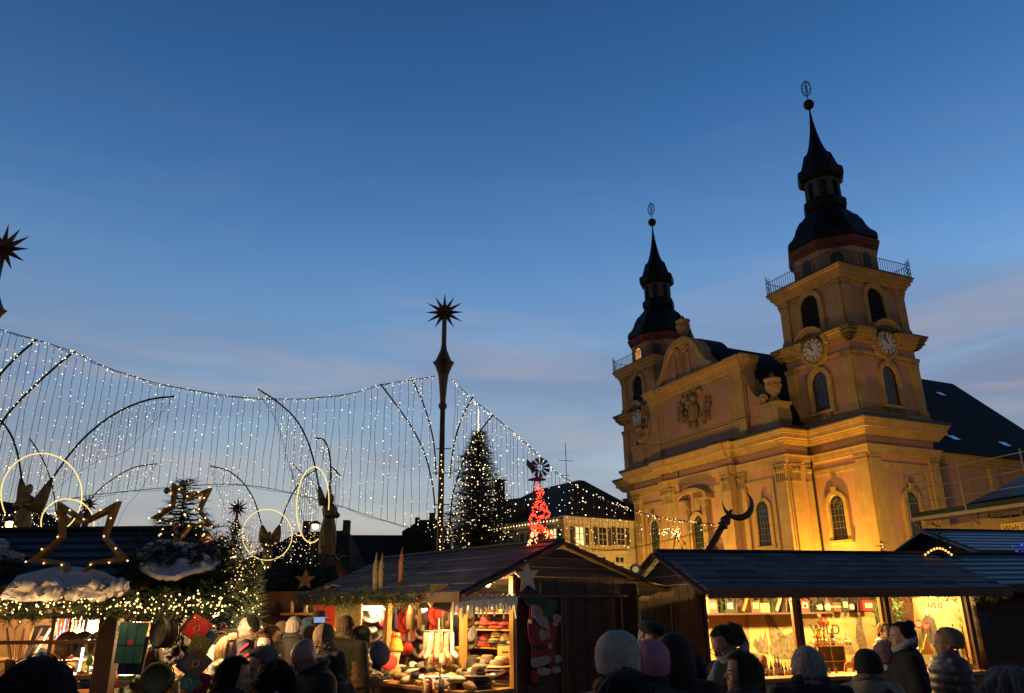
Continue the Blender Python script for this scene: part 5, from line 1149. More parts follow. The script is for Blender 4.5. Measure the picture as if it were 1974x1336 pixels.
# upper shelf
sz = zb+.02
m = MB(); m.box(.1, 3.3, 1.7, 2.24, sz-.03, sz); m.build('shelf', M['wood_dark'], wild)
stall_lamp(wl(1.2, .85, 2.13), 0, 'hanging lamp inside the shingled stall above the left bay', 330)
stall_lamp(wl(2.9, .85, 2.13), 0, 'hanging lamp inside the shingled stall above the middle bay', 330)
stall_lamp(wl(4.1, .85, 2.13), 0, 'hanging lamp inside the shingled stall above the right bay', 170)
P = [wl(.0+4.9*i/10, -.33, 1.93-.02*math.sin(i)) for i in range(11)]
garland(None, P, .09, 420, 51, 'fir garland under the eave of the dark shingled stall', L=.10, mat_=M['needle_l'])
for xx, lab in ((1690, 'fir garland hanging inside the shingled stall beside the middle pine batten'), (1728, 'fir garland hanging inside the shingled stall left of the portrait poster'), (1857, 'fir garland trailing down the right post of the shingled stall')):
    a = on_w(xx, 1162, 1.2 if xx < 1800 else .15); b = on_w(xx+(8 if xx < 1800 else 14), 1225 if xx < 1800 else 1290, 1.2 if xx < 1800 else .15)
    g0, g1 = rootmat(wild) @ a, rootmat(wild) @ b; garland(None, [g0+(g1-g0)*i/4 for i in range(5)], .12, 170, xx, lab, L=.11, mat_=M['needle_l'])
# ---- hat stall
HA = math.atan2(.76, -.65)   # x axis runs back along the long side
b_ = Vector((-.65, .76, 0)).normalized(); e1 = Vector((.76, .65, 0)).normalized()
# root at the far end so that x runs towards the camera gable
WL = 4.3; far = Vector((.02, 10.4, 0)) + b_*WL
hat, hz = hut('market_stall', 'open market stall heaped with hats and gloves with a big gable facing the camera', far, math.atan2(-b_.y, -b_.x), WL, 2.4, 1.97, 2.66, (.2,.02), .9, walls='LRB', roofmat=tiled('plum_grey_shingles', (.028,.022,.024), (.12,.09,.095), .5, .2, .75, .9, (.007,.007,.009), .4), ridge_f=.405)
HM = rootmat(hat); HI_ = HM.inverted()
# ------------------------------------------------------------------ colours and small goods
_cc = {}
def paint(c, rough=.75, metal=0, kind='cloth'):
    k = (tuple(round(x, 3) for x in c), rough, metal)
    if k not in _cc: _cc[k] = mat('%s_colour' % kind, c, rough, .22, 14, .25 if rough > .6 else 0, 40, metal=metal)
    return _cc[k]
ORD = ['leftmost', 'second from the left', 'third from the left', 'fourth from the left', 'fifth from the left', 'sixth from the left', 'seventh from the left', 'eighth from the left', 'ninth from the left', 'tenth from the left', 'eleventh from the left', 'twelfth from the left', 'thirteenth from the left', 'fourteenth from the left', 'fifteenth from the left', 'sixteenth from the left']
COL = {'red': (.45,.02,.015), 'black': (.018,.016,.016), 'grey': (.13,.12,.11), 'cream': (.55,.45,.28), 'brown': (.12,.06,.03), 'olive': (.11,.10,.035), 'tan': (.38,.24,.11), 'green': (.03,.14,.05), 'blue': (.03,.06,.2), 'mustard': (.5,.28,.04), 'pink': (.6,.22,.25), 'white': (.7,.68,.62), 'orange': (.6,.18,.02), 'burgundy': (.18,.015,.02), 'teal': (.03,.25,.24), 'purple': (.18,.06,.25), 'yellow': (.7,.5,.05), 'lime': (.3,.5,.05), 'silver': (.5,.5,.48)}
def hat_mesh(m, kind, r_):
    w = lambda a, z: 1 + .03*math.sin(a*2)
    if kind == 'fedora':
        m.k = 0; m.lathe([(.135,.012),(.165,.004),(.17,.008),(.14,.02),(.085,.022),(.082,.06),(.075,.10),(.06,.118),(.02,.108)], 18, sy=1.18, wob=w); m.k = 1; m.lathe([(.0865,.024),(.086,.048)], 18, sy=1.18)
    elif kind == 'beanie':
        m.k = 0; m.lathe([(.095,0),(.1,.03),(.096,.09),(.075,.14),(.04,.17),(.01,.178)], 16, sy=1.12); m.k = 1; m.lathe([(.1,-.005),(.108,.0),(.108,.05),(.1,.056)], 16, sy=1.12)
    elif kind == 'cloche':
        m.k = 0; m.lathe([(.13,0),(.132,.006),(.1,.025),(.098,.07),(.085,.115),(.05,.145),(.01,.15)], 18, sy=1.12); m.k = 1; m.lathe([(.1005,.03),(.1,.05)], 18, sy=1.12)
    else:   # flat cap / folded hat
        m.k = 0; m.lathe([(.1,0),(.125,.015),(.13,.035),(.1,.055),(.04,.062)], 16, sy=1.2); m.k = 1; m.box(-.06, .06, -.19, -.1, .0, .012)
def put_hat(kind, p, col, label, group, rz=0, tilt=None, s=1.0, band='black'):
    m = MB(); r_ = random.Random(hash(label) & 255); hat_mesh(m, kind, r_)
    o = m.build('hat' if kind != 'beanie' else 'beanie', [paint(COL[col]), paint(COL[band])], None, True); o.location = p; o.rotation_euler = tilt or (0,0,rz); o.scale = (s,s,s)
    return tag(o, label, 'hat', group)
def on_h(px, py, y): o = HI_ @ EYE; d = HI_.to_3x3() @ ray(px, py); return HM @ (o + d*((y-o.y)/d.y))
def on_hx(px, py, x): o = HI_ @ EYE; d = HI_.to_3x3() @ ray(px, py); return HM @ (o + d*((x-o.x)/d.x))
def hl(x, y, z): return HM @ Vector((x, y, z))
gr = random.Random(12)
NW = ['first','second','third','fourth','fifth','sixth','seventh','eighth','ninth','tenth','eleventh','twelfth','thirteenth','fourteenth','fifteenth','sixteenth','seventeenth','eighteenth','nineteenth','twentieth','twenty-first','twenty-second']
# ---- hat stall fittings
hc_ = empty('display_counter', hl(0,0,0), hat.rotation_euler.z, 'long pine counter of the hat stall heaped with fur hats', 'counter')
cz = .86
m = MB(); m.box(-.1, 4.25, -.75, .3, cz-.04, cz); m.build('counter_top', M['wood_warm'], hc_)
m = MB(); m.box(-.1, 4.25, -.70, -.66, .05, cz-.04); m.build('counter_front', mat('ribbed_dark_counter_front', (.05,.03,.018), .7, .3, 3, .2, 12, stretch=(12,1,1)), hc_)
m = MB(); m.box(4.2, 4.24, -.70, .3, .05, cz-.04); m.build('counter_side', M['wood_mid'], hc_)
hp = MB()
for nm, x in (('post', 4.22), ('post', 3.15), ('post', 1.2), ('post', .05)): m = MB(); m.box(x-.04, x+.04, -.02, .06, .05, 2.2); m.build(nm, M['wood_warm'], hat)
hs = []
for k, z in enumerate((1.18, 1.47, 1.74)):
    m = MB(); m.box(.1, 2.3, 1.98, 2.34, z-.025, z); m.build('shelf', M['wood_warm'], hat)
    cols = [['brown','black','olive','red','burgundy','grey','tan','cream'],['cream','tan','grey','brown','red','burgundy','red','black'],['tan','brown','olive','grey','red','cream','black','brown']][k]
    i = 0; x = .22
    nm = ('lowest', 'middle', 'top')[k]; tot = 8
    while i < tot:
        zz = z; n_ = 2+gr.randrange(2) if k < 2 else 2
        for q in range(n_):
            c = cols[(i+q) % 8] if q else cols[i]
            put_hat(['fedora','cloche','cap','beanie'][gr.randrange(4)] if q == n_-1 else 'cap', hl(x+gr.uniform(-.02,.02), 2.14, zz), c, '%s hat %s, pile %s on the %s back shelf' % (c, ('at the bottom', 'second up', 'third up', 'top')[q], ORD[i], nm), 'hats piled on the back shelves', gr.uniform(-1,1))
            zz += .055
        x += .26; i += 1
# red beanies and hats hanging on the far end wall and in the opening
hang = [('fedora', 748,1186,'burgundy'), ('fedora', 758,1188,'grey'), ('fedora', 768,1190,'black'), ('fedora', 779,1192,'red'), ('cloche', 822,1182,'grey'), ('fedora', 843,1178,'red'), ('cloche', 860,1192,'brown'), ('fedora', 899,1178,'brown'), ('fedora', 903,1220,'grey'), ('cloche', 722,1196,'blue'), ('cloche', 706,1190,'burgundy'), ('cloche', 733,1190,'black')]
for i, (k, x, y, c) in enumerate(hang):
    yy = .15 if x > 890 else .5
    p = on_h(x, y+8, yy); put_hat(k, p, c, '%s %s hung in the hat stall, %s of these' % (c, 'brimmed hat' if k == 'fedora' else 'round hat', ORD[sorted(h[1] for h in hang).index(x)]), 'hats hanging in the opening', 0, (R(75), 0, hat.rotation_euler.z+R(gr.uniform(60,100))), .9)
# rows of mittens and gloves pegged on lines
def glove(p, rz, c, label, group, s=1.0, long_=.17):
    m = MB(); m.loft([(0,0,0,.028,.012),(0,0,-.05,.032,.014),(0,0,-.09,.042,.018),(0,0,-.13,.04,.017)], 10)
    for k in range(4): m.tube([((k-1.5)*.019,0,-.125),((k-1.5)*.021,0,-.125-long_*.35*(1,1.15,1.1,.85)[k])], [.010,.007], 6)
    m.tube([(.035,0,-.08),(.06,0,-.105),(.065,0,-.13)], [.012,.011,.007], 6)
    o = m.build('glove', paint(COL[c]), None, True); o.location = p; o.rotation_euler = (0,0,rz); o.scale = (s,s,s); return tag(o, label, 'glove', group)
gc = ['white','red','orange','yellow','white','orange','pink','grey','white','pink']
for i in range(10):
    p = on_h(755+i*4.6, 1209, .6); glove(p, hat.rotation_euler.z+.5, gc[i], '%s knitted glove %s on the line behind the beanie dummy' % (gc[i], ORD[i]), 'gloves pegged on the upper line', 1.15)
gc = ['cream','white','green','green','white']
for i in range(5):
    p = on_h(717+i*5.2, 1212, .55); glove(p, hat.rotation_euler.z+.5, gc[i], '%s glove %s on the short line beside the green-hatted shopper' % (gc[i], ORD[i]), 'gloves pegged on the short line', 1.25)
hc_l = ['burgundy','grey','brown','black','olive','red','tan','blue','black','burgundy','cream','grey','brown','olive','black','red','tan','grey','black','brown','burgundy','tan']
for i, c in enumerate(hc_l):
    px = 700+i*9.0; L_ = gr.uniform(.22,.42); m = MB(); w = gr.uniform(.022,.045); m.loft([(0,0,-L_,w*.3,w*1.1),(0,.004,-L_*.6,w*.35,w*1.2),(0,0,-L_*.25,w*.3,w*.9),(0,0,0,w*.25,w*.3)], 9)
    o = m.build('scarf', paint(COL[c], .95), None, True); o.location = on_h(px, 1166+gr.uniform(-3,6), gr.uniform(.25,.6)); o.rotation_euler = (0, gr.uniform(-.1,.1), gr.uniform(0,3)); tag(o, '%s scarf hung from the rail of the hat stall, %s from the left' % (c, NW[i]), 'scarf', 'scarves hung from the rail')
for i in range(18):
    c = ['black','brown','red','grey','burgundy','tan'][i % 6]; x = .15; y = .35+1.75*((i % 6)/5); z = 1.12+.3*(i//6); put_hat(['fedora','cloche','beanie'][i % 3], hl(x, y, z), c, '%s hat on the %s row of the far end wall, %s' % (c, ('lowest','middle','top')[i//6], ORD[i % 6]), 'hats on the far end wall', 0, (R(20), R(50), hat.rotation_euler.z), 1.05)
# lit revolving stand of socks and mittens
def spinner(px, py, Yl, hh, label, seed, tall=.5):
    base = on_h(px, py, Yl); o = empty('revolving_rack', (base.x, base.y, 0), 0, label, 'rack'); r_ = random.Random(seed)
    m = MB(); m.tube([(0,0,cz if Yl > -.8 else 0),(0,0,base.z+.16)], .012, 6); m.build('rack_pole', paint(COL['silver'], .35, .8), o)
    m = MB()
    for k in range(8): a = k*math.pi/4; m.tube([(0,0,base.z),(.2*math.cos(a),.2*math.sin(a),base.z)], .005, 4)
    m.tube([(.2*math.cos(k*.5236),.2*math.sin(k*.5236),base.z) for k in range(12)], .006, 5, close=True); m.build('rack_ring', paint(COL['silver'], .35, .8), o); return o, base
r1, rb1 = spinner(846, 1216, -.3, .5, 'lit revolving rack of pale patterned socks and mittens in the middle of the hat stall', 5)
pc = [('cream',),('white',),('pink',),('cream',),('red',),('yellow',),('cream',),('white',),('black',),('white',)]
M['knit'] = mat('nordic_knit', (.55,.42,.24), .9, .3, 40, .5, 60, col2=(.42,.03,.02))
for k in range(10):
    a = k*math.pi/5+.3; x, y = .2*math.cos(a), .2*math.sin(a); m = MB(); m.M = Matrix.Translation((x,y,-.0)) @ Matrix.Rotation(a, 4, 'Z')
    m.loft([(0,0,-.02,.014,.03),(0,0,-.15,.018,.038),(0,0,-.24,.02,.045),(.03,0,-.30,.045,.04),(.06,0,-.34,.03,.03)][::-1], 9)
    s_ = m.build('sock', M['knit'] if k % 3 else paint(COL[pc[k][0]]), None, True); s_.location = rb1
    tag(s_, '%s sock hanging %s round the lit revolving rack' % (pc[k][0] if k % 3 == 0 else 'red and cream knitted', ['at the right', 'right of the rear', 'at the rear right', 'at the rear left', 'left of the rear', 'at the left', 'front left', 'left of the front', 'right of the front', 'front right'][k]), 'sock', 'socks on the lit rack')
for k in range(10):
    a = k*math.pi/5; x, y = .17*math.cos(a), .17*math.sin(a); m = MB(); m.M = Matrix.Translation((x,y,-.28)) @ Matrix.Rotation(a, 4, 'Z'); m.loft([(0,0,-.16,.02,.03),(0,0,-.05,.024,.045),(0,0,0,.01,.02)], 8)
    s_ = m.build('mitten', M['knit'] if k % 2 else paint(COL['cream']), None, True); s_.location = rb1; tag(s_, '%s mitten on the lower tier of the lit rack, number %s round' % ('patterned' if k % 2 else 'cream', ('one','two','three','four','five','six','seven','eight','nine','ten')[k]), 'mitten', 'mittens on the lit rack')
r2, rb2 = spinner(848, 1304, -.72, .4, 'lower rack of folded scarves standing in front of the hat stall counter', 6)
for k in range(9):
    a = k*.7; c = ('brown','burgundy','tan','pink','brown','cream','burgundy','brown','tan')[k]; m = MB(); m.M = Matrix.Translation((.2*math.cos(a),.2*math.sin(a),0)) @ Matrix.Rotation(a, 4, 'Z'); m.loft([(0,0,-.45,.012,.05),(.005,0,-.2,.016,.045),(0,0,-.02,.01,.03)], 8)
    s_ = m.build('scarf', paint(COL[c]), None, True); s_.location = rb2; tag(s_, '%s scarf hanging on the lower front rack, %s' % (c, ('facing right', 'right rear', 'rear', 'left rear', 'left side', 'left front', 'front left of centre', 'front centre', 'front right')[k]), 'scarf', 'scarves on the lower rack')
# heap of fur hats and slippers on the counter
for i in range(62):
    x = 4.15 - 3.9*(i/62.0)**.85; row = i % 3; y = -.62 + row*.30 + gr.uniform(-.05,.05); c = ['tan','cream','grey','brown','white','black','cream','tan','olive','grey'][(i*7) % 10]
    m = MB(); w_ = lambda a, z: 1+.12*math.sin(a*3+i)+.08*math.sin(a*7+i*2)
    m.lathe([(.03,0),(.10,.005),(.125,.03),(.118,.052),(.075,.075),(.055,.062),(.01,.07)], 18, sy=.62+.3*(i % 4)/3, wob=lambda a, z: w_(a, z)+.07*math.sin(a*5+z*60+i))
    o = m.build('fur_hat', paint(COL[c], .95), None, True); o.location = hl(x, y, cz + .03*row + gr.uniform(0,.10)); o.rotation_euler = (gr.uniform(-.5,.3), gr.uniform(-.4,.4), gr.uniform(0,6)); 
    tag(o, '%s fur hat in the %s row of the heap, %s from the near end' % (c, ('front','middle','rear')[row], NW[i//3]), 'fur hat', 'fur hats heaped on the counter')
# felt hats stacked at the near end of the counter
st_ = [(912,1296,'black',4),(955,1300,'grey',4),(920,1326,'brown',5),(966,1282,'tan',2),(938,1284,'brown',3),(895,1312,'black',2)]
for j, (px, py, c, n_) in enumerate(st_):
    b = on_h(px, py+10, -.35 + (0 if py > 1310 else .45)); b.z = max(b.z, cz)
    for q in range(n_):
        put_hat('fedora', b + Vector((gr.uniform(-.01,.01), gr.uniform(-.01,.01), q*.034)), c if q == n_-1 else ('black','grey','olive','brown')[(q+j) % 4], '%s felt hat, %s of the %s' % (c if q == n_-1 else ('black','grey','olive','brown')[(q+j) % 4], ('lowest', 'second', 'third', 'fourth', 'fifth')[q] if q < n_-1 else 'topmost', 'stack ' + ('behind the brown ones', 'at the right counter end', 'nearest the camera', 'under the price card', 'beside the pale stack', 'at the far left')[j]), 'felt hats stacked on the counter', gr.uniform(-.5,.5), None, 1.12)
# dummy head with beanie
def dummy(px, py, y, c, label):
    b = on_h(px, py, y); o = empty('mannequin', b, hat.rotation_euler.z+R(200), label, 'display head')
    m = MB(); m.loft([(0,0,-.26,.06,.06),(0,0,-.2,.05,.05),(0,0,-.16,.045,.05),(0,.01,-.13,.055,.07),(0,.015,-.08,.07,.085),(0,.0,0,.075,.095),(0,0,.06,.06,.08),(0,0,.1,.02,.03)], 14); m.sphere((0,.105,-.05), (.014,.02,.025), 6, 5); m.build('head', paint((.55,.4,.25), .4), o, True)
    h = put_hat('beanie', b + Vector((0,0,-.01)), c, '%s beanie on the dummy' % c, None, 0, None, 1.0); h['label'] = '%s knitted beanie worn by the display head%s' % (c, ' above the counter heap'); h.data.materials[1] = paint(COL[c])
    return o
dummy(763, 1253, -.35, 'mustard', 'pale display head under a mustard beanie on the counter of the hat stall')
b = on_h(748, 1275, -.5); m = MB(); m.lathe([(.02,0),(.13,.0),(.135,.02),(.05,.03)], 18); o = m.build('beret', paint(COL['red']), None, True); o.location = b; o.rotation_euler = (R(62), R(10), .3); tag(o, 'bright red beret leaning below the beanie dummy', 'beret')
# price cards, photo frame, projector lamp box
def card(px, py, y, w, h, c, label, rz=0, name='price_card', cat='card', txt=False):
    b = on_h(px, py, y); m = MB(); m.box(-w/2, w/2, -.006, .006, -h/2, h/2); o = m.build(name, paint(c, .6), None); o.location = b; o.rotation_euler = (0, 0, R(8)+rz)
    if txt:
        q = MB()
        for k in range(3): q.box(-w*.22, w*.2-.02*k, -.009, -.006, h*.22-k*h*.2, h*.28-k*h*.2)
        q.build('handwriting', M['ink'], o)
    return tag(o, label, cat)
card(974, 1268, .2, .20, .28, (.62,.42,.12), 'cream price card with scribbled writing at the right of the hat shelves', 0, txt=True)
card(846, 1138, -.85, .22, .13, (.25,.15,.06), 'small wooden board on the fir garland over the hat stall', .1, 'wooden_board', 'board')
m = MB()
for a_, b2 in (((-.1,-.22),(-.1,.22)),((.1,-.22),(.1,.22)),((-.1,-.22),(.1,-.22)),((-.1,.22),(.1,.22))): m.bar((a_[0],0,a_[1]), (b2[0],0,b2[1]), .03, .02, up=(0,1,0))
o = m.build('mirror_frame', paint((.4,.28,.14), .5), None); o.location = on_h(884, 1215, .0); o.rotation_euler = (0,0,.3); q = MB(); q.box(-.09,.09,.0,.004,-.21,.21); q.build('mirror_glass', mat('mirror_silver', (.5,.5,.5), .05, .02, metal=1), o); tag(o, 'narrow framed mirror on the post of the hat stall', 'mirror')
b = on_h(853, 1163, -.75); m = MB(); m.M = Matrix.Rotation(R(-25), 4, 'X') @ Matrix.Rotation(R(15), 4, 'Y'); m.box(-.11,.11,-.03,.03,-.08,.08)
fl_ = m.build('floodlight', M['ink'], None); fl_.location = b; fl_.rotation_euler = (0,0,R(10)); tag(fl_, 'black floodlight box angled under the eave of the hat stall', 'floodlight'); q = MB(); q.M = m.M; q.box(-.09,.09,.03,.034,-.065,.065); q.build('lens', M['bulb_near'], fl_)
q = MB(); q.tube([(0,0,.05),(0,.02,.2)], .01, 5); q.build('bracket', M['ink'], fl_)
lamp('lamp_light', fl_, (0,.10,-.08), 160, (1.0,.66,.28), .06, 'SPOT', (150,.6), aim((.1,.6,-.6)))
# strip lamp glowing at the far side
b = on_h(723, 1172, .3); sl = empty('strip_lamp', b, hat.rotation_euler.z+.6, 'overexposed strip lamp hanging at the far side of the hat stall', 'lamp'); m = MB(); m.box(-.22,.22,-.03,.03,.03,.06); m.build('lamp_housing', M['darkmetal'], sl); m = MB(); m.box(-.21,.21,-.025,.025,-.03,.03); m.build('lamp_tube', emit('hot_strip', (1.0,.75,.35), 14), sl); lamp('lamp_light', sl, (0,0,-.08), 160, (1.0,.66,.28), .08)
stall_lamp(on_h(818, 1172, .45), 0, 'small bright lamp among the hats near the glove line', 90)
stall_lamp(hl(1.0, 1.5, 2.2), 0, 'lamp above the back shelves of the hat stall', 190)
stall_lamp(hl(3.0, .2, 2.12), 0, 'lamp under the eave above the lit sock rack of the hat stall', 260)
stall_lamp(hl(3.9, -.15, 2.14), 0, 'lamp under the eave above the felt hats at the near end', 70)
# fringe of white fleece icicles under the near eave
fa, fb = on_h(872, 1150, -.88), hl(4.30, .0, 1.93)
m = MB(); A = []; B = []; n_ = 74; r_ = random.Random(8)
for i in range(n_+1):
    f = i/n_; p = fa+(fb-fa)*f; A.append(p-fa+Vector((0,0,.03+.015*math.sin(i)))); B.append(p-fa+Vector((0,0,-.05-(.15 if r_.random() < .4 else .05)*r_.uniform(.3,1.4))))
m.strip(A, B, (.02,-.02,0)); o = fixn(m.build('icicle_fringe', M['snow'])); o.location = fa; tag(o, 'white fleece icicle fringe under the near eave corner of the hat stall', 'fringe')
# fir garland on the eave of the hat stall
P = [hl(.1+3.4*i/10, -.93, 1.97+.03*math.sin(i*1.3)) for i in range(11)]
garland(None, P, .13, 620, 61, 'thick fir garland with baubles along the eave of the hat stall', L=.14, mat_=M['needle_l'], baubles=9)
# carved figures standing at the far eave of the hat stall
def carved(px, py0, py1, y, label, red=False, s=1.0):
    t_, b = on_h(px, py0, y), on_h(px, py1, y); H_ = t_.z-b.z; o = empty('carved_figure', b, 0, label, 'carved figure', 'slender carved figures on the hat stall eave')
    m = MB(); w = H_*.085; m.loft([(0,0,0,w*.9,w*.7),(0,0,H_*.2,w*.8,w*.6),(0,0,H_*.5,w*1.0,w*.7),(0,0,H_*.72,w*.8,w*.6),(0,0,H_*.8,w*.45,w*.45),(0,0,H_*.9,w*.35,w*.35),(w*.2,0,H_,w*.06,w*.06)], 8); m.build('body', paint((.28,.09,.05) if red else (.22,.16,.10), .8), o)
    m = MB(); m.sphere((0,-w*.35,H_*.76), (w*.4,w*.3,w*.5), 8, 6); m.build('face', paint((.4,.28,.18), .8), o)
    m = MB(); m.tube([(-w*.9,-w*.3,H_*.62),(0,-w*.9,H_*.55),(w*.9,-w*.3,H_*.62)], w*.22, 6); m.box(-w*.4,w*.4,-w*1.1,-w*.7,H_*.5,H_*.6); m.build('arms', paint((.3,.2,.12), .8), o)
carved(723, 1064, 1140, -.7, 'leftmost slender carved figure on the hat stall roof edge'); carved(734, 1066, 1138, -.65, 'second slender carved figure, close beside the leftmost one'); carved(773, 1055, 1124, -.4, 'tallest slender carved figure with a reddish body, standing apart to the right', True)
# ---- gable decorations: fleece star and painted cutout
def on_g(px, py, off=.03): return on_hx(px, py, WL+off)
ga_ = hat.rotation_euler.z + R(90)
c = on_g(1017, 1112, .06); gi = Matrix.Translation(c) @ Matrix.Rotation(math.atan2(e1.y, e1.x), 4, 'Z'); m = MB()
m.prism([( (.215 if k % 2 == 0 else .095)*math.cos(math.pi/2+k*math.pi/5+.08), (.215 if k % 2 == 0 else .095)*math.sin(math.pi/2+k*math.pi/5+.08)) for k in range(10)], (0,0,0), (1,0,0), (0,0,1), (0,.03,0))
o = fixn(m.build('wooden_star', mat('pale_felt_star', (.72,.60,.48), .95, .12, 30, .3))); o.location = c; o.rotation_euler = (0,0,math.atan2(e1.y, e1.x)); tag(o, 'pale five-pointed star on the dark gable above the painted cutout', 'star')
c0 = on_g(1047, 1235, .05); cut = empty('painted_cutout', c0, math.atan2(e1.y, e1.x), 'painted cutout of a bearded man in red with a fir tree on the gable', 'cutout')
CI = rootmat(cut).inverted()
def cp_(px, py): q = CI @ on_g(px, py, .05); return (q.x, q.z)
def cpoly(pts, c, y0, d, name):
    if len(pts) > 4: n_p = len(pts); pts = [tuple(.5*((2*b)+(-a+c_)*f+(2*a-5*b+4*c_-e)*f*f+(-a+3*b-3*c_+e)*f**3) for a, b, c_, e in zip(pts[i-1], pts[i], pts[(i+1) % n_p], pts[(i+2) % n_p])) for i in range(n_p) for f in (0,.33,.66)]
    m = MB(); m.prism([cp_(*p) for p in pts], (0,-y0,0), (1,0,0), (0,0,1), (0,-d,0)); return fixn(m.build(name, c, cut))
redp = mat('red_cutout_paint', (.30,.025,.02), .7, .25, 12); whp = mat('cream_cutout_paint', (.45,.36,.28), .95, .2, 20, .8, 60); skp = mat('skin_cutout_paint', (.45,.22,.15), .7, .1); grp = mat('green_cutout_paint', (.025,.10,.04), .8, .4, 15)
cpoly([(1012,1156),(1030,1152),(1050,1153),(1074,1162),(1068,1180),(1066,1196),(1052,1196),(1040,1180),(1020,1170)], grp, .0, .012, 'fir_tree')
for k in range(7): cpoly([(1018+k*7,1156+k*1.5),(1024+k*7,1152+k*2),(1026+k*8,1166+k*3)], grp, .013, .006, 'fir_branch') if k < 4 else None
cpoly([(1016,1195),(1024,1188),(1034,1196),(1046,1206),(1058,1198),(1068,1204),(1070,1225),(1066,1240),(1070,1262),(1072,1282),(1060,1290),(1048,1262),(1046,1290),(1022,1284),(1024,1250),(1017,1228)], redp, .013, .015, 'coat')
cpoly([(1022,1244),(1066,1243),(1066,1250),(1023,1252)], M['ink'], .03, .006, 'belt')
cpoly([(1052,1240),(1061,1240),(1061,1250),(1052,1250)], paint(COL['mustard'], .4), .037, .004, 'buckle')
cpoly([(1017,1178),(1020,1166),(1030,1164),(1040,1172),(1044,1180),(1034,1180),(1024,1190),(1018,1192)], redp, .03, .012, 'hat')
cpoly([(1021,1168),(1030,1168),(1040,1176),(1036,1180),(1028,1178),(1024,1192),(1020,1188)], whp, .043, .008, 'hat_trim')
cpoly([(1027,1176),(1036,1175),(1042,1180),(1040,1190),(1030,1190)], skp, .043, .008, 'face')
cpoly([(1024,1186),(1032,1188),(1040,1188),(1048,1190),(1052,1204),(1056,1216),(1048,1212),(1038,1206),(1030,1200)], whp, .052, .010, 'beard')
m = MB(); q = cp_(1018, 1198); m.sphere((q[0],-.05,q[1]), .03, 10, 8); m.build('pompom', whp, cut, True)
cpoly([(1038,1216),(1044,1214),(1045,1232),(1040,1236),(1037,1228)], whp, .03, .014, 'cuff'); cpoly([(1045,1216),(1052,1214),(1058,1224),(1050,1232),(1045,1230)], skp, .03, .012, 'hand')
cpoly([(1062,1198),(1072,1202),(1070,1208),(1060,1205)], whp, .03, .014, 'cuff'); cpoly([(1064,1188),(1070,1184),(1078,1188),(1074,1200),(1065,1198)], skp, .03, .012, 'hand')
cpoly([(1020,1272),(1030,1267),(1054,1264),(1058,1272),(1050,1280),(1024,1286)], whp, .03, .016, 'coat_hem'); cpoly([(1064,1264),(1076,1262),(1077,1276),(1068,1278)], whp, .03, .016, 'coat_hem')
cpoly([(1032,1290),(1044,1287),(1058,1290),(1054,1300),(1036,1301)], whp, .03, .016, 'boot_cuff'); cpoly([(1060,1286),(1074,1284),(1077,1295),(1062,1298)], whp, .03, .016, 'boot_cuff')
cpoly([(1024,1290),(1034,1300),(1034,1312),(1028,1318),(1022,1312)], redp, .02, .014, 'boot'); cpoly([(1034,1300),(1054,1300),(1054,1315),(1034,1317)], M['ink'], .02, .012, 'boot')
# gable door frame battens and small white bulb
m = MB()
for px in (1082, 1088, 1196): a = HI_ @ on_g(px, 1150, .03); m.box(WL+.012, WL+.04, a.y-.02, a.y+.02, .1, 1.93)
m.box(WL+.012, WL+.045, .02, 2.38, 1.93, 1.97); m.build('door_batten', M['wood_mid'], hat)
# ---- windmill with red lights and red deer on the hat stall ridge
wp = on_h(1038, 1062, .86); wm_ = empty('windmill', wp, 0, 'small red wind wheel on a lattice tower on the gable of the hat stall', 'windmill')
def wq(px, py, dy=0): return at(px, py, wp.y+dy) - wp
m = MB()
feet = [(-.10,-.08),(.10,-.08),(.10,.08),(-.10,.08)]; tz = wq(1038, 925).z
for fx, fy in feet: m.tube([(fx*1.6,fy*1.6,-.06),(fx*.35,fy*.35,tz)], .009, 5)
for k in range(6):
    z = -.0+tz*k/6; w0 = 1.6-1.25*k/6; w1 = 1.6-1.25*(k+1)/6
    for i in range(4): a, b = feet[i], feet[(i+1) % 4]; m.tube([(a[0]*w0,a[1]*w0,z),(b[0]*w1,b[1]*w1,z+tz/6)], .004, 4); m.tube([(a[0]*w0,a[1]*w0,z),(b[0]*w0,b[1]*w0,z)], .004, 4)
m.build('lattice_tower', paint((.12,.015,.012), .5, .3), wm_)
m = MB(); m.tube([(0,0,tz-.02),(0,0,tz+.16)], .02, 6); m.prism([(-.13,-.0),(0,.035),(.13,0),(0,-.012)], (0,-.08,tz), (1,0,0), (0,0,1), (0,.16,0)); m.build('tower_cap', paint((.15,.02,.015), .5), wm_)
hc2 = wq(1041, 901, -.1)
m = MB()
for k in range(11):
    a = 2*math.pi*k/11+.2; u = Vector((math.cos(a),0,math.sin(a))); v = Vector((-math.sin(a),.25,math.cos(a))).normalized()
    m.prism([(.045,-.010),(.145,-.030),(.145,.030),(.045,.010)], hc2, u, v, (0,.004,0))
m.tube([hc2+Vector((.05*math.cos(k*.524),0,.05*math.sin(k*.524))) for k in range(12)], .005, 4, close=True); m.build('wheel_blades', mat('painted_tin', (.16,.11,.10), .4, .35, 8, metal=.5), wm_)
m = MB(); m.prism([(-.06,.03),(-.19,.14),(-.20,.05),(-.14,-.02),(-.07,-.06)], hc2+Vector((0,.08,0)), (1,0,0), (0,0,1), (0,.004,0)); m.tube([hc2, hc2+Vector((-.1,.08,.02))], .006, 4); m.build('tail_vane', mat('tin_vane', (.10,.11,.12), .45, .3, 5, metal=.5), wm_)
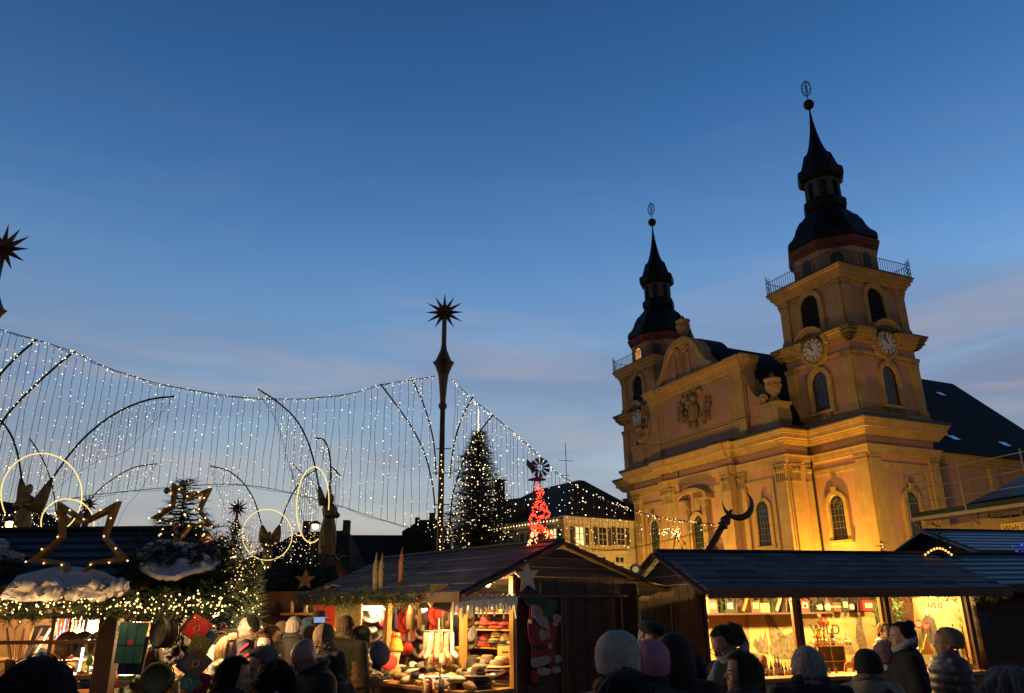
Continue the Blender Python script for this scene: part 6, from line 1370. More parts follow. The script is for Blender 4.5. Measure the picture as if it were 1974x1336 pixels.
def light_path(root, o, pts, seed, n, rr, mt, name, Y0, tube=.008, jit=.012):
    r_ = random.Random(seed); P = [at(x, y, Y0)-o for x, y in pts]; m = MB(); m.k = 0; m.tube(P, tube, 5); m.k = 1
    T = [tuple(p) for p in P]
    for i in range(n):
        x = (i+.5)/n*(len(T)-1); k = int(x); f = x-k; p = Vector(T[k])*(1-f)+Vector(T[k+1])*f; m.octa(p+Vector((r_.uniform(-jit,jit), -.01, r_.uniform(-jit,jit))), rr*r_.choice((.8,1,1.2)))
    return m.build(name, [paint((.25,.01,.01), .5), mt], root)
light_path(wm_, wp, [(1036,932),(1034,945),(1040,935),(1043,948),(1036,955),(1046,945),(1044,956),(1038,962),(1036,950),(1041,940)], 1, 44, .0085, M['red_bulb'], 'light_string', wp.y-.1, .0035, .03)
rd = empty('lit_deer', (wp.x, wp.y-.15, wp.z), 0, 'deer outlined in red lights standing before the wind wheel on the stall ridge', 'light figure'); ro_ = Vector(rd.location); YR = wp.y-.15
segs = [('head', [(1052,998),(1060,993),(1058,986),(1052,984),(1052,975),(1046,968),(1038,966),(1032,972),(1028,980),(1027,992),(1034,998),(1046,998),(1056,997)], 60),
 ('antlers', [(1036,962),(1034,975),(1040,985),(1043,972),(1047,980),(1050,990),(1040,996)], 30),
 ('neck', [(1027,990),(1022,1000),(1024,1012),(1030,1016),(1036,1010),(1040,1000)], 36),
 ('body', [(1024,1012),(1026,1022),(1034,1026),(1046,1024),(1056,1026),(1050,1018),(1044,1014),(1036,1018),(1028,1022)], 56),
 ('leg', [(1028,1022),(1022,1040),(1014,1060),(1011,1066)], 24), ('leg', [(1011,1066),(1018,1056),(1024,1040),(1031,1024)], 24), ('leg', [(1035,1024),(1033,1040),(1036,1048),(1040,1051)], 18), ('leg', [(1050,1022),(1056,1030),(1050,1042),(1046,1046),(1052,1049)], 22), ('tail', [(1054,1024),(1062,1032),(1067,1038)], 14)]
for i, (nm, pts, n_) in enumerate(segs): light_path(rd, ro_, pts, 20+i, int(n_*1.4), .0085, M['amber_bulb'] if nm == 'leg' else M['red_bulb'], nm, YR, .007, .02)
lamp('lamp_light', rd, tuple(at(1040, 1020, YR-.05)-ro_), 5, (1.0,.03,.02), .12)
# ------------------------------------------------------------------ bottles and goods of the shingled stall
def bottle(p, h, c, label, group, kind='slim', lab=True, gl=True):
    m = MB(); r = h*.14 if kind == 'slim' else h*.2
    m.lathe([(r*.9,0),(r,.02*h),(r,h*.5),(r*.8,h*.62),(r*.34,h*.74),(r*.3,h*.9)], 12); o = m.build('bottle', mat('bottle_glass_%d' % (len(_cc)), c, .12, .12, 3, coat=.6) if False else paint(c, .15), None, True); o.location = p
    m = MB(); m.lathe([(r*.36,h*.88),(r*.36,h*1.0),(r*.1,h*1.0)], 10); m.build('cap', paint((.05,.03,.02), .4), o, True)
    if lab: m = MB(); m.lathe([(r*1.02,h*.12),(r*1.02,h*.42)], 12); m.build('bottle_label', paint((.7,.6,.4), .8), o, True)
    return tag(o, label, 'bottle', group)
def wr_(px, py, y): return rootmat(wild) @ on_w(px, py, y)
# raised crate shelf with bottles, middle bay
cr1 = empty('crate_shelf', wr_(1603, 1300, .75), WA, 'wooden crate shelf holding bottles in the middle bay of the shingled stall', 'shelf'); tzl = on_w(1603, 1247, .75).z-on_w(1603, 1300, .75).z
w_l = on_w(1577, 1250, .75).x-on_w(1603, 1250, .75).x; w_r = on_w(1633, 1250, .75).x-on_w(1603, 1250, .75).x
for z in (.0, tzl*.45, tzl): m = MB(); m.box(w_l, w_r, -.02, .28, z-.0, z+.018); m.build('board', M['wood_warm'], cr1)
for x in (w_l, w_r-.02, (w_l+w_r)/2): m = MB(); m.box(x, x+.02, -.018, .278, .018, tzl); m.build('crate_side', M['wood_mid'], cr1)
bl = [(1572,'orange',.24),(1579,'orange',.24),(1584,'yellow',.25),(1591,'orange',.23),(1607,'brown',.24),(1633,'silver',.16),(1640,'silver',.14),(1598,'lime',.1),(1616,'yellow',.1),(1622,'silver',.1)]
for i, (px, c, h) in enumerate(sorted(bl)): p = wr_(px, 1246, .8); p.z = wr_(1603, 1247, .75).z+.02; bottle(p, h, COL[c], '%s %s %s on the crate shelf in the middle bay' % ('tall' if h > .2 else 'short', c+' bottle,', ORD[i]), 'bottles on the crate shelf', 'slim' if h > .12 else 'fat')
# counter bottles, left bay and beyond
cb_ = [(1462,'brown',.13),(1468,'red',.15),(1474,'brown',.2),(1481,'silver',.12),(1488,'green',.16),(1497,'cream',.22),(1503,'tan',.22),(1509,'brown',.14),(1516,'orange',.14),(1522,'silver',.1),(1529,'tan',.2),(1536,'red',.12),(1556,'cream',.1),(1566,'white',.08),(1586,'white',.08),(1600,'green',.07),(1613,'red',.08)]
for i, (px, c, h) in enumerate(cb_):
    p = wr_(px, 1300, .25); p.z = CZ; bottle(p, h*1.1, COL[c], '%s %s standing on the lit counter, %s' % (c, 'bottle' if h > .13 else 'jar', (ORD+['last but one on the right', 'rightmost'])[i if i < 16 else 17]), 'bottles and jars on the counter', 'slim' if h > .13 else 'fat', lab=h > .13)
for i, (px, c, h) in enumerate([(1826,'yellow',.2),(1834,'lime',.12),(1842,'yellow',.26),(1849,'silver',.16),(1760,'silver',.12),(1770,'silver',.13)]):
    p = wr_(px, 1238 if px > 1800 else 1255, .3 if px > 1800 else 1.0); bottle(p, h, COL[c], '%s bottle on the small table in the right bay, %s' % (c, ['tallest group left', 'second', 'beside the right post', 'rightmost', 'at the far left', 'second at the far left'][i]), 'bottles in the right bay', lab=True)
tb = wr_(1842, 1240, .3); t_ = empty('side_table', (tb.x, tb.y, 0), WA, 'small pine table carrying a yellow bottle in the right bay', 'table'); m = MB(); m.box(-.12,.10,-.12,.12,tb.z-.02,tb.z); m.build('tabletop', M['wood_warm'], t_)
for sx in (-.09,.08):
    for sy in (-.09,.1): m = MB(); m.box(sx-.02,sx+.02,sy-.02,sy+.02,0,tb.z-.02); m.build('leg', M['wood_warm'], t_)
# items on the upper shelf
sh = [('bag','tan'),('box','brown'),('sprig','green'),('box','black'),('ski','black'),('board','orange'),('box','brown'),('gift','tan'),('sprig','green'),('board','cream'),('ski','brown'),('board','orange'),('box','burgundy'),('sprig','green'),('bottle','black'),('bottle','grey'),('gift','brown'),('box','black'),('bottle','black'),('ski','black'),('case','burgundy')]
xa, xb = on_w(1356, 1180, 1.95).x, on_w(1672, 1180, 1.95).x
for i, (k, c) in enumerate(sh):
    x = xa+(xb-xa)*i/(len(sh)-1); p = wl(x, 1.95, sz); lab = '%s on the high shelf of the shingled stall, %s' ; od = (ORD + ['fifth from the right', 'fourth from the right', 'third from the right', 'second from the right', 'rightmost'])[i if i < 16 else 16+(i-16)]
    if k == 'bottle': bottle(p, .26, COL[c], lab % (c+' bottle', od), 'things on the high shelf', 'fat'); continue
    if k == 'sprig':
        g = garland(None, [p+Vector((0,0,.02)), p+Vector((.03,0,.14)), p+Vector((0,-.02,.26))], .1, 40, 70+i, lab % ('fir sprig', od), 'things on the high shelf', L=.09, mat_=M['needle_l']); continue
    m = MB()
    if k in ('box', 'gift', 'case', 'bag'):
        w, h = {'box': (.08,.21), 'gift': (.10,.15), 'case': (.12,.18), 'bag': (.09,.25)}[k]; m.box(-w,w,-.06,.06,0,h); o = m.build({'bag':'paper_bag','gift':'gift_box','case':'small_case','box':'box'}[k], paint(COL[c], .6), None); o.location = p; o.rotation_euler = (0,0,WA+gr.uniform(-.2,.2))
        q = MB(); q.box(-w*1.01,w*1.01,-.061,.061,h*.45,h*.6) if k == 'gift' else q.box(-w*.6,w*.6,-.064,-.06,h*.3,h*.75); q.build('ribbon' if k == 'gift' else 'printed_panel', paint(COL['cream'] if c != 'cream' else COL['brown'], .7), o)
    else:
        m.tube([(-.03,0,0),(.0,.02,.15),(.05,.04,.3)] if k == 'ski' else [(-.06,0,.02),(.0,.0,.14),(.06,0,.28)], .018 if k == 'ski' else .03, 6); o = m.build('wooden_ski' if k == 'ski' else 'carved_board', paint(COL[c], .5), None); o.location = p; o.rotation_euler = (0,0,WA)
    tag(o, lab % (c+' '+o.name.split('.')[0].replace('_',' '), od), 'box' if k in ('box','gift','case') else 'bag' if k == 'bag' else 'wooden ornament', 'things on the high shelf')
for px, py, y in ((1552,1168,.6),(1588,1262,.74),(1658,1258,.74)):
    m = MB(); m.sphere((0,0,0), .024, 12, 8); m.tube([(0,0,.02),(0,0,.09)], .002, 4); o = m.build('bauble', paint((.55,.02,.015), .2, .4), None, True); o.location = wr_(px, py, y); tag(o, 'shiny red bauble hanging %s' % {1552:'right of the left pine batten', 1588:'on the crate shelf front, left one', 1658:'on the crate shelf front, right one'}[px], 'bauble')
# deer cutouts, small tree, round red signs, tray, bag
def wcut(pts, y, c, name, label, cat, th=.02):
    q = [on_w(*p, y) for p in pts]; o0 = q[0]; m = MB(); m.prism([(p.x-o0.x, p.z-o0.z) for p in q], (0,0,0), (1,0,0), (0,0,1), (0,th,0)); o = fixn(m.build(name, c)); o.location = rootmat(wild) @ o0; o.rotation_euler = (0,0,WA); return tag(o, label, cat)
wcut([(1774,1262),(1776,1252),(1780,1252),(1783,1236),(1787,1222),(1791,1236),(1795,1252),(1799,1253),(1800,1262)], .9, M['wood_warm'], 'wooden_tree', 'small pine cutout tree standing under the red round signs', 'wooden ornament')
wcut([(1628,1296),(1629,1280),(1634,1276),(1640,1277),(1643,1266),(1648,1262),(1647,1274),(1650,1282),(1648,1296),(1645,1296),(1644,1288),(1634,1288),(1632,1296)], .4, M['wood_warm'], 'wooden_deer', 'small pine cutout deer on the counter beside the crate shelf', 'wooden ornament')
wcut([(1458,1300),(1462,1282),(1468,1272),(1472,1262),(1478,1268),(1480,1284),(1484,1300)], .5, paint((.2,.07,.03), .6), 'wooden_hen', 'dark brown carved hen among the bottles in the left bay', 'wooden ornament', .05)
M['sign_red'] = mat('red_sign_paint', (.62,.05,.015), .6, .05)
for px, py, rr, lab in ((1771,1203,.075,'larger round red sign with white lines of writing under the portrait poster'),(1787,1208,.07,'smaller round red sign overlapping the larger one on its right')):
    p = wr_(px, py, 1.1 if px < 1780 else .95); m = MB(); m.M = Matrix.Rotation(R(90), 4, 'X'); m.lathe([(rr*.97,-.006),(rr,0),(rr*.97,.006)], 28); o = m.build('round_sign', M['sign_red']); o.location = p; o.rotation_euler = (0,0,WA); tag(o, lab, 'sign')
    q = MB()
    for k in range(3): w = rr*(.68,.78,.5)[k]; q.box(-w, w, -.0095, -.0065, .022-k*.026, .031-k*.026)
    q.build('writing', paint(COL['white'], .7), o)
wcut([(1469,1336),(1468,1312),(1496,1312),(1496,1336)], -.1, paint((.6,.48,.25), .7), 'paper_bag', 'cream paper carrier bag hanging on the counter front', 'bag', .04)
m = MB(); p = on_w(1357, 1190, .3)
for i in range(2): q = wr_(1356+i*5, 1186+i*12, .3); m2 = MB(); m2.sphere((0,0,0), (.035,.012,.04), 12, 8); o = m2.build('red_ornament', M['sign_red'], None, True); o.location = q; tag(o, '%s red heart-like ornament at the left post of the shingled stall' % ('upper','lower')[i], 'ornament')
# ------------------------------------------------------------------ left stall
LX = at(225, 1190, 7).x; LW = 4.6
leftst, lz = hut('market_stall', 'market stall with a glazed front full of bright kitchen goods at the left', (LX-LW, 7.0, 0), 0, LW, 1.7, 1.98, 2.56, (.3,.30), .5, walls='B', roofmat=tiled('black_shingles', (.010,.010,.012), (.03,.03,.034), .6, .2, .7, .9, (.004,.004,.005), .4))
LM = rootmat(leftst)
def on_l(px, py, y=0): p = at(px, py, 7.0+y); return Vector((p.x-(LX-LW), y, p.z))
m = MB(); m.box(LW-.13, LW+.02, -.02, .10, .05, 2.1); m.build('post', M['wood_mid'], leftst)
wf = MB(); zt = on_l(100,1188).z; 
for px in (97, -30): a = on_l(px, 1240); wf.box(a.x-.018, a.x+.018, .0, .04, .95, zt)
for py in (1238, 1306): a = on_l(100, py); wf.box(2.2, LW-.13, .002, .038, a.z-.016, a.z+.016)
wf.box(2.2, LW-.13, 0, .04, zt-.02, zt+.03); wfr = wf.build('window_frame', M['wood_warm'], leftst)
m = MB(); m.box(0, 2.2, 0, .04, .05, 1.9); m.box(2.2, LW, 0, .04, .05, on_l(100,1330).z-.05); m.build('front_boards', M['wood_dark'], leftst)
zs = on_l(100, 1306).z
for z, nm in ((zs-.02, 'shelf'), (on_l(150,1270,.6).z, 'shelf')): m = MB(); m.box(1.5, LW-.15, .45, 1.0, z-.02, z); m.build(nm, M['wood_warm'], leftst)
m = MB(); m.box(1.2, LW-.15, 1.62, 1.66, .1, 2.0); m.build('inner_lining', M['wood_warm'], leftst)
lc = random.Random(77); kinds = ['jar','bowl','box','ball','brush']
KC = ['red','white','orange','yellow','lime','pink','teal','white','purple','blue','cream','green']
def kgood(k, p, c, label, group, s=1.0, cat=None):
    m = MB()
    if k == 'jar': m.lathe([(.035,0),(.04,.01),(.04,.08),(.03,.09),(.032,.10),(.01,.11)], 12)
    elif k == 'bowl': m.lathe([(.03,0),(.065,.03),(.07,.05),(.064,.05),(.028,.01)], 14)
    elif k == 'box': m.box(-.05,.05,-.03,.03,0,.09)
    elif k == 'ball': m.sphere((0,0,.035), .035, 12, 8)
    elif k == 'brush': m.tube([(0,0,0),(0,0,.14)], [.012,.009], 6); m.sphere((0,0,.17), (.03,.018,.035), 8, 6)
    o = m.build({'jar':'storage_jar','bowl':'plastic_bowl','box':'packed_box','ball':'plastic_ball','brush':'dish_brush'}[k], paint(COL[c], .35), None, k != 'box'); o.location = p; o.rotation_euler = (0,0,lc.uniform(-.6,.6)); o.scale = (s,s,s)
    return tag(o, label, cat or k, group)
rows_ = [('the upper inside shelf', on_l(150,1270,.6).z, [105,113,121,129,137,146,154,163,172,181,190,198], .55), ('the ledge behind the lower window bar', zs, [108,118,128,140,150,160,170,180,190,200], .5), ]
for nm, z, xs_, y in rows_:
    for i, px in enumerate(xs_):
        a = on_l(px, 1260, y); k = kinds[(i*3+int(z*10)) % 5]; c = KC[(i*5+int(z*7)) % 12]; kgood(k, LM @ Vector((a.x, y, z)), c, '%s %s on %s, %s' % (c, {'jar':'storage jar','bowl':'plastic bowl','box':'packed box','ball':'ball','brush':'dish brush'}[k], nm, ORD[i]), 'kitchen goods on '+nm)
for i in range(11):
    px = 150+i*6; a = on_l(px, 1328, .1); k = kinds[(i*2) % 5]; c = KC[(i*7+2) % 12]; kgood(k, LM @ Vector((a.x, .12, a.z)), c, '%s %s in the lowest lit compartment, %s' % (c, {'jar':'storage jar','bowl':'plastic bowl','box':'packed box','ball':'ball','brush':'dish brush'}[k], ORD[i]), 'kitchen goods in the lowest compartment', 1.3)
# pans and hanging utensils
for i, px in enumerate((130, 160, 188)):
    a = on_l(px, 1242, .42); m = MB(); m.M = Matrix.Rotation(R(82), 4, 'X'); m.lathe([(.02,-.02),(.10,-.02),(.115,.015),(.105,.012),(.095,-.008),(.02,-.008)], 20); o = m.build('frying_pan', paint((.35,.33,.3) if i == 2 else (.05,.045,.04), .35, .3), None, True); o.location = LM @ a
    q = MB(); q.box(-.014,.014,-.01,.01,.11,.27); q.build('handle', paint((.4,.3,.2), .5), o); tag(o, '%s frying pan hanging inside the glazed stall, %s' % ('pale' if i == 2 else 'dark', ORD[i]), 'frying pan', 'hanging frying pans')
for i in range(12):
    px = 112+i*7.2; a = on_l(px, 1193, .7); c = ['red','red','blue','red','yellow','orange','cream','white','white','cream','silver','tan'][i]; m = MB(); m.tube([(0,0,0),(0,0,-.09)], .006, 5); m.sphere((0,0,-.13), (.022,.012,.045), 8, 6); o = m.build('kitchen_spatula', paint(COL[c], .4), None, True); o.location = LM @ a; tag(o, '%s spatula hanging at the top of the stall window, %s' % (c, ORD[i]), 'spatula', 'spatulas hanging in the window')
bk = LM @ on_l(36, 1270, .5); m = MB(); m.lathe([(.09,-.16),(.11,.0),(.10,.0),(.08,-.15)], 14, sy=.8); bas = m.build('wicker_basket', mat('wicker', (.2,.12,.05), .8, .4, 30, .5), None); bas.location = bk; tag(bas, 'wicker basket holding wooden rolling pins at the left of the window', 'basket')
for i in range(6):
    m = MB(); d = (-.09+i*.045)*1.2; m.tube([(d*.3,0,-.12),(d,0,.10),(d*1.5,0,.26)], [.012,.014,.010], 7); o = m.build('rolling_pin', M['wood_warm'] if i % 2 else M['wood_mid'], None, True); o.location = bk; tag(o, 'slim wooden rolling pin leaning in the wicker basket, %s' % ORD[i], 'rolling pin', 'rolling pins in the basket')
b = LM @ on_l(176, 1196, .55); sl = empty('strip_lamp', b, 0, 'glaring white lamp inside the glazed kitchenware stall', 'lamp'); m = MB(); m.lathe([(.02,.09),(.05,.06),(.07,.0)], 12); m.build('lamp_shade', M['darkmetal'], sl); m = MB(); m.sphere((0,0,-.02), .06, 12, 8); m.build('bulb', emit('glaring_bulb', (1.0,.85,.6), 40), sl, True); lamp('lamp_light', sl, (0,-.05,-.12), 330, (1.0,.80,.5), .06)
stall_lamp(LM @ Vector((LW-.7, .7, 1.45)), 0, 'small low lamp lighting the lower shelf of the kitchenware stall', 60, (1,.85,.6))
stall_lamp(LM @ Vector((2.6, .8, 1.9)), 0, 'lamp at the darker left part of the kitchenware stall', 30, (1,.72,.4))
# white fluorescent tube at px 152
m = MB(); a = LM @ on_l(152, 1295, .4); m.tube([(0,0,0),(.005,0,.20)], .010, 8); o = m.build('light_tube', emit('white_tube', (1.0,.9,.7), 7), None, True); o.location = a; tag(o, 'short upright white light tube behind the window glass', 'lamp')
# garland of lights along the eave
P = [at(-20+472*i/14, 1165-2*math.sin(i), 6.45) for i in range(15)]
garland(None, P, .145, 1500, 81, 'thick fir garland studded with warm lights along the left stall eave', bulbs=250, brad=.0066, depth=.18, L=.10, glow=(6, 2.6))
P = [at(250+190*i/6, 1118+10*math.sin(i*2), 6.9) for i in range(7)]
garland(None, P, .42, 900, 82, 'dark mass of fir boughs lying on the right half of the left roof', depth=.3, L=.2)
P = [at(-10+40*i/4, 1122, 6.75) for i in range(5)]
garland(None, P, .25, 160, 83, 'dark fir boughs on the left roof at the frame edge', depth=.2, L=.2)
P = [at(x, y, 8.3) for x, y in ((428,1046),(436,1075),(446,1100),(452,1125),(458,1145),(462,1165))]
garland(None, P, .16, 520, 84, 'hanging column of fir boughs and lights at the right end of the kitchenware stall', bulbs=110, brad=.0085, depth=.3, L=.15, xt=.16, glow=(3, 2.6))
p = at(476, 1200, 11); fir('fir_tree', (p.x, p.y, 0), at(470, 1080, 11).z, .42, 200, 86, 'dark fir tree with lights just right of the kitchenware stall', 200, .010, M['bulb_near'], L=.17, skip=.55)
p = at(343, 1050, 7.6); t2 = fir('fir_tree', (p.x, p.y, 2.3), at(343, 925, 7.6).z-2.3, .34, 90, 85, 'small decorated fir on the left roof inside the tilted wooden star', 40, .009, M['bulb_near'], L=.13, skip=.05)
for px, py in ((322,946),(352,932)): m = MB(); m.sphere((0,0,0), .032, 10, 8); o = m.build('bauble', paint((.4,.25,.08), .2, .7), None, True); o.location = at(px, py, 7.5); tag(o, 'golden bauble at the %s of the small fir on the left roof' % ('left' if px < 330 else 'top'), 'bauble')
# wooden star frames
def wood_star(cx, cy, Rp, Y, a0, label, lights=1, band=.14, depth=.075, seed=0):
    c = at(cx, cy, Y); k_ = Y*1.065/FPX; Ro = Rp*k_; ri = Ro*.46; root = empty('wooden_star', c, 0, label, 'star', 'hollow wooden stars on the left roof')
    O = [((Ro if k % 2 == 0 else ri)*math.cos(a0+k*math.pi/5), (Ro if k % 2 == 0 else ri)*math.sin(a0+k*math.pi/5)) for k in range(10)]
    sI = 1-band; I = [((Ro*(sI-.10) if k % 2 == 0 else ri*sI)*math.cos(a0+k*math.pi/5), (Ro*(sI-.10) if k % 2 == 0 else ri*sI)*math.sin(a0+k*math.pi/5)) for k in range(10)]
    vs = []; fs = []
    for k in range(10): (a, b), (p, q) = O[k], I[k]; vs += [(a,-depth/2,b),(p,-depth/2,q),(p,depth/2,q),(a,depth/2,b)]
    for k in range(10):
        for j in range(4): a = k*4; b = ((k+1) % 10)*4; fs.append((a+j, a+(j+1) % 4, b+(j+1) % 4, b+j))
    m = MB(); m.add(vs, fs); fixn(m.build('star_frame', mat('amber_varnished_plywood', (.30,.15,.03), .6, .3, 4, .2, 10), root))
    m = MB(); r_ = random.Random(seed)
    for k in range(10):
        for f in (.0,.5): a, b = O[k], O[(k+1) % 10]; m.octa((a[0]+(b[0]-a[0])*f, -depth/2-.01, a[1]+(b[1]-a[1])*f), .0075)
    m.build('light_string', M['bulb_near'], root); return root
wood_star(159, 1050, 93, 6.62, R(-90), 'large hollow wooden star standing point down on the left roof', seed=1)
wood_star(357, 988, 60, 7.3, R(46), 'smaller tilted hollow wooden star in front of the small fir', seed=2)
# fleece snow on the roof
def fleece(pts, Y0, Y1_, label, seed, th=.1, drop=.0):
    """crumpled blanket: grid between two picture curves (top, bottom), lying on the slope"""
    top, bot = pts; n = 44; k = 18; r_ = random.Random(seed); vs = []; fs = []; O = at(*top[0], 7.2)
    for i in range(n+1):
        a = interp(top, i/n); b = interp(bot, i/n)
        for j in range(k+1):
            f = j/k; x = a[0]+(b[0]-a[0])*f; y = a[1]+(b[1]-a[1])*f; d_ = ray(x, y); nr_ = Vector((0, -(2.56-1.98), 1.35)); q = EYE + d_*((Vector((0,6.5,2.06))-EYE).dot(nr_)/d_.dot(nr_)); q = q if 6.35 < q.y < 7.9 else at(x, y, min(max(q.y, 6.4), 7.85) if q.y > 0 else 7.85); nn = .35*noise.noise(Vector((i*.55, j*1.1, seed+9))) + noise.noise(Vector((i*.16+seed, j*.34, seed))) + .6*noise.noise(Vector((i*.05+seed, j*.9, 3))); e_ = min(1, 4*f, 4*(1-f)+.3)*min(1, i/4, (n-i)/4)
            vs.append(q-O+Vector((0,-.05-.16*th*10*abs(nn)*e_, .05*nn*e_)))
    for i in range(n):
        for j in range(k): a = i*(k+1)+j; fs.append((a, a+1, a+k+2, a+k+1))
    m = MB(); m.add(vs, fs); o = m.build('snow_blanket', M['snow'], None, True); o.location = O; md = o.modifiers.new('t', 'SOLIDIFY'); md.thickness = .04; return tag(o, label, 'fake snow')
fleece(([(40,1110),(90,1098),(130,1092),(190,1098),(225,1112),(252,1128)], [(5,1152),(60,1160),(120,1150),(180,1154),(220,1150),(256,1134)]), 6.6, 7.3, 'crumpled white fleece snow under the large wooden star', 3, .09)
fleece(([(272,1070),(290,1048),(330,1040),(375,1048),(410,1046),(425,1060)], [(266,1085),(300,1104),(340,1112),(380,1098),(410,1094),(430,1082)]), 6.9, 7.5, 'white fleece snow heap under the tilted star and small fir', 8, .12)
fleece(([(-20,1040),(0,1038),(15,1040),(20,1050),(34,1064),(48,1074)], [(-20,1092),(0,1086),(10,1082),(20,1080),(32,1078),(48,1076)]), 6.9, 7.4, 'scrap of white fleece snow at the far left edge of the roof', 5, .09)
# goods hanging under the canopy to the right of the post
def hung(pts_or_fn, px, py, Y, c, label, cat, name, kind, s=1.0, rot=(0,0,0), rough=.5):
    p = at(px, py, Y); m = MB()
    if kind == 'disc':
        m.M = Matrix.Rotation(R(90), 4, 'X'); m.lathe([(.02,-.0),(.085,-.0),(.10,.012),(.118,.012),(.125,.0),(.12,-.02),(.115,-.045),(.10,-.06),(.02,-.06)], 26); 
    elif kind == 'square': m.prism([(-.1,-.1),(.1,-.1),(.1,.1),(-.1,.1)], (0,0,0), (1,0,0), (0,0,1), (0,.02,0))
    elif kind == 'hex': m.prism([(.095*math.cos(k*math.pi/3), .095*math.sin(k*math.pi/3)) for k in range(6)], (0,0,0), (1,0,0), (0,0,1), (0,.02,0))
    elif kind == 'bag': m.prism([(-.10,-.15),(.09,-.155),(.115,.14),(-.095,.15)], (0,0,0), (1,0,0), (0,0,1), (0,.03,0))
    o = fixn(m.build(name, paint(COL[c] if isinstance(c, str) else c, rough), None, kind == 'disc')); o.location = p; o.rotation_euler = rot; o.scale = (s,s,s)
    q = MB()
    if kind in ('square', 'hex'): q.tube([(0,-.01,.03),(.03,-.03,.0),(.0,-.03,-.05),(-.03,-.03,0)], .003, 4, close=True); q.build('hanging_loop', paint((.5,.4,.2), .5), o)
    elif kind == 'bag':
        q.M = Matrix.Rotation(R(90), 4, 'X'); q.lathe([(.024,.002),(.024,.006)], 20, (.005,0,0)); q.build('printed_patch', paint((.35,.05,.07), .7), o); q = MB(); q.box(-.035,-.031,-.004,0,-.15,.14); q.box(.035,.039,-.004,0,-.15,.14); q.box(-.1,.1,-.0045,0,-.02,-.016); q.build('fold_line', paint((.02,.07,.06), .8), o)
    elif kind == 'disc': q.M = Matrix.Rotation(R(90), 4, 'X'); q.tube([(.122*math.cos(k*.524),.122*math.sin(k*.524),-.055) for k in range(12)], .006, 5, close=True); q.tube([(.09*math.cos(k*.524),.09*math.sin(k*.524),.002) for k in range(12)], .004, 5, close=True); q.build('rim', M['ink'], o)
    cord = MB(); top = p + Vector((0,.01,.11*s)); 
    return tag(o, label, cat, 'silicone kitchenware hanging under the canopy')
hung(0, 251, 1238, 6.4, (.03,.12,.10), 'dark teal folding bag with a small red patch hanging right of the stall post', 'bag', 'folding_bag', 'bag', 1.0, (0,0,.1))
hung(0, 255, 1262, 6.46, (.015,.022,.05), 'navy folding bag hanging behind the teal one', 'bag', 'folding_bag', 'bag', .95, (0,0,.1))
hung(0, 307, 1218, 6.4, 'black', 'large black collapsible bowl hanging under the lit garland', 'bowl', 'collapsible_bowl', 'disc', 1.0, (0,R(-10),R(-35)))
hung(0, 318, 1218, 6.52, 'olive', 'olive collapsible bowl hanging right behind the black one', 'bowl', 'collapsible_bowl', 'disc', .98, (0,R(-10),R(-35)))
hung(0, 302, 1308, 6.3, (.06,.065,.02), 'olive round collapsible colander hanging in front of the bob-haired shopper', 'bowl', 'collapsible_bowl', 'disc', .95, (0,0,R(10)))
hung(0, 381, 1211, 6.4, 'red', 'bright red square silicone lid hanging from one corner', 'pot holder', 'silicone_square', 'square', .82, (0,R(30),R(12)))
hung(0, 374, 1209, 6.5, 'olive', 'yellow-green square silicone lid behind the red one', 'pot holder', 'silicone_square', 'square', .84, (0,R(34),R(12)))
hung(0, 384, 1245, 6.38, (.13,.12,.02), 'olive square silicone lid with a white loop under the red one', 'pot holder', 'silicone_square', 'square', .72, (0,R(20),R(14)))
hung(0, 397, 1232, 6.5, (.03,.2,.28), 'light blue silicone lid half hidden behind the olive one', 'pot holder', 'silicone_square', 'square', .66, (0,R(30),R(20)))
hung(0, 379, 1278, 6.36, (.11,.09,.06), 'taupe square silicone lid hanging below the olive one', 'pot holder', 'silicone_square', 'square', .85, (0,R(40),R(16)))
hung(0, 368, 1279, 6.45, (.02,.03,.22), 'deep blue silicone lid hanging behind the taupe one', 'pot holder', 'silicone_square', 'square', .82, (0,R(36),R(16)))
hung(0, 365, 1314, 6.36, 'teal', 'turquoise hexagonal silicone lid at the bottom of the hanging row', 'pot holder', 'silicone_hexagon', 'hex', .80, (0,R(12),R(10)))
hung(0, 383, 1318, 6.44, 'burgundy', 'dark red silicone lid hanging behind the turquoise hexagon', 'pot holder', 'silicone_square', 'square', .8, (0,R(15),R(20)))
a = at(345, 1300, 6.4); m = MB()
for k in range(6): d = -.10+k*.022; m.tube([(.02,0,.0),(d,-.01*k,-.07),(d*1.2-.01,0,-.16)], [.004,.010,.012], 5)
o = m.build('wooden_spoon_bundle', mat('pale_beech', (.45,.30,.16), .5, .15), None, True); o.location = a; tag(o, 'bundle of pale beech spoons tied and hanging under the canopy', 'spoons')
# coloured things on the side counter right of the post
for i, (px, py, c, k) in enumerate([(236,1200,'pink','box'),(246,1195,'red','box'),(234,1290,'orange','ball'),(240,1316,'lime','bowl'),(233,1325,'cream','bowl'),(245,1300,'orange','jar'),(230,1262,'cream','brush'),(237,1275,'pink','brush'),(228,1245,'yellow','brush'),(226,1300,'white','bowl')]):
    kgood(k, at(px, py, 7.3), c, '%s %s at the open side of the kitchenware stall, %s' % (c, {'jar':'storage jar','bowl':'plastic bowl','box':'packed box','ball':'ball','brush':'dish brush'}[k], ('highest left', 'highest right', 'middle right', 'low right', 'lowest', 'beside the bowls', 'under the bag left', 'under the bag right', 'next to the post', 'low left')[i]), 'goods at the open side', 1.25)
stall_lamp(at(262, 1196, 7.7), 0, 'added lamp at the open right side of the kitchenware stall', 100, (1,.66,.30))  # extra lamp added to light the shoppers beside the canopy
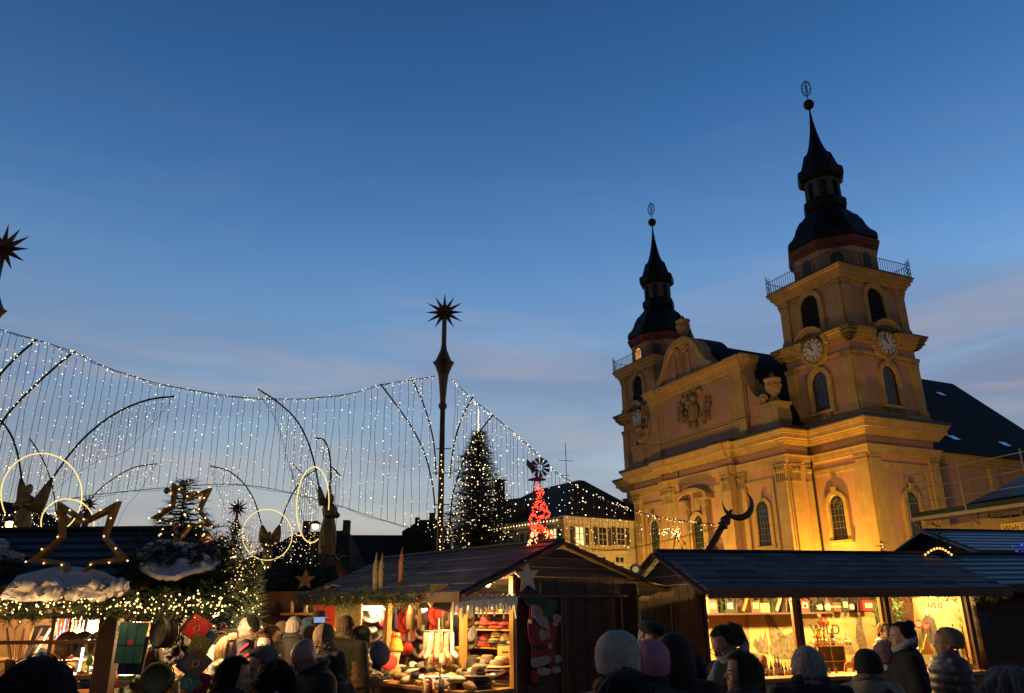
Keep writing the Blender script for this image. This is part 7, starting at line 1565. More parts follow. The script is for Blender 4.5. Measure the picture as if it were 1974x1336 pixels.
stall_lamp(at(415, 1178, 7.9), 0, 'added lamp among the lit fir boughs over the lane', 65, (1,.60,.24))  # added under the canopy to brighten faces in the lane
stall_lamp(at(470, 1135, 10.4), 0, 'added lamp hanging over the crowd before the middle stall', 110, (1,.60,.24))  # added to brighten the crowd, no known fixture hangs here
# ------------------------------------------------------------------ middle stall and its toys
p = at(502, 1160, 16.5); mid, mzr = hut('market_stall', 'small dark stall with a wooden star on its roof between the left and hat stalls', (p.x, 16.5, 0), 0, 2.6, 1.8, 2.05, 2.62, (.15,.15), .35, walls='LRB', post_x=(.05,.85,1.45,2.55))
P = [at(505+205*i/8, 1125+6*math.sin(i*2), 16.0) for i in range(9)]
garland(None, P, .55, 900, 91, 'black-green fir boughs covering the roof of the small middle stall', depth=.25, L=.26)
c = at(588, 1118, 15.6); m = MB(); m.prism([((.215 if k % 2 == 0 else .088)*math.cos(math.pi/2+k*math.pi/5), (.215 if k % 2 == 0 else .088)*math.sin(math.pi/2+k*math.pi/5)) for k in range(10)], (0,0,0), (1,0,0), (0,0,1), (0,.03,0)); o = fixn(m.build('wooden_star', mat('lit_pine_star', (.38,.21,.06), .7, .2, 8))); o.location = c; tag(o, 'solid pine star on the dark roof of the small middle stall', 'star'); q = MB(); q.M = Matrix.Rotation(R(90), 4, 'X'); q.lathe([(.085,.0),(.085,.012),(.07,.014),(.07,.008)], 22); q.lathe([(.045,0),(.05,.014)], 18); q.build('carved_ring', paint((.34,.19,.06), .7), o)
stall_lamp(at(588, 1166, 16.9), 0, 'lamp in the small middle stall', 70); stall_lamp(at(660, 1166, 14.0), 0, 'lamp over the framed pictures beside the middle stall', 40)
tr_ = random.Random(9)
for i, (px, py) in enumerate([(457,1188),(466,1180),(478,1186),(490,1190),(498,1176),(511,1186),(520,1176),(527,1186),(538,1182),(548,1176),(552,1196),(612,1172),(618,1166),(630,1168),(640,1170),(505,1200),(533,1200),(519,1196)]):
    p = at(px, py, 15.2+tr_.uniform(-.4,.4)); c = ('red','cream','tan','brown','orange','white','burgundy','tan')[i % 8]; o = empty('wooden_toy', p, tr_.uniform(-.6,.6), '%s toy figure hanging %s at the middle stalls, %s in the row' % (c, 'low' if py > 1185 else 'high', NW[i]), 'toy', 'toys hanging at the middle stalls'); s_ = tr_.uniform(.9,1.4)
    m = MB(); m.loft([(0,0,-.16*s_,.055*s_,.05*s_),(0,0,-.05*s_,.05*s_,.045*s_),(0,0,.02*s_,.02*s_,.02*s_)], 9); m.build('body', paint(COL[c], .7), o, True); m = MB(); m.sphere((0,0,.05*s_), .035*s_, 9, 7); m.build('head', paint((.5,.32,.18), .6), o, True); m = MB(); m.lathe([(.036*s_,.06*s_),(.02*s_,.11*s_),(.002,.14*s_)], 9); m.build('hat', paint(COL['red' if c != 'red' else 'white'], .7), o, True)
# framed pictures beside the middle stall
for px, py, w, h in ((650,1194,.40,.26),): 
    p = at(px, py, 13.4); m = MB(); m.box(-w,w,0,.03,-h,h); o = m.build('picture_frame', M['wood_warm']); o.location = p; q = MB(); q.box(-w+.03,-w*.1,-.006,0,-h+.04,h-.04); q.build('red_panel', paint(COL['red'], .6), o); q = MB(); q.box(-w*.02,w-.03,-.006,0,-h+.04,h-.04); q.build('sketch_panel', M['mural_ink'], o); tag(o, 'pine framed display board with a red and a grey panel left of the hat stall', 'display board')
p = at(640, 1183, 14.2); m = MB(); m.box(-.9,.9,0,.3,-.02,.02); o = m.build('wall_shelf', M['wood_warm']); o.location = p; tag(o, 'pine wall shelf above the framed display board', 'shelf')
for i in range(7): m = MB(); m.loft([(0,0,0,.05,.04),(0,0,.12,.04,.03),(0,0,.2,.015,.015)], 8); o = m.build('carved_ornament', paint(COL[('tan','cream','brown','tan','white','orange','tan')[i]], .6), None, True); o.location = p+Vector((-.75+i*.25,.12,.02)); tag(o, 'small carved ornament on the pine wall shelf, %s' % ORD[i], 'ornament', 'ornaments on the wall shelf')
p = at(640, 1190, 14.6); m = MB(); m.box(-1.3,1.3,0,.04,-1.6,.45); o = m.build('partition_wall', M['wood_dark']); o.location = p; tag(o, 'dark timber partition behind the framed display board', 'wall')
# reindeer figure on the middle roof
p = at(672, 1128, 14.5); dr_ = empty('deer_figure', p, 0, 'dark brown deer figure with a red bow on the roof beside the pine star', 'deer figure')
m = MB(); m.loft([(0,0,0,.001,.001)]*2, 4) if False else None
m.sphere((.08,0,.10), (.26,.1,.13), 14, 10); m.tube([(-.08,0,.14),(-.17,0,.26),(-.2,0,.36)], [.10,.07,.055], 9); m.sphere((-.27,0,.40), (.11,.05,.055), 10, 8)
for x, y in ((-.08,-.05),(-.06,.05),(.24,-.05),(.26,.05)): m.tube([(x,y,.05),(x+.02,y,-.1),(x,y,-.26)], [.045,.025,.02], 7)
m.tube([(.33,0,.14),(.38,0,.08)], [.02,.01], 5); fuse(m, 'body', mat('dark_deer_felt', (.045,.02,.012), .95, .3, 20), dr_, .018)
m = MB(); m.tube([(-.22,.02,.44),(-.16,.06,.52),(-.05,.08,.5)], [.012,.01,.005], 5); m.tube([(-.22,-.02,.44),(-.26,-.07,.53),(-.36,-.09,.55)], [.012,.01,.005], 5); m.tube([(-.3,-.08,.54),(-.3,-.1,.6)], .006, 4); m.build('antler', paint((.2,.12,.07), .7), dr_)
m = MB(); m.tube([(-.12+.07*math.cos(k*.7),.07*math.sin(k*.7),.19-.03*math.cos(k*.7)) for k in range(9)], .018, 6, close=True); m.build('bow', paint(COL['red'], .7), dr_)
for px, py in ((636,1138),(647,1136),(645,1146)): m = MB(); m.box(-.09,.09,-.01,.01,-.07,.07); o = m.build('paper_card', paint((.3,.2,.12), .8)); o.location = at(px, py, 13); o.rotation_euler = (0, .1, 0); tag(o, 'small buff card pinned under the deer figure, %s' % {636:'left one', 647:'upper right one', 645:'lower right one'}[px], 'card')
# ------------------------------------------------------------------ teal-roofed stalls on the right
teal = tiled('teal_sheet_roofing', (.02,.075,.095), (.03,.10,.12), 6, .5, .4, .5, (.008,.02,.03))
p = at(1876, 1140, 13.2); ts, _z = hut('market_stall', 'dark closed stall under a long teal roof at the right edge', (p.x, 13.2, 0), .12, 4.2, 2.0, 2.05, 2.62, (.45,.3), .45, walls='LRB', roofmat=teal, wallmat=mat('rust_brown_boards', (.045,.018,.008), .6, .3, 3, .2, 9, stretch=(1,1,5)))
m = MB(); m.box(0, 4.2, .0, .05, .05, 1.98); m.build('front_wall', mat('rust_brown_shutter', (.05,.02,.009), .6, .3, 3, .2, 9, stretch=(5,1,1)), ts)
m = MB(); p2 = at(1896, 1197, 13.1); m.box(-.10,.10,-.012,0,-.13,.13); o = m.build('notice', paint((.03,.05,.09), .6)); o.location = p2; o.rotation_euler = (0,0,.12); q = MB(); q.box(-.10,.10,-.016,-.012,.08,.12); q.build('notice_header', paint((.05,.07,.10), .6), o); tag(o, 'dim blue notice on the closed stall front', 'notice')
p = at(1878, 1080, 17); ts2, _z = hut('market_stall', 'stall with a blue sheet roof and pale bargeboard rising behind the teal roof', (p.x+.15, 17, 0), .25, 4.5, 2.2, 2.82, 3.38, (.35,.3), .35, walls='LRB', roofmat=tiled('blue_sheet_roofing', (.05,.13,.22), (.07,.17,.27), 6, .4, .35, .5, (.02,.05,.08)))
for ch in ts2.children:
    if ch.name.startswith('roof'):
        for c2 in ch.children:
            if c2.name.startswith('bargeboard'): c2.data.materials[0] = paint((.35,.36,.38), .6)
m = MB(); q_ = at(1968, 1062, 15.5); r_ = random.Random(4)
for k in range(26): m.octa((r_.uniform(-.18,.2), r_.uniform(-.05,.05), r_.uniform(-.1,.14)), .012)
o = m.build('blue_light_cluster', emit('blue_bulb', (.03,.06,1.0), 3)); o.location = q_; tag(o, 'cluster of small blue lights on the roof at the right edge', 'light ornament')
# pale sign disc and golden lights at the left of the shingled roof
c = at(1225, 1098, 12.4); m = MB(); m.M = Matrix.Rotation(R(75), 4, 'X'); m.lathe([(.085,-.01),(.09,0),(.085,.01)], 24); o = m.build('round_sign', paint((.35,.5,.42), .5)); o.location = c; q = MB(); q.M = m.M; q.lathe([(.05,.011),(.05,.015)], 12); q.build('sign_emblem', emit('glowing_emblem', (1,.7,.2), .35), o); tag(o, 'small round pale green sign at the left eave of the shingled stall', 'sign')  # emblem brightness is put in as emission, the sign is no lamp
P = [at(1250+18*i/4, 1090-5*i, 13.2) for i in range(5)]; garland(None, P, .06, 60, 95, 'short lit garland behind the left slope of the shingled stall', bulbs=40, brad=.016, L=.08)
# background stalls under the crowd's horizon so the lane does not run empty
p = at(300, 1190, 20); bs, _z = hut('market_stall', 'distant stall with warm light behind the crowd on the left', (p.x-1.5, 20, 0), 0, 3.6, 2, 2.0, 2.6, (.2,.2), .3, walls='LRB', post_x=(.05,1.8,3.55)); stall_lamp(at(330, 1185, 20.4), 0, 'lamp in the distant stall behind the crowd', 90)
p = at(400, 1190, 23); bs, _z = hut('market_stall', 'second distant stall behind the crowd nearer the middle', (p.x, 23, 0), 0, 3.2, 2, 2.05, 2.6, (.2,.2), .3, walls='LRB', post_x=(.05,1.6,3.15)); stall_lamp(at(430, 1182, 23.4), 0, 'lamp in the second distant stall', 90)
# ------------------------------------------------------------------ people
SKIN = {}
def skin(tone):
    if tone not in SKIN: SKIN[tone] = mat('skin_tone', tone, .55, .10, 9, .1, 40)
    return SKIN[tone]
S1 = (.50,.29,.20); S2 = (.44,.23,.15); S3 = (.56,.36,.27)
M['lips'] = mat('lip_colour', (.30,.09,.07), .5, .1); M['eye'] = mat('dark_eye', (.02,.015,.012), .2, .1); M['eyewhite'] = mat('eye_white', (.55,.50,.45), .4, .05)
def remesh(o, vox, smooth_it=2):
    md = o.modifiers.new('r', 'REMESH'); md.mode = 'VOXEL'; md.voxel_size = vox; md.use_smooth_shade = True
    if smooth_it: sm = o.modifiers.new('s', 'SMOOTH'); sm.iterations = smooth_it; sm.factor = .5
    return apply_mods(o)
def head_geo(m, HM_, detail=True):
    """skull, face and ears; origin at the chin-neck joint, +y forward, z up, 0.24 tall"""
    keep = m.M; m.M = HM_
    m.loft([(0,.030,-.010,.028,.030),(0,.036,.008,.040,.048),(0,.028,.035,.056,.068),(0,.018,.065,.064,.080),(0,.012,.095,.070,.087),(0,.006,.125,.074,.092),(0,.002,.155,.076,.096),(0,-.002,.185,.072,.092),(0,-.006,.210,.058,.076),(0,-.008,.228,.036,.048),(0,-.008,.236,.010,.014)], 26)
    if detail:
        m.loft([(0,.098,.082,.014,.016),(0,.108,.090,.017,.020),(0,.104,.105,.011,.016),(0,.096,.125,.008,.012),(0,.088,.142,.008,.010)], 10)   # nose
        m.sphere((0,.092,.055), (.024,.012,.009), 12, 6); m.sphere((0,.082,.018), (.024,.018,.016), 10, 6)     # mouth, chin
        for s in (-1, 1):
            m.sphere((s*.032,.078,.132), (.022,.014,.007), 10, 6); m.sphere((s*.042,.062,.09), (.022,.024,.020), 10, 6)   # brow, cheek
    for s in (-1, 1): m.sphere((s*.079,-.008,.105), (.010,.020,.032), 8, 7)
    m.M = keep
def hand_geo(m, P, D, side, curl=.5, s=1.0):
    """palm and five fingers; P wrist, D pointing direction"""
    D = Vector(D).normalized(); q = D.to_track_quat('Z', 'Y').to_matrix().to_4x4(); keep = m.M; m.M = keep @ Matrix.Translation(P) @ q @ Matrix.Scale(s, 4)
    m.loft([(0,0,-.02,.026,.020),(0,0,.03,.036,.016),(0,0,.07,.042,.015),(0,0,.092,.040,.013)], 12)
    for k, (x, L) in enumerate(((-.030,.062),(-.010,.072),(.010,.068),(.029,.052))):
        c = curl*.8; m.tube([(x,0,.085),(x*1.1,.0+.012*c,.085+L*.45),(x*1.12,.030*c,.085+L*.8),(x*1.1,.055*c,.085+L*(1-.25*c))], [.0098,.009,.0082,.007], 7)
    m.tube([(-.034*side,0,.03),(-.055*side,.012,.055),(-.060*side,.022,.085)], [.0125,.0105,.008], 7); m.M = keep
def person(px, py_top, Y, face, label, h=None, tone=S1, hair='short', hcol=(.03,.018,.012), coat='parka', ccol=(.03,.03,.03), tcol=(.02,.022,.03), pose='down', pitch=0, yaw=0, lean=0, hat_=None, hatcol=(.1,.1,.1), scarf=None, glasses=False, w=1.0, extra=None, detail=True, roll=0, group=None, shift=0, hands=None):
    """px, py_top: picture position of the crown; face: 0 looks away from the camera, 180 towards it, 90 to the right"""
    T = at(px, py_top, Y); H_ = T.z if h is None else h; rz = -R(face)
    top_extra = {'beanie': .022, 'flatcap': .02, 'brim': .05}.get(hat_, .012 if hair != 'bald' else 0)
    Hb = H_ - top_extra; k = Hb/1.75
    root = empty('person', (T.x, T.y, 0), rz, label, 'person', group)
    hs = (1.0 if Hb > 1.62 else .97)
    # skeleton heights
    sh = Hb-.298*k; hip = .93*k; neck = Hb-.235*hs
    bend = Matrix.Translation((0,0,hip)) @ Matrix.Rotation(-R(lean), 4, 'X') @ Matrix.Translation((0,0,-hip))
    nb = Vector((0,.0,neck))
    HMx = bend @ Matrix.Translation(nb+Vector((0,-.005,0))) @ Matrix.Rotation(-R(yaw), 4, 'Z') @ Matrix.Rotation(-R(pitch), 4, 'X') @ Matrix.Rotation(R(roll), 4, 'Y') @ Matrix.Scale(hs, 4)
    # keep the crown where the picture shows it
    cw = HMx @ Vector((0,0,.236)); off = Vector((-cw.x, -cw.y, Hb-cw.z)); off.z *= .0 if h is None and False else 1; 
    S = Matrix.Translation((off.x, off.y, 0)); root_shift = S
    HMx = S @ HMx; bend = S @ bend
    if abs(off.z) > .005:
        f_ = (Hb)/(Hb-off.z); Z = Matrix.Diagonal((1,1,f_,1)); HMx = Matrix.Translation((0,0,off.z)) @ HMx; bend = Z @ bend
    b = MB(); b.M = Matrix.Identity(4)
    head_geo(b, HMx, detail)
    nk0 = HMx @ Vector((0,-.012,.05)); b.M = bend; shp = bend @ Vector((0,0,sh+.03*k)); b.M = Matrix.Identity(4)
    b.tube([bend @ Vector((0,-.01,sh-.10*k)), shp, nk0], [.075,.062,.055], 14)
    b.M = bend; b.loft([(0,0,hip-.06,.15,.105),(0,0,hip+.10,.145,.10),(0,0,hip+.28*k,.155,.105),(0,0,sh-.08*k,.17,.10),(0,-.005,sh+.005,.12,.075)], 20); b.M = Matrix.Identity(4)
    hipc = S.to_translation()
    for s in (-1, 1): b.tube([(s*.085,hipc.y*.6,hip-.02),(s*.09,.02+hipc.y*.3,hip*.52),(s*.09,0,.09),(s*.09,.01,.05)], [.085,.058,.042,.045], 10); b.tube([(s*.09,-.03,.045),(s*.095,.10,.035)], [.042,.036], 8)
    # arms
    SH = [bend @ Vector((s*.185*k*w, 0, sh-.035*k)) for s in (-1, 1)]
    ua, fa = .30*k, .26*k
    def armpts(s, p_):
        a = SH[0 if s < 0 else 1]
        if p_ == 'down': return [a, a+Vector((s*.055,-.02,-ua)), a+Vector((s*.06,.05,-ua-fa))]
        if p_ == 'hold': return [a, a+Vector((s*.05,.04,-ua*.95)), a+Vector((-s*.06,.27,-ua*.80))]
        if p_ == 'phone': return [a, a+Vector((s*.06,.16,-ua*.75)), a+Vector((-s*.07,.34,.03))]
        if p_ == 'chest': return [a, a+Vector((s*.06,.06,-ua*.93)), a+Vector((-s*.08,.20,-ua*.45))]
        return [a, a+Vector((s*.055,-.02,-ua)), a+Vector((s*.06,.05,-ua-fa))]
    AP = [armpts(s, pose if not isinstance(pose, tuple) else pose[0 if s < 0 else 1]) for s in (-1, 1)]
    for s, P in zip((-1, 1), AP):
        b.tube(P, [.052,.042,.028], 10); d = (P[2]-P[1]).normalized(); hand_geo(b, P[2]+d*.01, d + Vector((0,.1,-.15 if (pose == 'down') else 0)), s, .7, .95)
    body = b.build('body', skin(tone), root, True); remesh(body, .0095 if Y < 7.5 else .0115 if detail else .014, 1)
    # lips tinted on the body mesh, eyes and glasses
    if detail:
        body.data.materials.append(M['lips']); inv = HMx.inverted(); me = body.data
        for p in me.polygons:
            c = inv @ p.center
            if c.y > .085 and .045 < c.z < .064 and abs(c.x) < .024: p.material_index = 1
        for s in (-1, 1):
            m = MB(); m.M = HMx; m.sphere((s*.031,.0835,.1145), (.0135,.008,.0068), 10, 6); e_ = m.build('eye', M['eyewhite'], root, True)
            m = MB(); m.M = HMx; m.sphere((s*.031,.0895,.1145), (.0062,.0045,.0062), 8, 6); m.build('iris', M['eye'], e_, True)
            m = MB(); m.M = HMx; m.tube([(s*.014,.097,.131),(s*.031,.094,.137),(s*.048,.080,.132)], [.003,.0042,.002], 5); m.build('eyebrow', paint(tuple(max(.012, x*.7) for x in hcol), .9), root)
    if glasses:
        m = MB(); m.M = HMx
        for s in (-1, 1): m.tube([(s*.033+.024*math.cos(t*.628),.108,.112+.019*math.sin(t*.628)) for t in range(10)], .0022, 4, close=True); m.tube([(s*.057,.106,.118),(s*.078,.06,.120),(s*.080,-.01,.118)], .002, 4)
        m.tube([(-.010,.110,.116),(.010,.110,.116)], .0022, 4); m.build('glasses', M['ink'], root)
    # ---- hair
    r_ = random.Random(int(px*7+py_top))
    def hairshell(low_back, low_side, front, thick=.012, flow=0.0, curl=0.0, wid=1.0):
        """cap of hair over the skull: low_back/side = how far it falls (m below crown), front = hairline height"""
        thick += .006; n, k2 = 60, 26; vs = []; fs = []
        for j in range(k2+1):
            f = j/k2
            for i in range(n):
                a = 2*math.pi*i/n; fx, fy = math.sin(a), math.cos(a)      # a=0 is the face
                ba = min(a, 2*math.pi-a)/math.pi                          # 0 front .. 1 back
                low = front if ba < .33 else (front + (low_side-front)*min(1, (ba-.33)/.13) if ba < .5 else low_side+(low_back-low_side)*min(1, (ba-.5)/.25))
                low *= 1+.05*r_.uniform(-1,1) if j == k2 else 1
                d = low*f; cap = min(1, d/.112); ph = cap*math.pi/2; rr = math.sin(ph); z = .236+thick*.8-(.112+thick)*(1-math.cos(ph)) - max(0, d-.112)*1.0
                strand = 1+.035*math.sin(a*17+j*.15)+.03*math.sin(a*31+2)+curl*noise.noise(Vector((fx*4,fy*4,z*26+px)))
                fl = 1+flow*max(0, d-.10)
                if d > .15 and low_back < .24: fl -= (d-.15)*3.2
                elif d > .19: fl -= (d-.19)*(1.1 if low_back < .4 else .25)
                vs.append(((.079+thick)*rr*fx*strand*fl*wid, -.004+(.097+thick)*rr*fy*strand*(fl if fy < 0 else 1), z))
        for j in range(k2):
            for i in range(n): fs.append((j*n+i, j*n+(i+1)%n, (j+1)*n+(i+1)%n, (j+1)*n+i))
        m = MB(); m.M = HMx; m.add(vs, fs); o = m.build('hair', mat('hair_strands', hcol, .78, .55, 6, .6, 90, spec=.25, stretch=(14,14,1)), root, True); md = o.modifiers.new('t', 'SOLIDIFY'); md.thickness = .012; md.offset = -1
        if Y < 6.5:
            f_ = MB(); f_.M = HMx; nv_ = len(vs)
            for _ in range(1500):
                i = r_.randrange(n*2, nv_); p = Vector(vs[i]); d = Vector((p.x*2.5, p.y*2.5, (p.z-.16)*1.5 if p.z > .12 else -.35)).normalized()*.5+Vector((r_.uniform(-.4,.4), r_.uniform(-.4,.4), -.7)); L_ = r_.uniform(.012,.04) if curl < .3 else r_.uniform(.02,.05); t_ = d.orthogonal().normalized()*.0011
                p = p+Vector((r_.uniform(-.006,.006), r_.uniform(-.006,.006), r_.uniform(-.01,.01))); f_.add([p-t_, p+t_, p+d*L_], [(0,1,2)])
            f_.build('hair_strands', o.data.materials[0], o)
        return o
    if hair == 'short': hairshell(.175,.115,.052,.010,0,.10)
    elif hair == 'crop': hairshell(.165,.105,.048,.005,0,.06)
    elif hair == 'bob': hairshell(.265,.24,.055,.016,.25,.05,1.05)
    elif hair == 'nape': hairshell(.225,.18,.055,.016,.1,.08,1.03)
    elif hair == 'long': hairshell(.50,.47,.060,.014,.15,.07)
    elif hair == 'curly': hairshell(.30,.26,.05,.030,.5,.55,1.1)
    elif hair == 'bun':
        hairshell(.17,.12,.055,.010,0,.06); m = MB(); m.M = HMx; m.sphere((0,-.075,.215), (.048,.045,.045), 12, 9); m.build('hair_bun', paint(hcol, .8), root, True)
    elif hair == 'pony': hairshell(.16,.12,.055,.010,0,.06); m = MB(); m.M = HMx; m.tube([(0,-.09,.21),(0,-.15,.16),(0,-.15,.04),(0,-.13,-.05)], [.03,.04,.032,.008], 10); m.build('hair_tail', paint(hcol, .8), root, True)
    elif hair == 'fringe_bald': hairshell(.155,.12,.001,.004,0,.05) if False else None
    # ---- headgear
    hm = paint(hatcol, .95)
    if hat_ == 'beanie':
        m = MB(); m.M = HMx @ Matrix.Rotation(R(8), 4, 'X'); w_ = lambda a, z: 1+.012*math.sin(a*40)
        m.lathe([(.090,.125),(.096,.13),(.098,.18),(.094,.21),(.080,.245),(.055,.268),(.02,.278),(.004,.279)], 44, (0,-.004,0), sy=1.17, wob=w_); m.lathe([(.092,.118),(.102,.122),(.103,.165),(.094,.17)], 44, (0,-.004,0), sy=1.15, wob=w_); m.build('beanie', hm, root, True)
    elif hat_ == 'soft':
        m = MB(); m.M = HMx @ Matrix.Rotation(R(14), 4, 'X'); w_ = lambda a, z: 1+.012*math.sin(a*36)+.03*math.sin(a*3+z*30)
        m.lathe([(.092,.095),(.100,.10),(.104,.13),(.106,.16),(.103,.19),(.094,.218),(.078,.242),(.052,.259),(.022,.267),(.004,.268)], 48, (0,-.008,0), sy=1.17, wob=w_); o = m.build('beanie', hm, root, True)
        f_ = MB(); f_.M = m.M
        for _ in range(900):
            a = r_.uniform(0, 2*math.pi); z = r_.uniform(.10, .262); q_ = .105*math.sqrt(max(.02, 1-max(0, (z-.15)/.118)**2)); p = Vector((q_*math.cos(a), -.008+q_*1.17*math.sin(a), z)); d = (Vector((p.x, p.y, max(0, z-.17)))).normalized()+Vector((r_.uniform(-.5,.5), r_.uniform(-.5,.5), r_.uniform(-.5,.5))); t_ = d.orthogonal().normalized()*.0012; f_.add([p-t_, p+t_, p+d*.012], [(0,1,2)])
        f_.build('wool_fuzz', hm, o)
    elif hat_ == 'flatcap':
        m = MB(); m.M = HMx @ Matrix.Rotation(R(-6), 4, 'X'); m.lathe([(.084,.165),(.104,.19),(.108,.21),(.09,.236),(.05,.25),(.005,.254)], 26, (0,.0,0), sy=1.22); m.prism([(-.07,.07),(.07,.07),(.055,.135),(0,.155),(-.055,.135)], (0,0,.168), (1,0,0), (0,1,0), (0,0,.012)); fixn(m.build('flat_cap', hm, root, True))
    elif hat_ == 'cap':
        m = MB(); m.M = HMx; m.lathe([(.086,.15),(.088,.19),(.078,.225),(.05,.246),(.005,.252)], 24, (0,0,0), sy=1.18); m.prism([(-.06,.08),(.06,.08),(.05,.16),(0,.175),(-.05,.16)], (0,0,.15), (1,0,0), (0,1,0), (0,0,.008)); fixn(m.build('peaked_cap', hm, root, True))
    elif hat_ == 'brim': m = MB(); m.M = HMx @ Matrix.Translation((0,0,.15)) @ Matrix.Scale(1.08,4); hat_mesh(m, 'fedora', r_); m.build('brimmed_hat', [hm, M['ink']], root, True)
    elif hat_ == 'hood':
        m = MB(); m.M = HMx; vs = []
        m.loft([(0,-.03,-.03,.115,.12),(0,-.02,.06,.12,.125),(0,-.018,.14,.115,.125),(0,-.02,.20,.10,.11),(0,-.02,.25,.06,.07),(0,-.02,.268,.01,.01)], 24); m.build('hood', paint(ccol, .9), root, True)
    # ---- coat
    c = MB(); c.M = bend
    long_ = .52*k if coat in ('long', 'puffer_long') else (.40*k if coat == 'parka' else .20*k); g_ = .035 if 'puffer' in coat else .022
    hem = hip-long_+.10
    c.M = Matrix.Identity(4)
    def C3(x, y, z, a, b2): return (x, y, z, a, b2)
    rings = [(0,0,hem,.235*w,.185),(0,0,hem+.03,.225*w,.175),(0,0,hip,.205*w,.16),(0,0,hip+.20*k,.19*w,.145+g_*.3),(0,0,sh-.18*k,.205*w,.15+g_*.3),(0,0,sh-.06*k,.215*w,.14+g_*.2),(0,-.006,sh+.0,.195*w,.125),(0,-.012,sh+.035,.155,.105),(0,-.012,sh+.065,.105,.09),(0,-.012,sh+.085,.08,.08)]
    c.M = bend; c.loft(rings, 26); c.M = Matrix.Identity(4)
    for s, P in zip((-1, 1), AP):
        e_ = P[1]+(P[2]-P[1])*.96; n_ = 7
        ur = [P[0]+(P[1]-P[0])*i/n_ for i in range(n_+1)]+[P[1]+(e_-P[1])*i/n_ for i in range(1, n_+1)]
        rr = [(.083-.022*i/(2*n_))*(1+(.13*math.sin(i*2.6) if 'puffer' in coat else .05*math.sin(i*1.9+s))) for i in range(len(ur))]
        c.tube([P[0]+Vector((-s*.05,0,.0))]+ur, [.085]+rr, 12)
    co = c.build('coat', paint(ccol, .55 if 'puffer' in coat else .9, 0, 'coat_%s' % coat), root, True); remesh(co, .014 if Y < 9 else .018, 3)
    me = co.data; pn = [(v.co.copy(), v.normal.copy()) for v in me.vertices]; out_ = []
    for p, nn in pn:
        q = p
        if 'puffer' in coat: q = q + nn*(.014*abs(math.sin(p.z*math.pi/.075))-.006)
        q = q + nn*(.010*noise.noise(p*7+Vector((px,0,0))) + .006*noise.noise(Vector((p.x*9,p.y*9,p.z*22)))); out_ += q[:]
    me.vertices.foreach_set('co', out_); me.update()
    # collar / hood rolls and scarves
    nkc = bend @ Vector((0,-.008,sh+.055))
    if coat in ('parka', 'long', 'fur'):
        fur = coat == 'fur' or (extra and 'furhood' in extra); m = MB(); R0 = .115 if fur else .095
        pts = [nkc+Vector((R0*math.cos(a)*1.05, R0*math.sin(a)*.9-(.02 if fur else 0), .012-.035*(math.sin(a)))) for a in [i*2*math.pi/18 for i in range(18)]]
        if fur:
            for _ in range(260):
                a = r_.uniform(0, 2*math.pi); p = nkc+Vector((R0*math.cos(a)*1.05, R0*math.sin(a)*.9-.02, .015-.035*math.sin(a))); d = Vector((r_.gauss(0,1), r_.gauss(0,1), r_.gauss(0,1))).normalized(); m.add([p-d.orthogonal()*.010, p+d.orthogonal()*.010, p+d*.062], [(0,1,2)])
            m.tube(pts, .034, 8, close=True); m.build('fur_collar', paint((.16,.10,.05), .95), root)
        else: m.tube(pts, .026, 8, close=True); m.build('collar', paint(tuple(x*.8 for x in ccol), .9), root, True)
    if scarf:
        m = MB()
        for q in range(2): m.tube([nkc+Vector(((.088+.01*q)*math.cos(a), (.085+.01*q)*math.sin(a)+.005, .02+.035*q-.045*math.sin(a)*(1 if q else .6))) for a in [i*2*math.pi/16 for i in range(16)]], .030-.004*q, 9, close=True)
        m.tube([nkc+Vector((.03,.095,-.02)), nkc+Vector((.05,.15,-.14)), nkc+Vector((.03,.155,-.30))], [.03,.04,.035], 8); o = m.build('scarf', paint(scarf, .95), root, True)
        sv = [v.co + v.normal*.006*math.sin(v.co.z*120+v.co.x*60) for v in o.data.vertices]; o.data.vertices.foreach_set('co', [x for v in sv for x in v]); o.data.update()
    # trousers and shoes
    t = MB()
    for s in (-1, 1): t.tube([(s*.085,hipc.y*.6,hip+.02),(s*.09,.02+hipc.y*.3,hip*.52),(s*.09,0,.10)], [.105,.075,.062], 12)
    t.build('trousers', paint(tcol, .9), root, True)
    for s in (-1, 1): m = MB(); m.tube([(s*.09,-.05,.05),(s*.092,.04,.055),(s*.098,.15,.035)], [.05,.052,.038], 10); m.build('shoe', paint((.03,.02,.015), .5), root, True)
    return root, HMx, bend, AP, nkc, sh
def W_(root, v): return rootmat(root) @ v
DK = (.012,.012,.014)
BR = (.055,.028,.014); BL = (.30,.19,.09); GRY = (.30,.29,.27); OLV = (.075,.065,.028)
# --- near left
person(78, 1266, 1.98, -20, 'blurred dark-haired man filling the bottom left corner, seen from behind', h=None, hair='short', hcol=(.02,.012,.010), ccol=DK)
person(296, 1244, 7.5, -8, 'woman with a straight brown bob and olive coat seen from behind', hair='bob', hcol=(.10,.05,.028), ccol=OLV, coat='parka', w=1.1)
person(350, 1222, 7.9, 8, 'woman with dark curly hair in a mustard puffer coat seen from behind', hair='curly', hcol=(.018,.012,.010), ccol=(.34,.16,.03), coat='puffer', w=1.15, pose='hold')
person(284, 1213, 8.9, 20, 'shopper in a white cap half hidden behind the hanging bowls', hair='crop', hcol=BR, hat_='cap', hatcol=(.6,.5,.4), ccol=(.03,.03,.05))
person(310, 1224, 8.4, 120, 'person with round glasses and dark red scarf behind the black bowl', hair='short', hcol=DK, glasses=True, ccol=DK, scarf=(.20,.01,.015), tone=S1)
person(402, 1204, 9.8, -105, 'bald man with glasses in a tan coat looking left', hair='bald', glasses=True, ccol=(.22,.12,.05), coat='long', w=1.1)
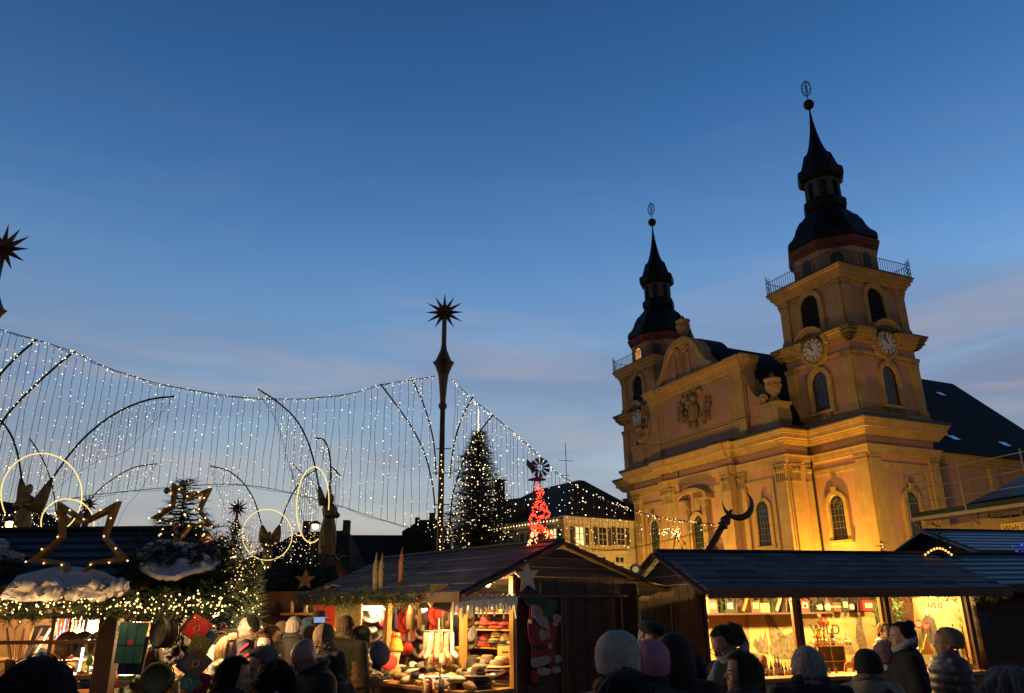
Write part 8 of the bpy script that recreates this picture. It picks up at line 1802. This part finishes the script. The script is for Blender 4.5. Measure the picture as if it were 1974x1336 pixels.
person(441, 1226, 8.0, 104, 'young woman with long fair hair talking in right profile, olive puffer jacket', hair='long', hcol=(.20,.11,.05), ccol=(.075,.06,.03), coat='puffer', tone=S3)
person(481, 1184, 9.2, -118, 'tall dark-haired young man in an olive parka looking left', hair='short', hcol=(.014,.010,.010), ccol=(.065,.055,.035), coat='parka', extra=('furhood',), tone=S1, w=1.1)
P8 = person(510, 1221, 8.6, 158, 'smiling young woman with glasses and long brown hair facing the camera', hair='long', hcol=(.09,.045,.02), glasses=True, ccol=(.14,.06,.04), tone=S3, pitch=-4)
person(450, 1212, 10.6, 170, 'dark-haired woman half hidden behind the fair-haired young woman', hair='long', hcol=DK, ccol=DK)
person(459, 1192, 11, 150, 'older man in a dark flat cap beyond the fir lights', hair='crop', hat_='flatcap', hatcol=(.03,.035,.045), ccol=DK)
person(431, 1194, 13, 178, 'distant man facing the camera between the red lid and the flat-capped man', hair='short', hcol=BR, ccol=(.05,.04,.03))
person(427, 1216, 10, 165, 'short dark-haired person below the distant man', hair='short', hcol=DK, ccol=DK)
person(532, 1206, 9.6, 85, 'man with tousled brown hair bowing his head behind the smiling woman', hair='short', hcol=(.10,.06,.035), ccol=(.05,.035,.025), pitch=22)
person(546, 1200, 11.2, 10, 'person in a brown knitted beanie left of the white-haired man', hair='crop', hat_='beanie', hatcol=(.075,.05,.03), ccol=(.05,.03,.02))
Pw = person(569, 1187, 9.3, 8, 'white-haired man from behind in a dark jacket with reflective strips', hair='crop', hcol=(.45,.34,.24), ccol=(.045,.032,.02), coat='parka', w=1.25)
root, HMx, bend, AP, nkc, sh = Pw
m = MB(); m.M = bend
for s in (-1, 1): m.bar((s*.06,-.168,sh-.10), (s*.13,-.163,sh-.105), .006, .018, up=(0,1,0)); m.bar((s*.14,-.160,sh-.11), (s*.19,-.140,sh-.16), .006, .022, up=(0,1,0))
m.build('reflective_strip', emit('retroreflective_strip', (.75,.7,.6), .5), root) if False else m.build('reflective_strip', paint((.85,.82,.75), .4), root)
Pp = person(616, 1176, 10.8, 4, 'person in a black brimmed hat and mauve jacket photographing with a phone', hair='crop', hat_='brim', hatcol=(.012,.012,.014), ccol=(.22,.10,.10), pose='phone')
root, HMx, bend, AP, nkc, sh = Pp
ph = W_(root, (AP[0][2]+AP[1][2])/2+Vector((.0,.05,.06))); o = empty('phone', at(616, 1195, 10.2), R(-4), 'lit phone held up by the person in the brimmed hat', 'phone'); m = MB(); m.box(-.075,.075,-.004,.004,-.037,.037); m.build('phone_case', M['ink'], o); m = MB(); m.box(-.07,.07,-.006,-.004,-.033,.033); m.build('phone_screen', emit('phone_screen_glow', (.35,.45,.8), .8), o)
person(596, 1192, 11.4, 10, 'hooded person in a blue jacket beside the phone photographer', hair='crop', hat_='hood', ccol=(.02,.07,.16), coat='puffer')
Pf = person(627, 1202, 8.3, 25, 'woman with ash-blond hair and a fur collar on a black coat', hair='bob', hcol=(.22,.15,.08), ccol=(.018,.016,.014), coat='fur', w=1.05)
Pl = person(668, 1186, 9.2, 22, 'man in a long dark olive coat with fur-trimmed hood seen from behind', hair='short', hcol=(.16,.085,.035), ccol=(.05,.042,.022), coat='parka', extra=('furhood',), w=1.15, tcol=(.02,.015,.012))
person(705, 1211, 9.3, 88, 'shopper in a green beanie and brown puffer coat examining a hat', hair='crop', hat_='beanie', hatcol=(.07,.08,.02), ccol=(.20,.10,.04), coat='puffer_long', pose='hold', pitch=18, glasses=True)
o = put_hat('cap', at(730, 1262, 8.6), 'grey', 'grey hat held by the shopper in the green beanie', None, 0, (R(60), R(20), .5), .9)
person(476, 1232, 8.9, 12, 'dark-jacketed person carrying a red and black backpack', hair='short', hcol=DK, ccol=DK)
bp_ = empty('backpack', at(466, 1268, 8.55), R(10), 'bright red and black backpack among the crowd at left', 'backpack'); m = MB(); m.sphere((0,0,0), (.12,.07,.17), 14, 10); m.build('pack_body', paint((.02,.015,.018), .7), bp_, True); m = MB(); m.sphere((-.06,-.05,-.05), (.06,.035,.07), 10, 8); m.build('front_pocket', paint((.6,.02,.05), .6), bp_, True); m = MB(); m.bar((-.03,-.07,.06), (.06,-.06,.14), .05, .02); m.bar((.02,-.07,.0), (.07,-.06,.04), .03, .02); m.build('strap', paint((.6,.02,.05), .6), bp_)
# dark foreground group, lower middle
person(574, 1240, 5.8, -128, 'bald elderly man with glasses bowing his head in a black coat', hair='bald', tone=(.34,.19,.14), ccol=DK, pitch=32, lean=6, glasses=True, w=1.15, roll=-6)
person(497, 1252, 6.2, -150, 'person in a grey woollen beanie in the dark foreground group', hair='crop', hat_='soft', hatcol=(.10,.10,.105), ccol=DK, tone=S2, pitch=15)
person(459, 1265, 5.6, 78, 'dark-haired person in right profile at the front of the dark group', hair='bob', hcol=(.012,.009,.009), ccol=DK, tone=S2, pitch=8)
Ps = person(531, 1276, 6.0, 10, 'curly black-haired person with a striped scarf in the dark foreground group', hair='curly', hcol=(.01,.008,.008), ccol=DK)
root, HMx, bend, AP, nkc, sh = Ps
for k in range(4): m = MB(); m.M = bend; a = -.5+k*.33; m.tube([(.13*math.sin(a)*1.1,-.16*math.cos(a),sh+.0+.01*k),(.16*math.sin(a+.15)*1.1,-.17*math.cos(a),sh+.04+.01*k)], .016, 6); m.build('scarf_stripe', paint((.5,.5,.48), .9), root, True)
# --- in front of the shingled stall
person(1190, 1222, 3.9, 8, 'woman in a thick off-white knitted beanie seen from behind', hair='nape', hcol=(.16,.08,.04), hat_='soft', hatcol=(.42,.38,.30), ccol=(.16,.09,.05), pitch=2)
person(1255, 1237, 4.8, -5, 'child-height person in a pink woollen beanie beside the off-white beanie', hair='crop', hat_='soft', hatcol=(.42,.20,.26), ccol=(.04,.04,.045), roll=8)
person(1205, 1294, 2.7, 15, 'dark-haired person low in front of the two pale beanies', hair='bob', hcol=(.012,.009,.008), ccol=DK)
person(1253, 1197, 6.9, 150, 'elderly man in a black flat cap in front of the dark stall wall', hair='crop', hcol=GRY, hat_='flatcap', hatcol=(.012,.012,.014), ccol=DK, tone=S2, pitch=5)
person(1298, 1226, 4.9, 15, 'person in a dark hood right of the pink beanie', hair='crop', hat_='hood', ccol=(.014,.016,.014), coat='parka')
Pg = person(1384, 1208, 5.9, -112, 'woman with glasses and swept-back hair looking down, grey scarf', hair='pony', hcol=(.05,.03,.022), ccol=DK, glasses=True, tone=S2, pitch=26, scarf=(.30,.29,.31), pose='chest')
o = empty('phone', at(1352, 1297, 5.6), 0, 'phone held low by the woman with the grey scarf', 'phone'); m = MB(); m.box(-.04,.04,-.07,.07,-.004,.004); m.build('phone_case', M['ink'], o)
person(1432, 1256, 5.0, -84, 'young woman with long brown hair in left profile before the lit counter', hair='long', hcol=(.06,.035,.02), ccol=(.05,.05,.055), tone=S2, pitch=-4)
person(1554, 1247, 5.3, 12, 'person with a white-grey bob seen from behind at the counter', hair='nape', hcol=(.42,.40,.38), ccol=DK, w=1.2)
Pb = person(1668, 1255, 6.3, 10, 'woman in a black beanie and cream coat with a dark shoulder strap', hair='crop', hat_='beanie', hatcol=(.014,.014,.016), ccol=(.30,.26,.20), w=1.1)
root, HMx, bend, AP, nkc, sh = Pb
m = MB(); m.M = bend; m.bar((.10,-.15,sh+.01), (-.10,-.19,sh-.36), .05, .02, up=(0,1,0)); m.build('shoulder_strap', M['ink'], root)
person(1716, 1238, 7.4, 84, 'woman in a mauve beanie in right profile wearing a black coat', hair='crop', hat_='soft', hatcol=(.22,.13,.14), ccol=DK, tone=S2)
person(1735, 1198, 7.3, -80, 'tall person with a dark bun and pale collar before the right bay', hair='bun', hcol=(.02,.014,.012), ccol=DK, w=1.1, scarf=(.35,.36,.40), tone=S2)
person(1818, 1212, 7.6, -84, 'woman in a pale beanie and grey padded jacket looking left', hair='crop', hat_='soft', hatcol=(.20,.15,.10), ccol=(.10,.095,.105), coat='puffer', w=1.35, tone=S2)
person(1948, 1292, 3.0, 0, 'person with fluffy grey hair at the bottom right corner', hair='curly', hcol=(.24,.22,.20), ccol=DK)
person(1702, 1200, 12.0, 150, 'stallholder in a pale puffer jacket behind the counter of the shingled stall', hair='short', hcol=(.3,.15,.05), ccol=(.30,.25,.16), coat='puffer', tone=S1)
q = HM @ Vector((1.9, 1.3, 0)); Ph = person(915, 1212, q.y, 100, 'stallholder in a green-brown sweater leaning over the felt hats', hair='short', hcol=(.2,.13,.06), ccol=(.10,.075,.035), coat='jacket', lean=38, pitch=20, pose='hold', h=1.45)
person(1330, 1262, 5.4, 20, 'dark-coated shopper low between the hooded person and the woman with glasses', hair='short', hcol=DK, ccol=DK)
person(636, 1262, 6.6, -30, 'dark-haired shopper beside the bald man, seen from behind', hair='short', hcol=(.015,.012,.01), ccol=(.03,.022,.015))
person(596, 1206, 9.9, -30, 'woman with dark hair between the white-haired man and the fur collar', hair='nape', hcol=(.02,.013,.01), ccol=(.05,.03,.03))
person(384, 1216, 9.0, -40, 'shopper with dark hair partly hidden by the red lid', hair='short', hcol=DK, ccol=(.10,.05,.03))
person(417, 1236, 8.8, 150, 'shopper in a light brown coat behind the fair-haired woman', hair='short', hcol=BR, ccol=(.20,.11,.05))
person(84, 1206, 8.3, 85, 'stallholder in a dark cap seen in profile behind the kitchenware window', hair='crop', hat_='cap', hatcol=(.03,.03,.04), ccol=(.04,.06,.12))
# --- crowd further down the lane
cd = random.Random(21); look = ['in a dark hat', 'in a grey beanie', 'with fair hair', 'with dark hair', 'in a black hood', 'with grey hair', 'in a red beanie', 'with brown hair', 'in a cream beanie', 'in a navy hood']
spots = [(352,1192,13),(368,1196,15),(384,1191,16.5),(398,1190,14),(412,1189,18),(424,1187,21),(442,1187,19),(466,1196,17),(497,1195,14.5),(520,1194,16),(556,1192,18),(338,1197,17),(585,1193,15),(362,1204,11.5),(392,1207,11),(410,1203,12.5),(436,1206,12),(470,1208,11.6),(500,1205,12.4),(516,1212,11),(549,1214,10.6),(330,1210,10.8),(604,1216,11.5)]
for i, (px, py, Y) in enumerate(spots):
    l = look[i % 10]; hk = dict(hat_='beanie' if 'beanie' in l else 'hood' if 'hood' in l else 'flatcap' if 'hat' in l else None, hatcol={'in a grey beanie': (.12,.12,.12), 'in a red beanie': (.35,.02,.02), 'in a cream beanie': (.45,.38,.28)}.get(l, (.02,.02,.025)), hcol={'with fair hair': BL, 'with grey hair': GRY, 'with brown hair': BR}.get(l, DK))
    person(px, py, Y, cd.choice((0,10,-15,170,190,80,-70)), 'distant crowd member %s, %s in the lane' % (l, (['first','second','third','fourth','fifth','sixth','seventh','eighth','ninth','tenth','eleventh','farthest left','rightmost','nearer left','nearer and bare-handed','mid-lane left','mid-lane','behind the backpack','behind the young man','near the smiling woman','beside the knitted beanie','beneath the hanging bowls','near the photographer'])[i]), hair='short' if i % 3 else 'bob', ccol=cd.choice((DK,(.05,.03,.02),(.03,.035,.05),(.09,.05,.03))), detail=Y < 15, group='crowd further down the lane', **hk)
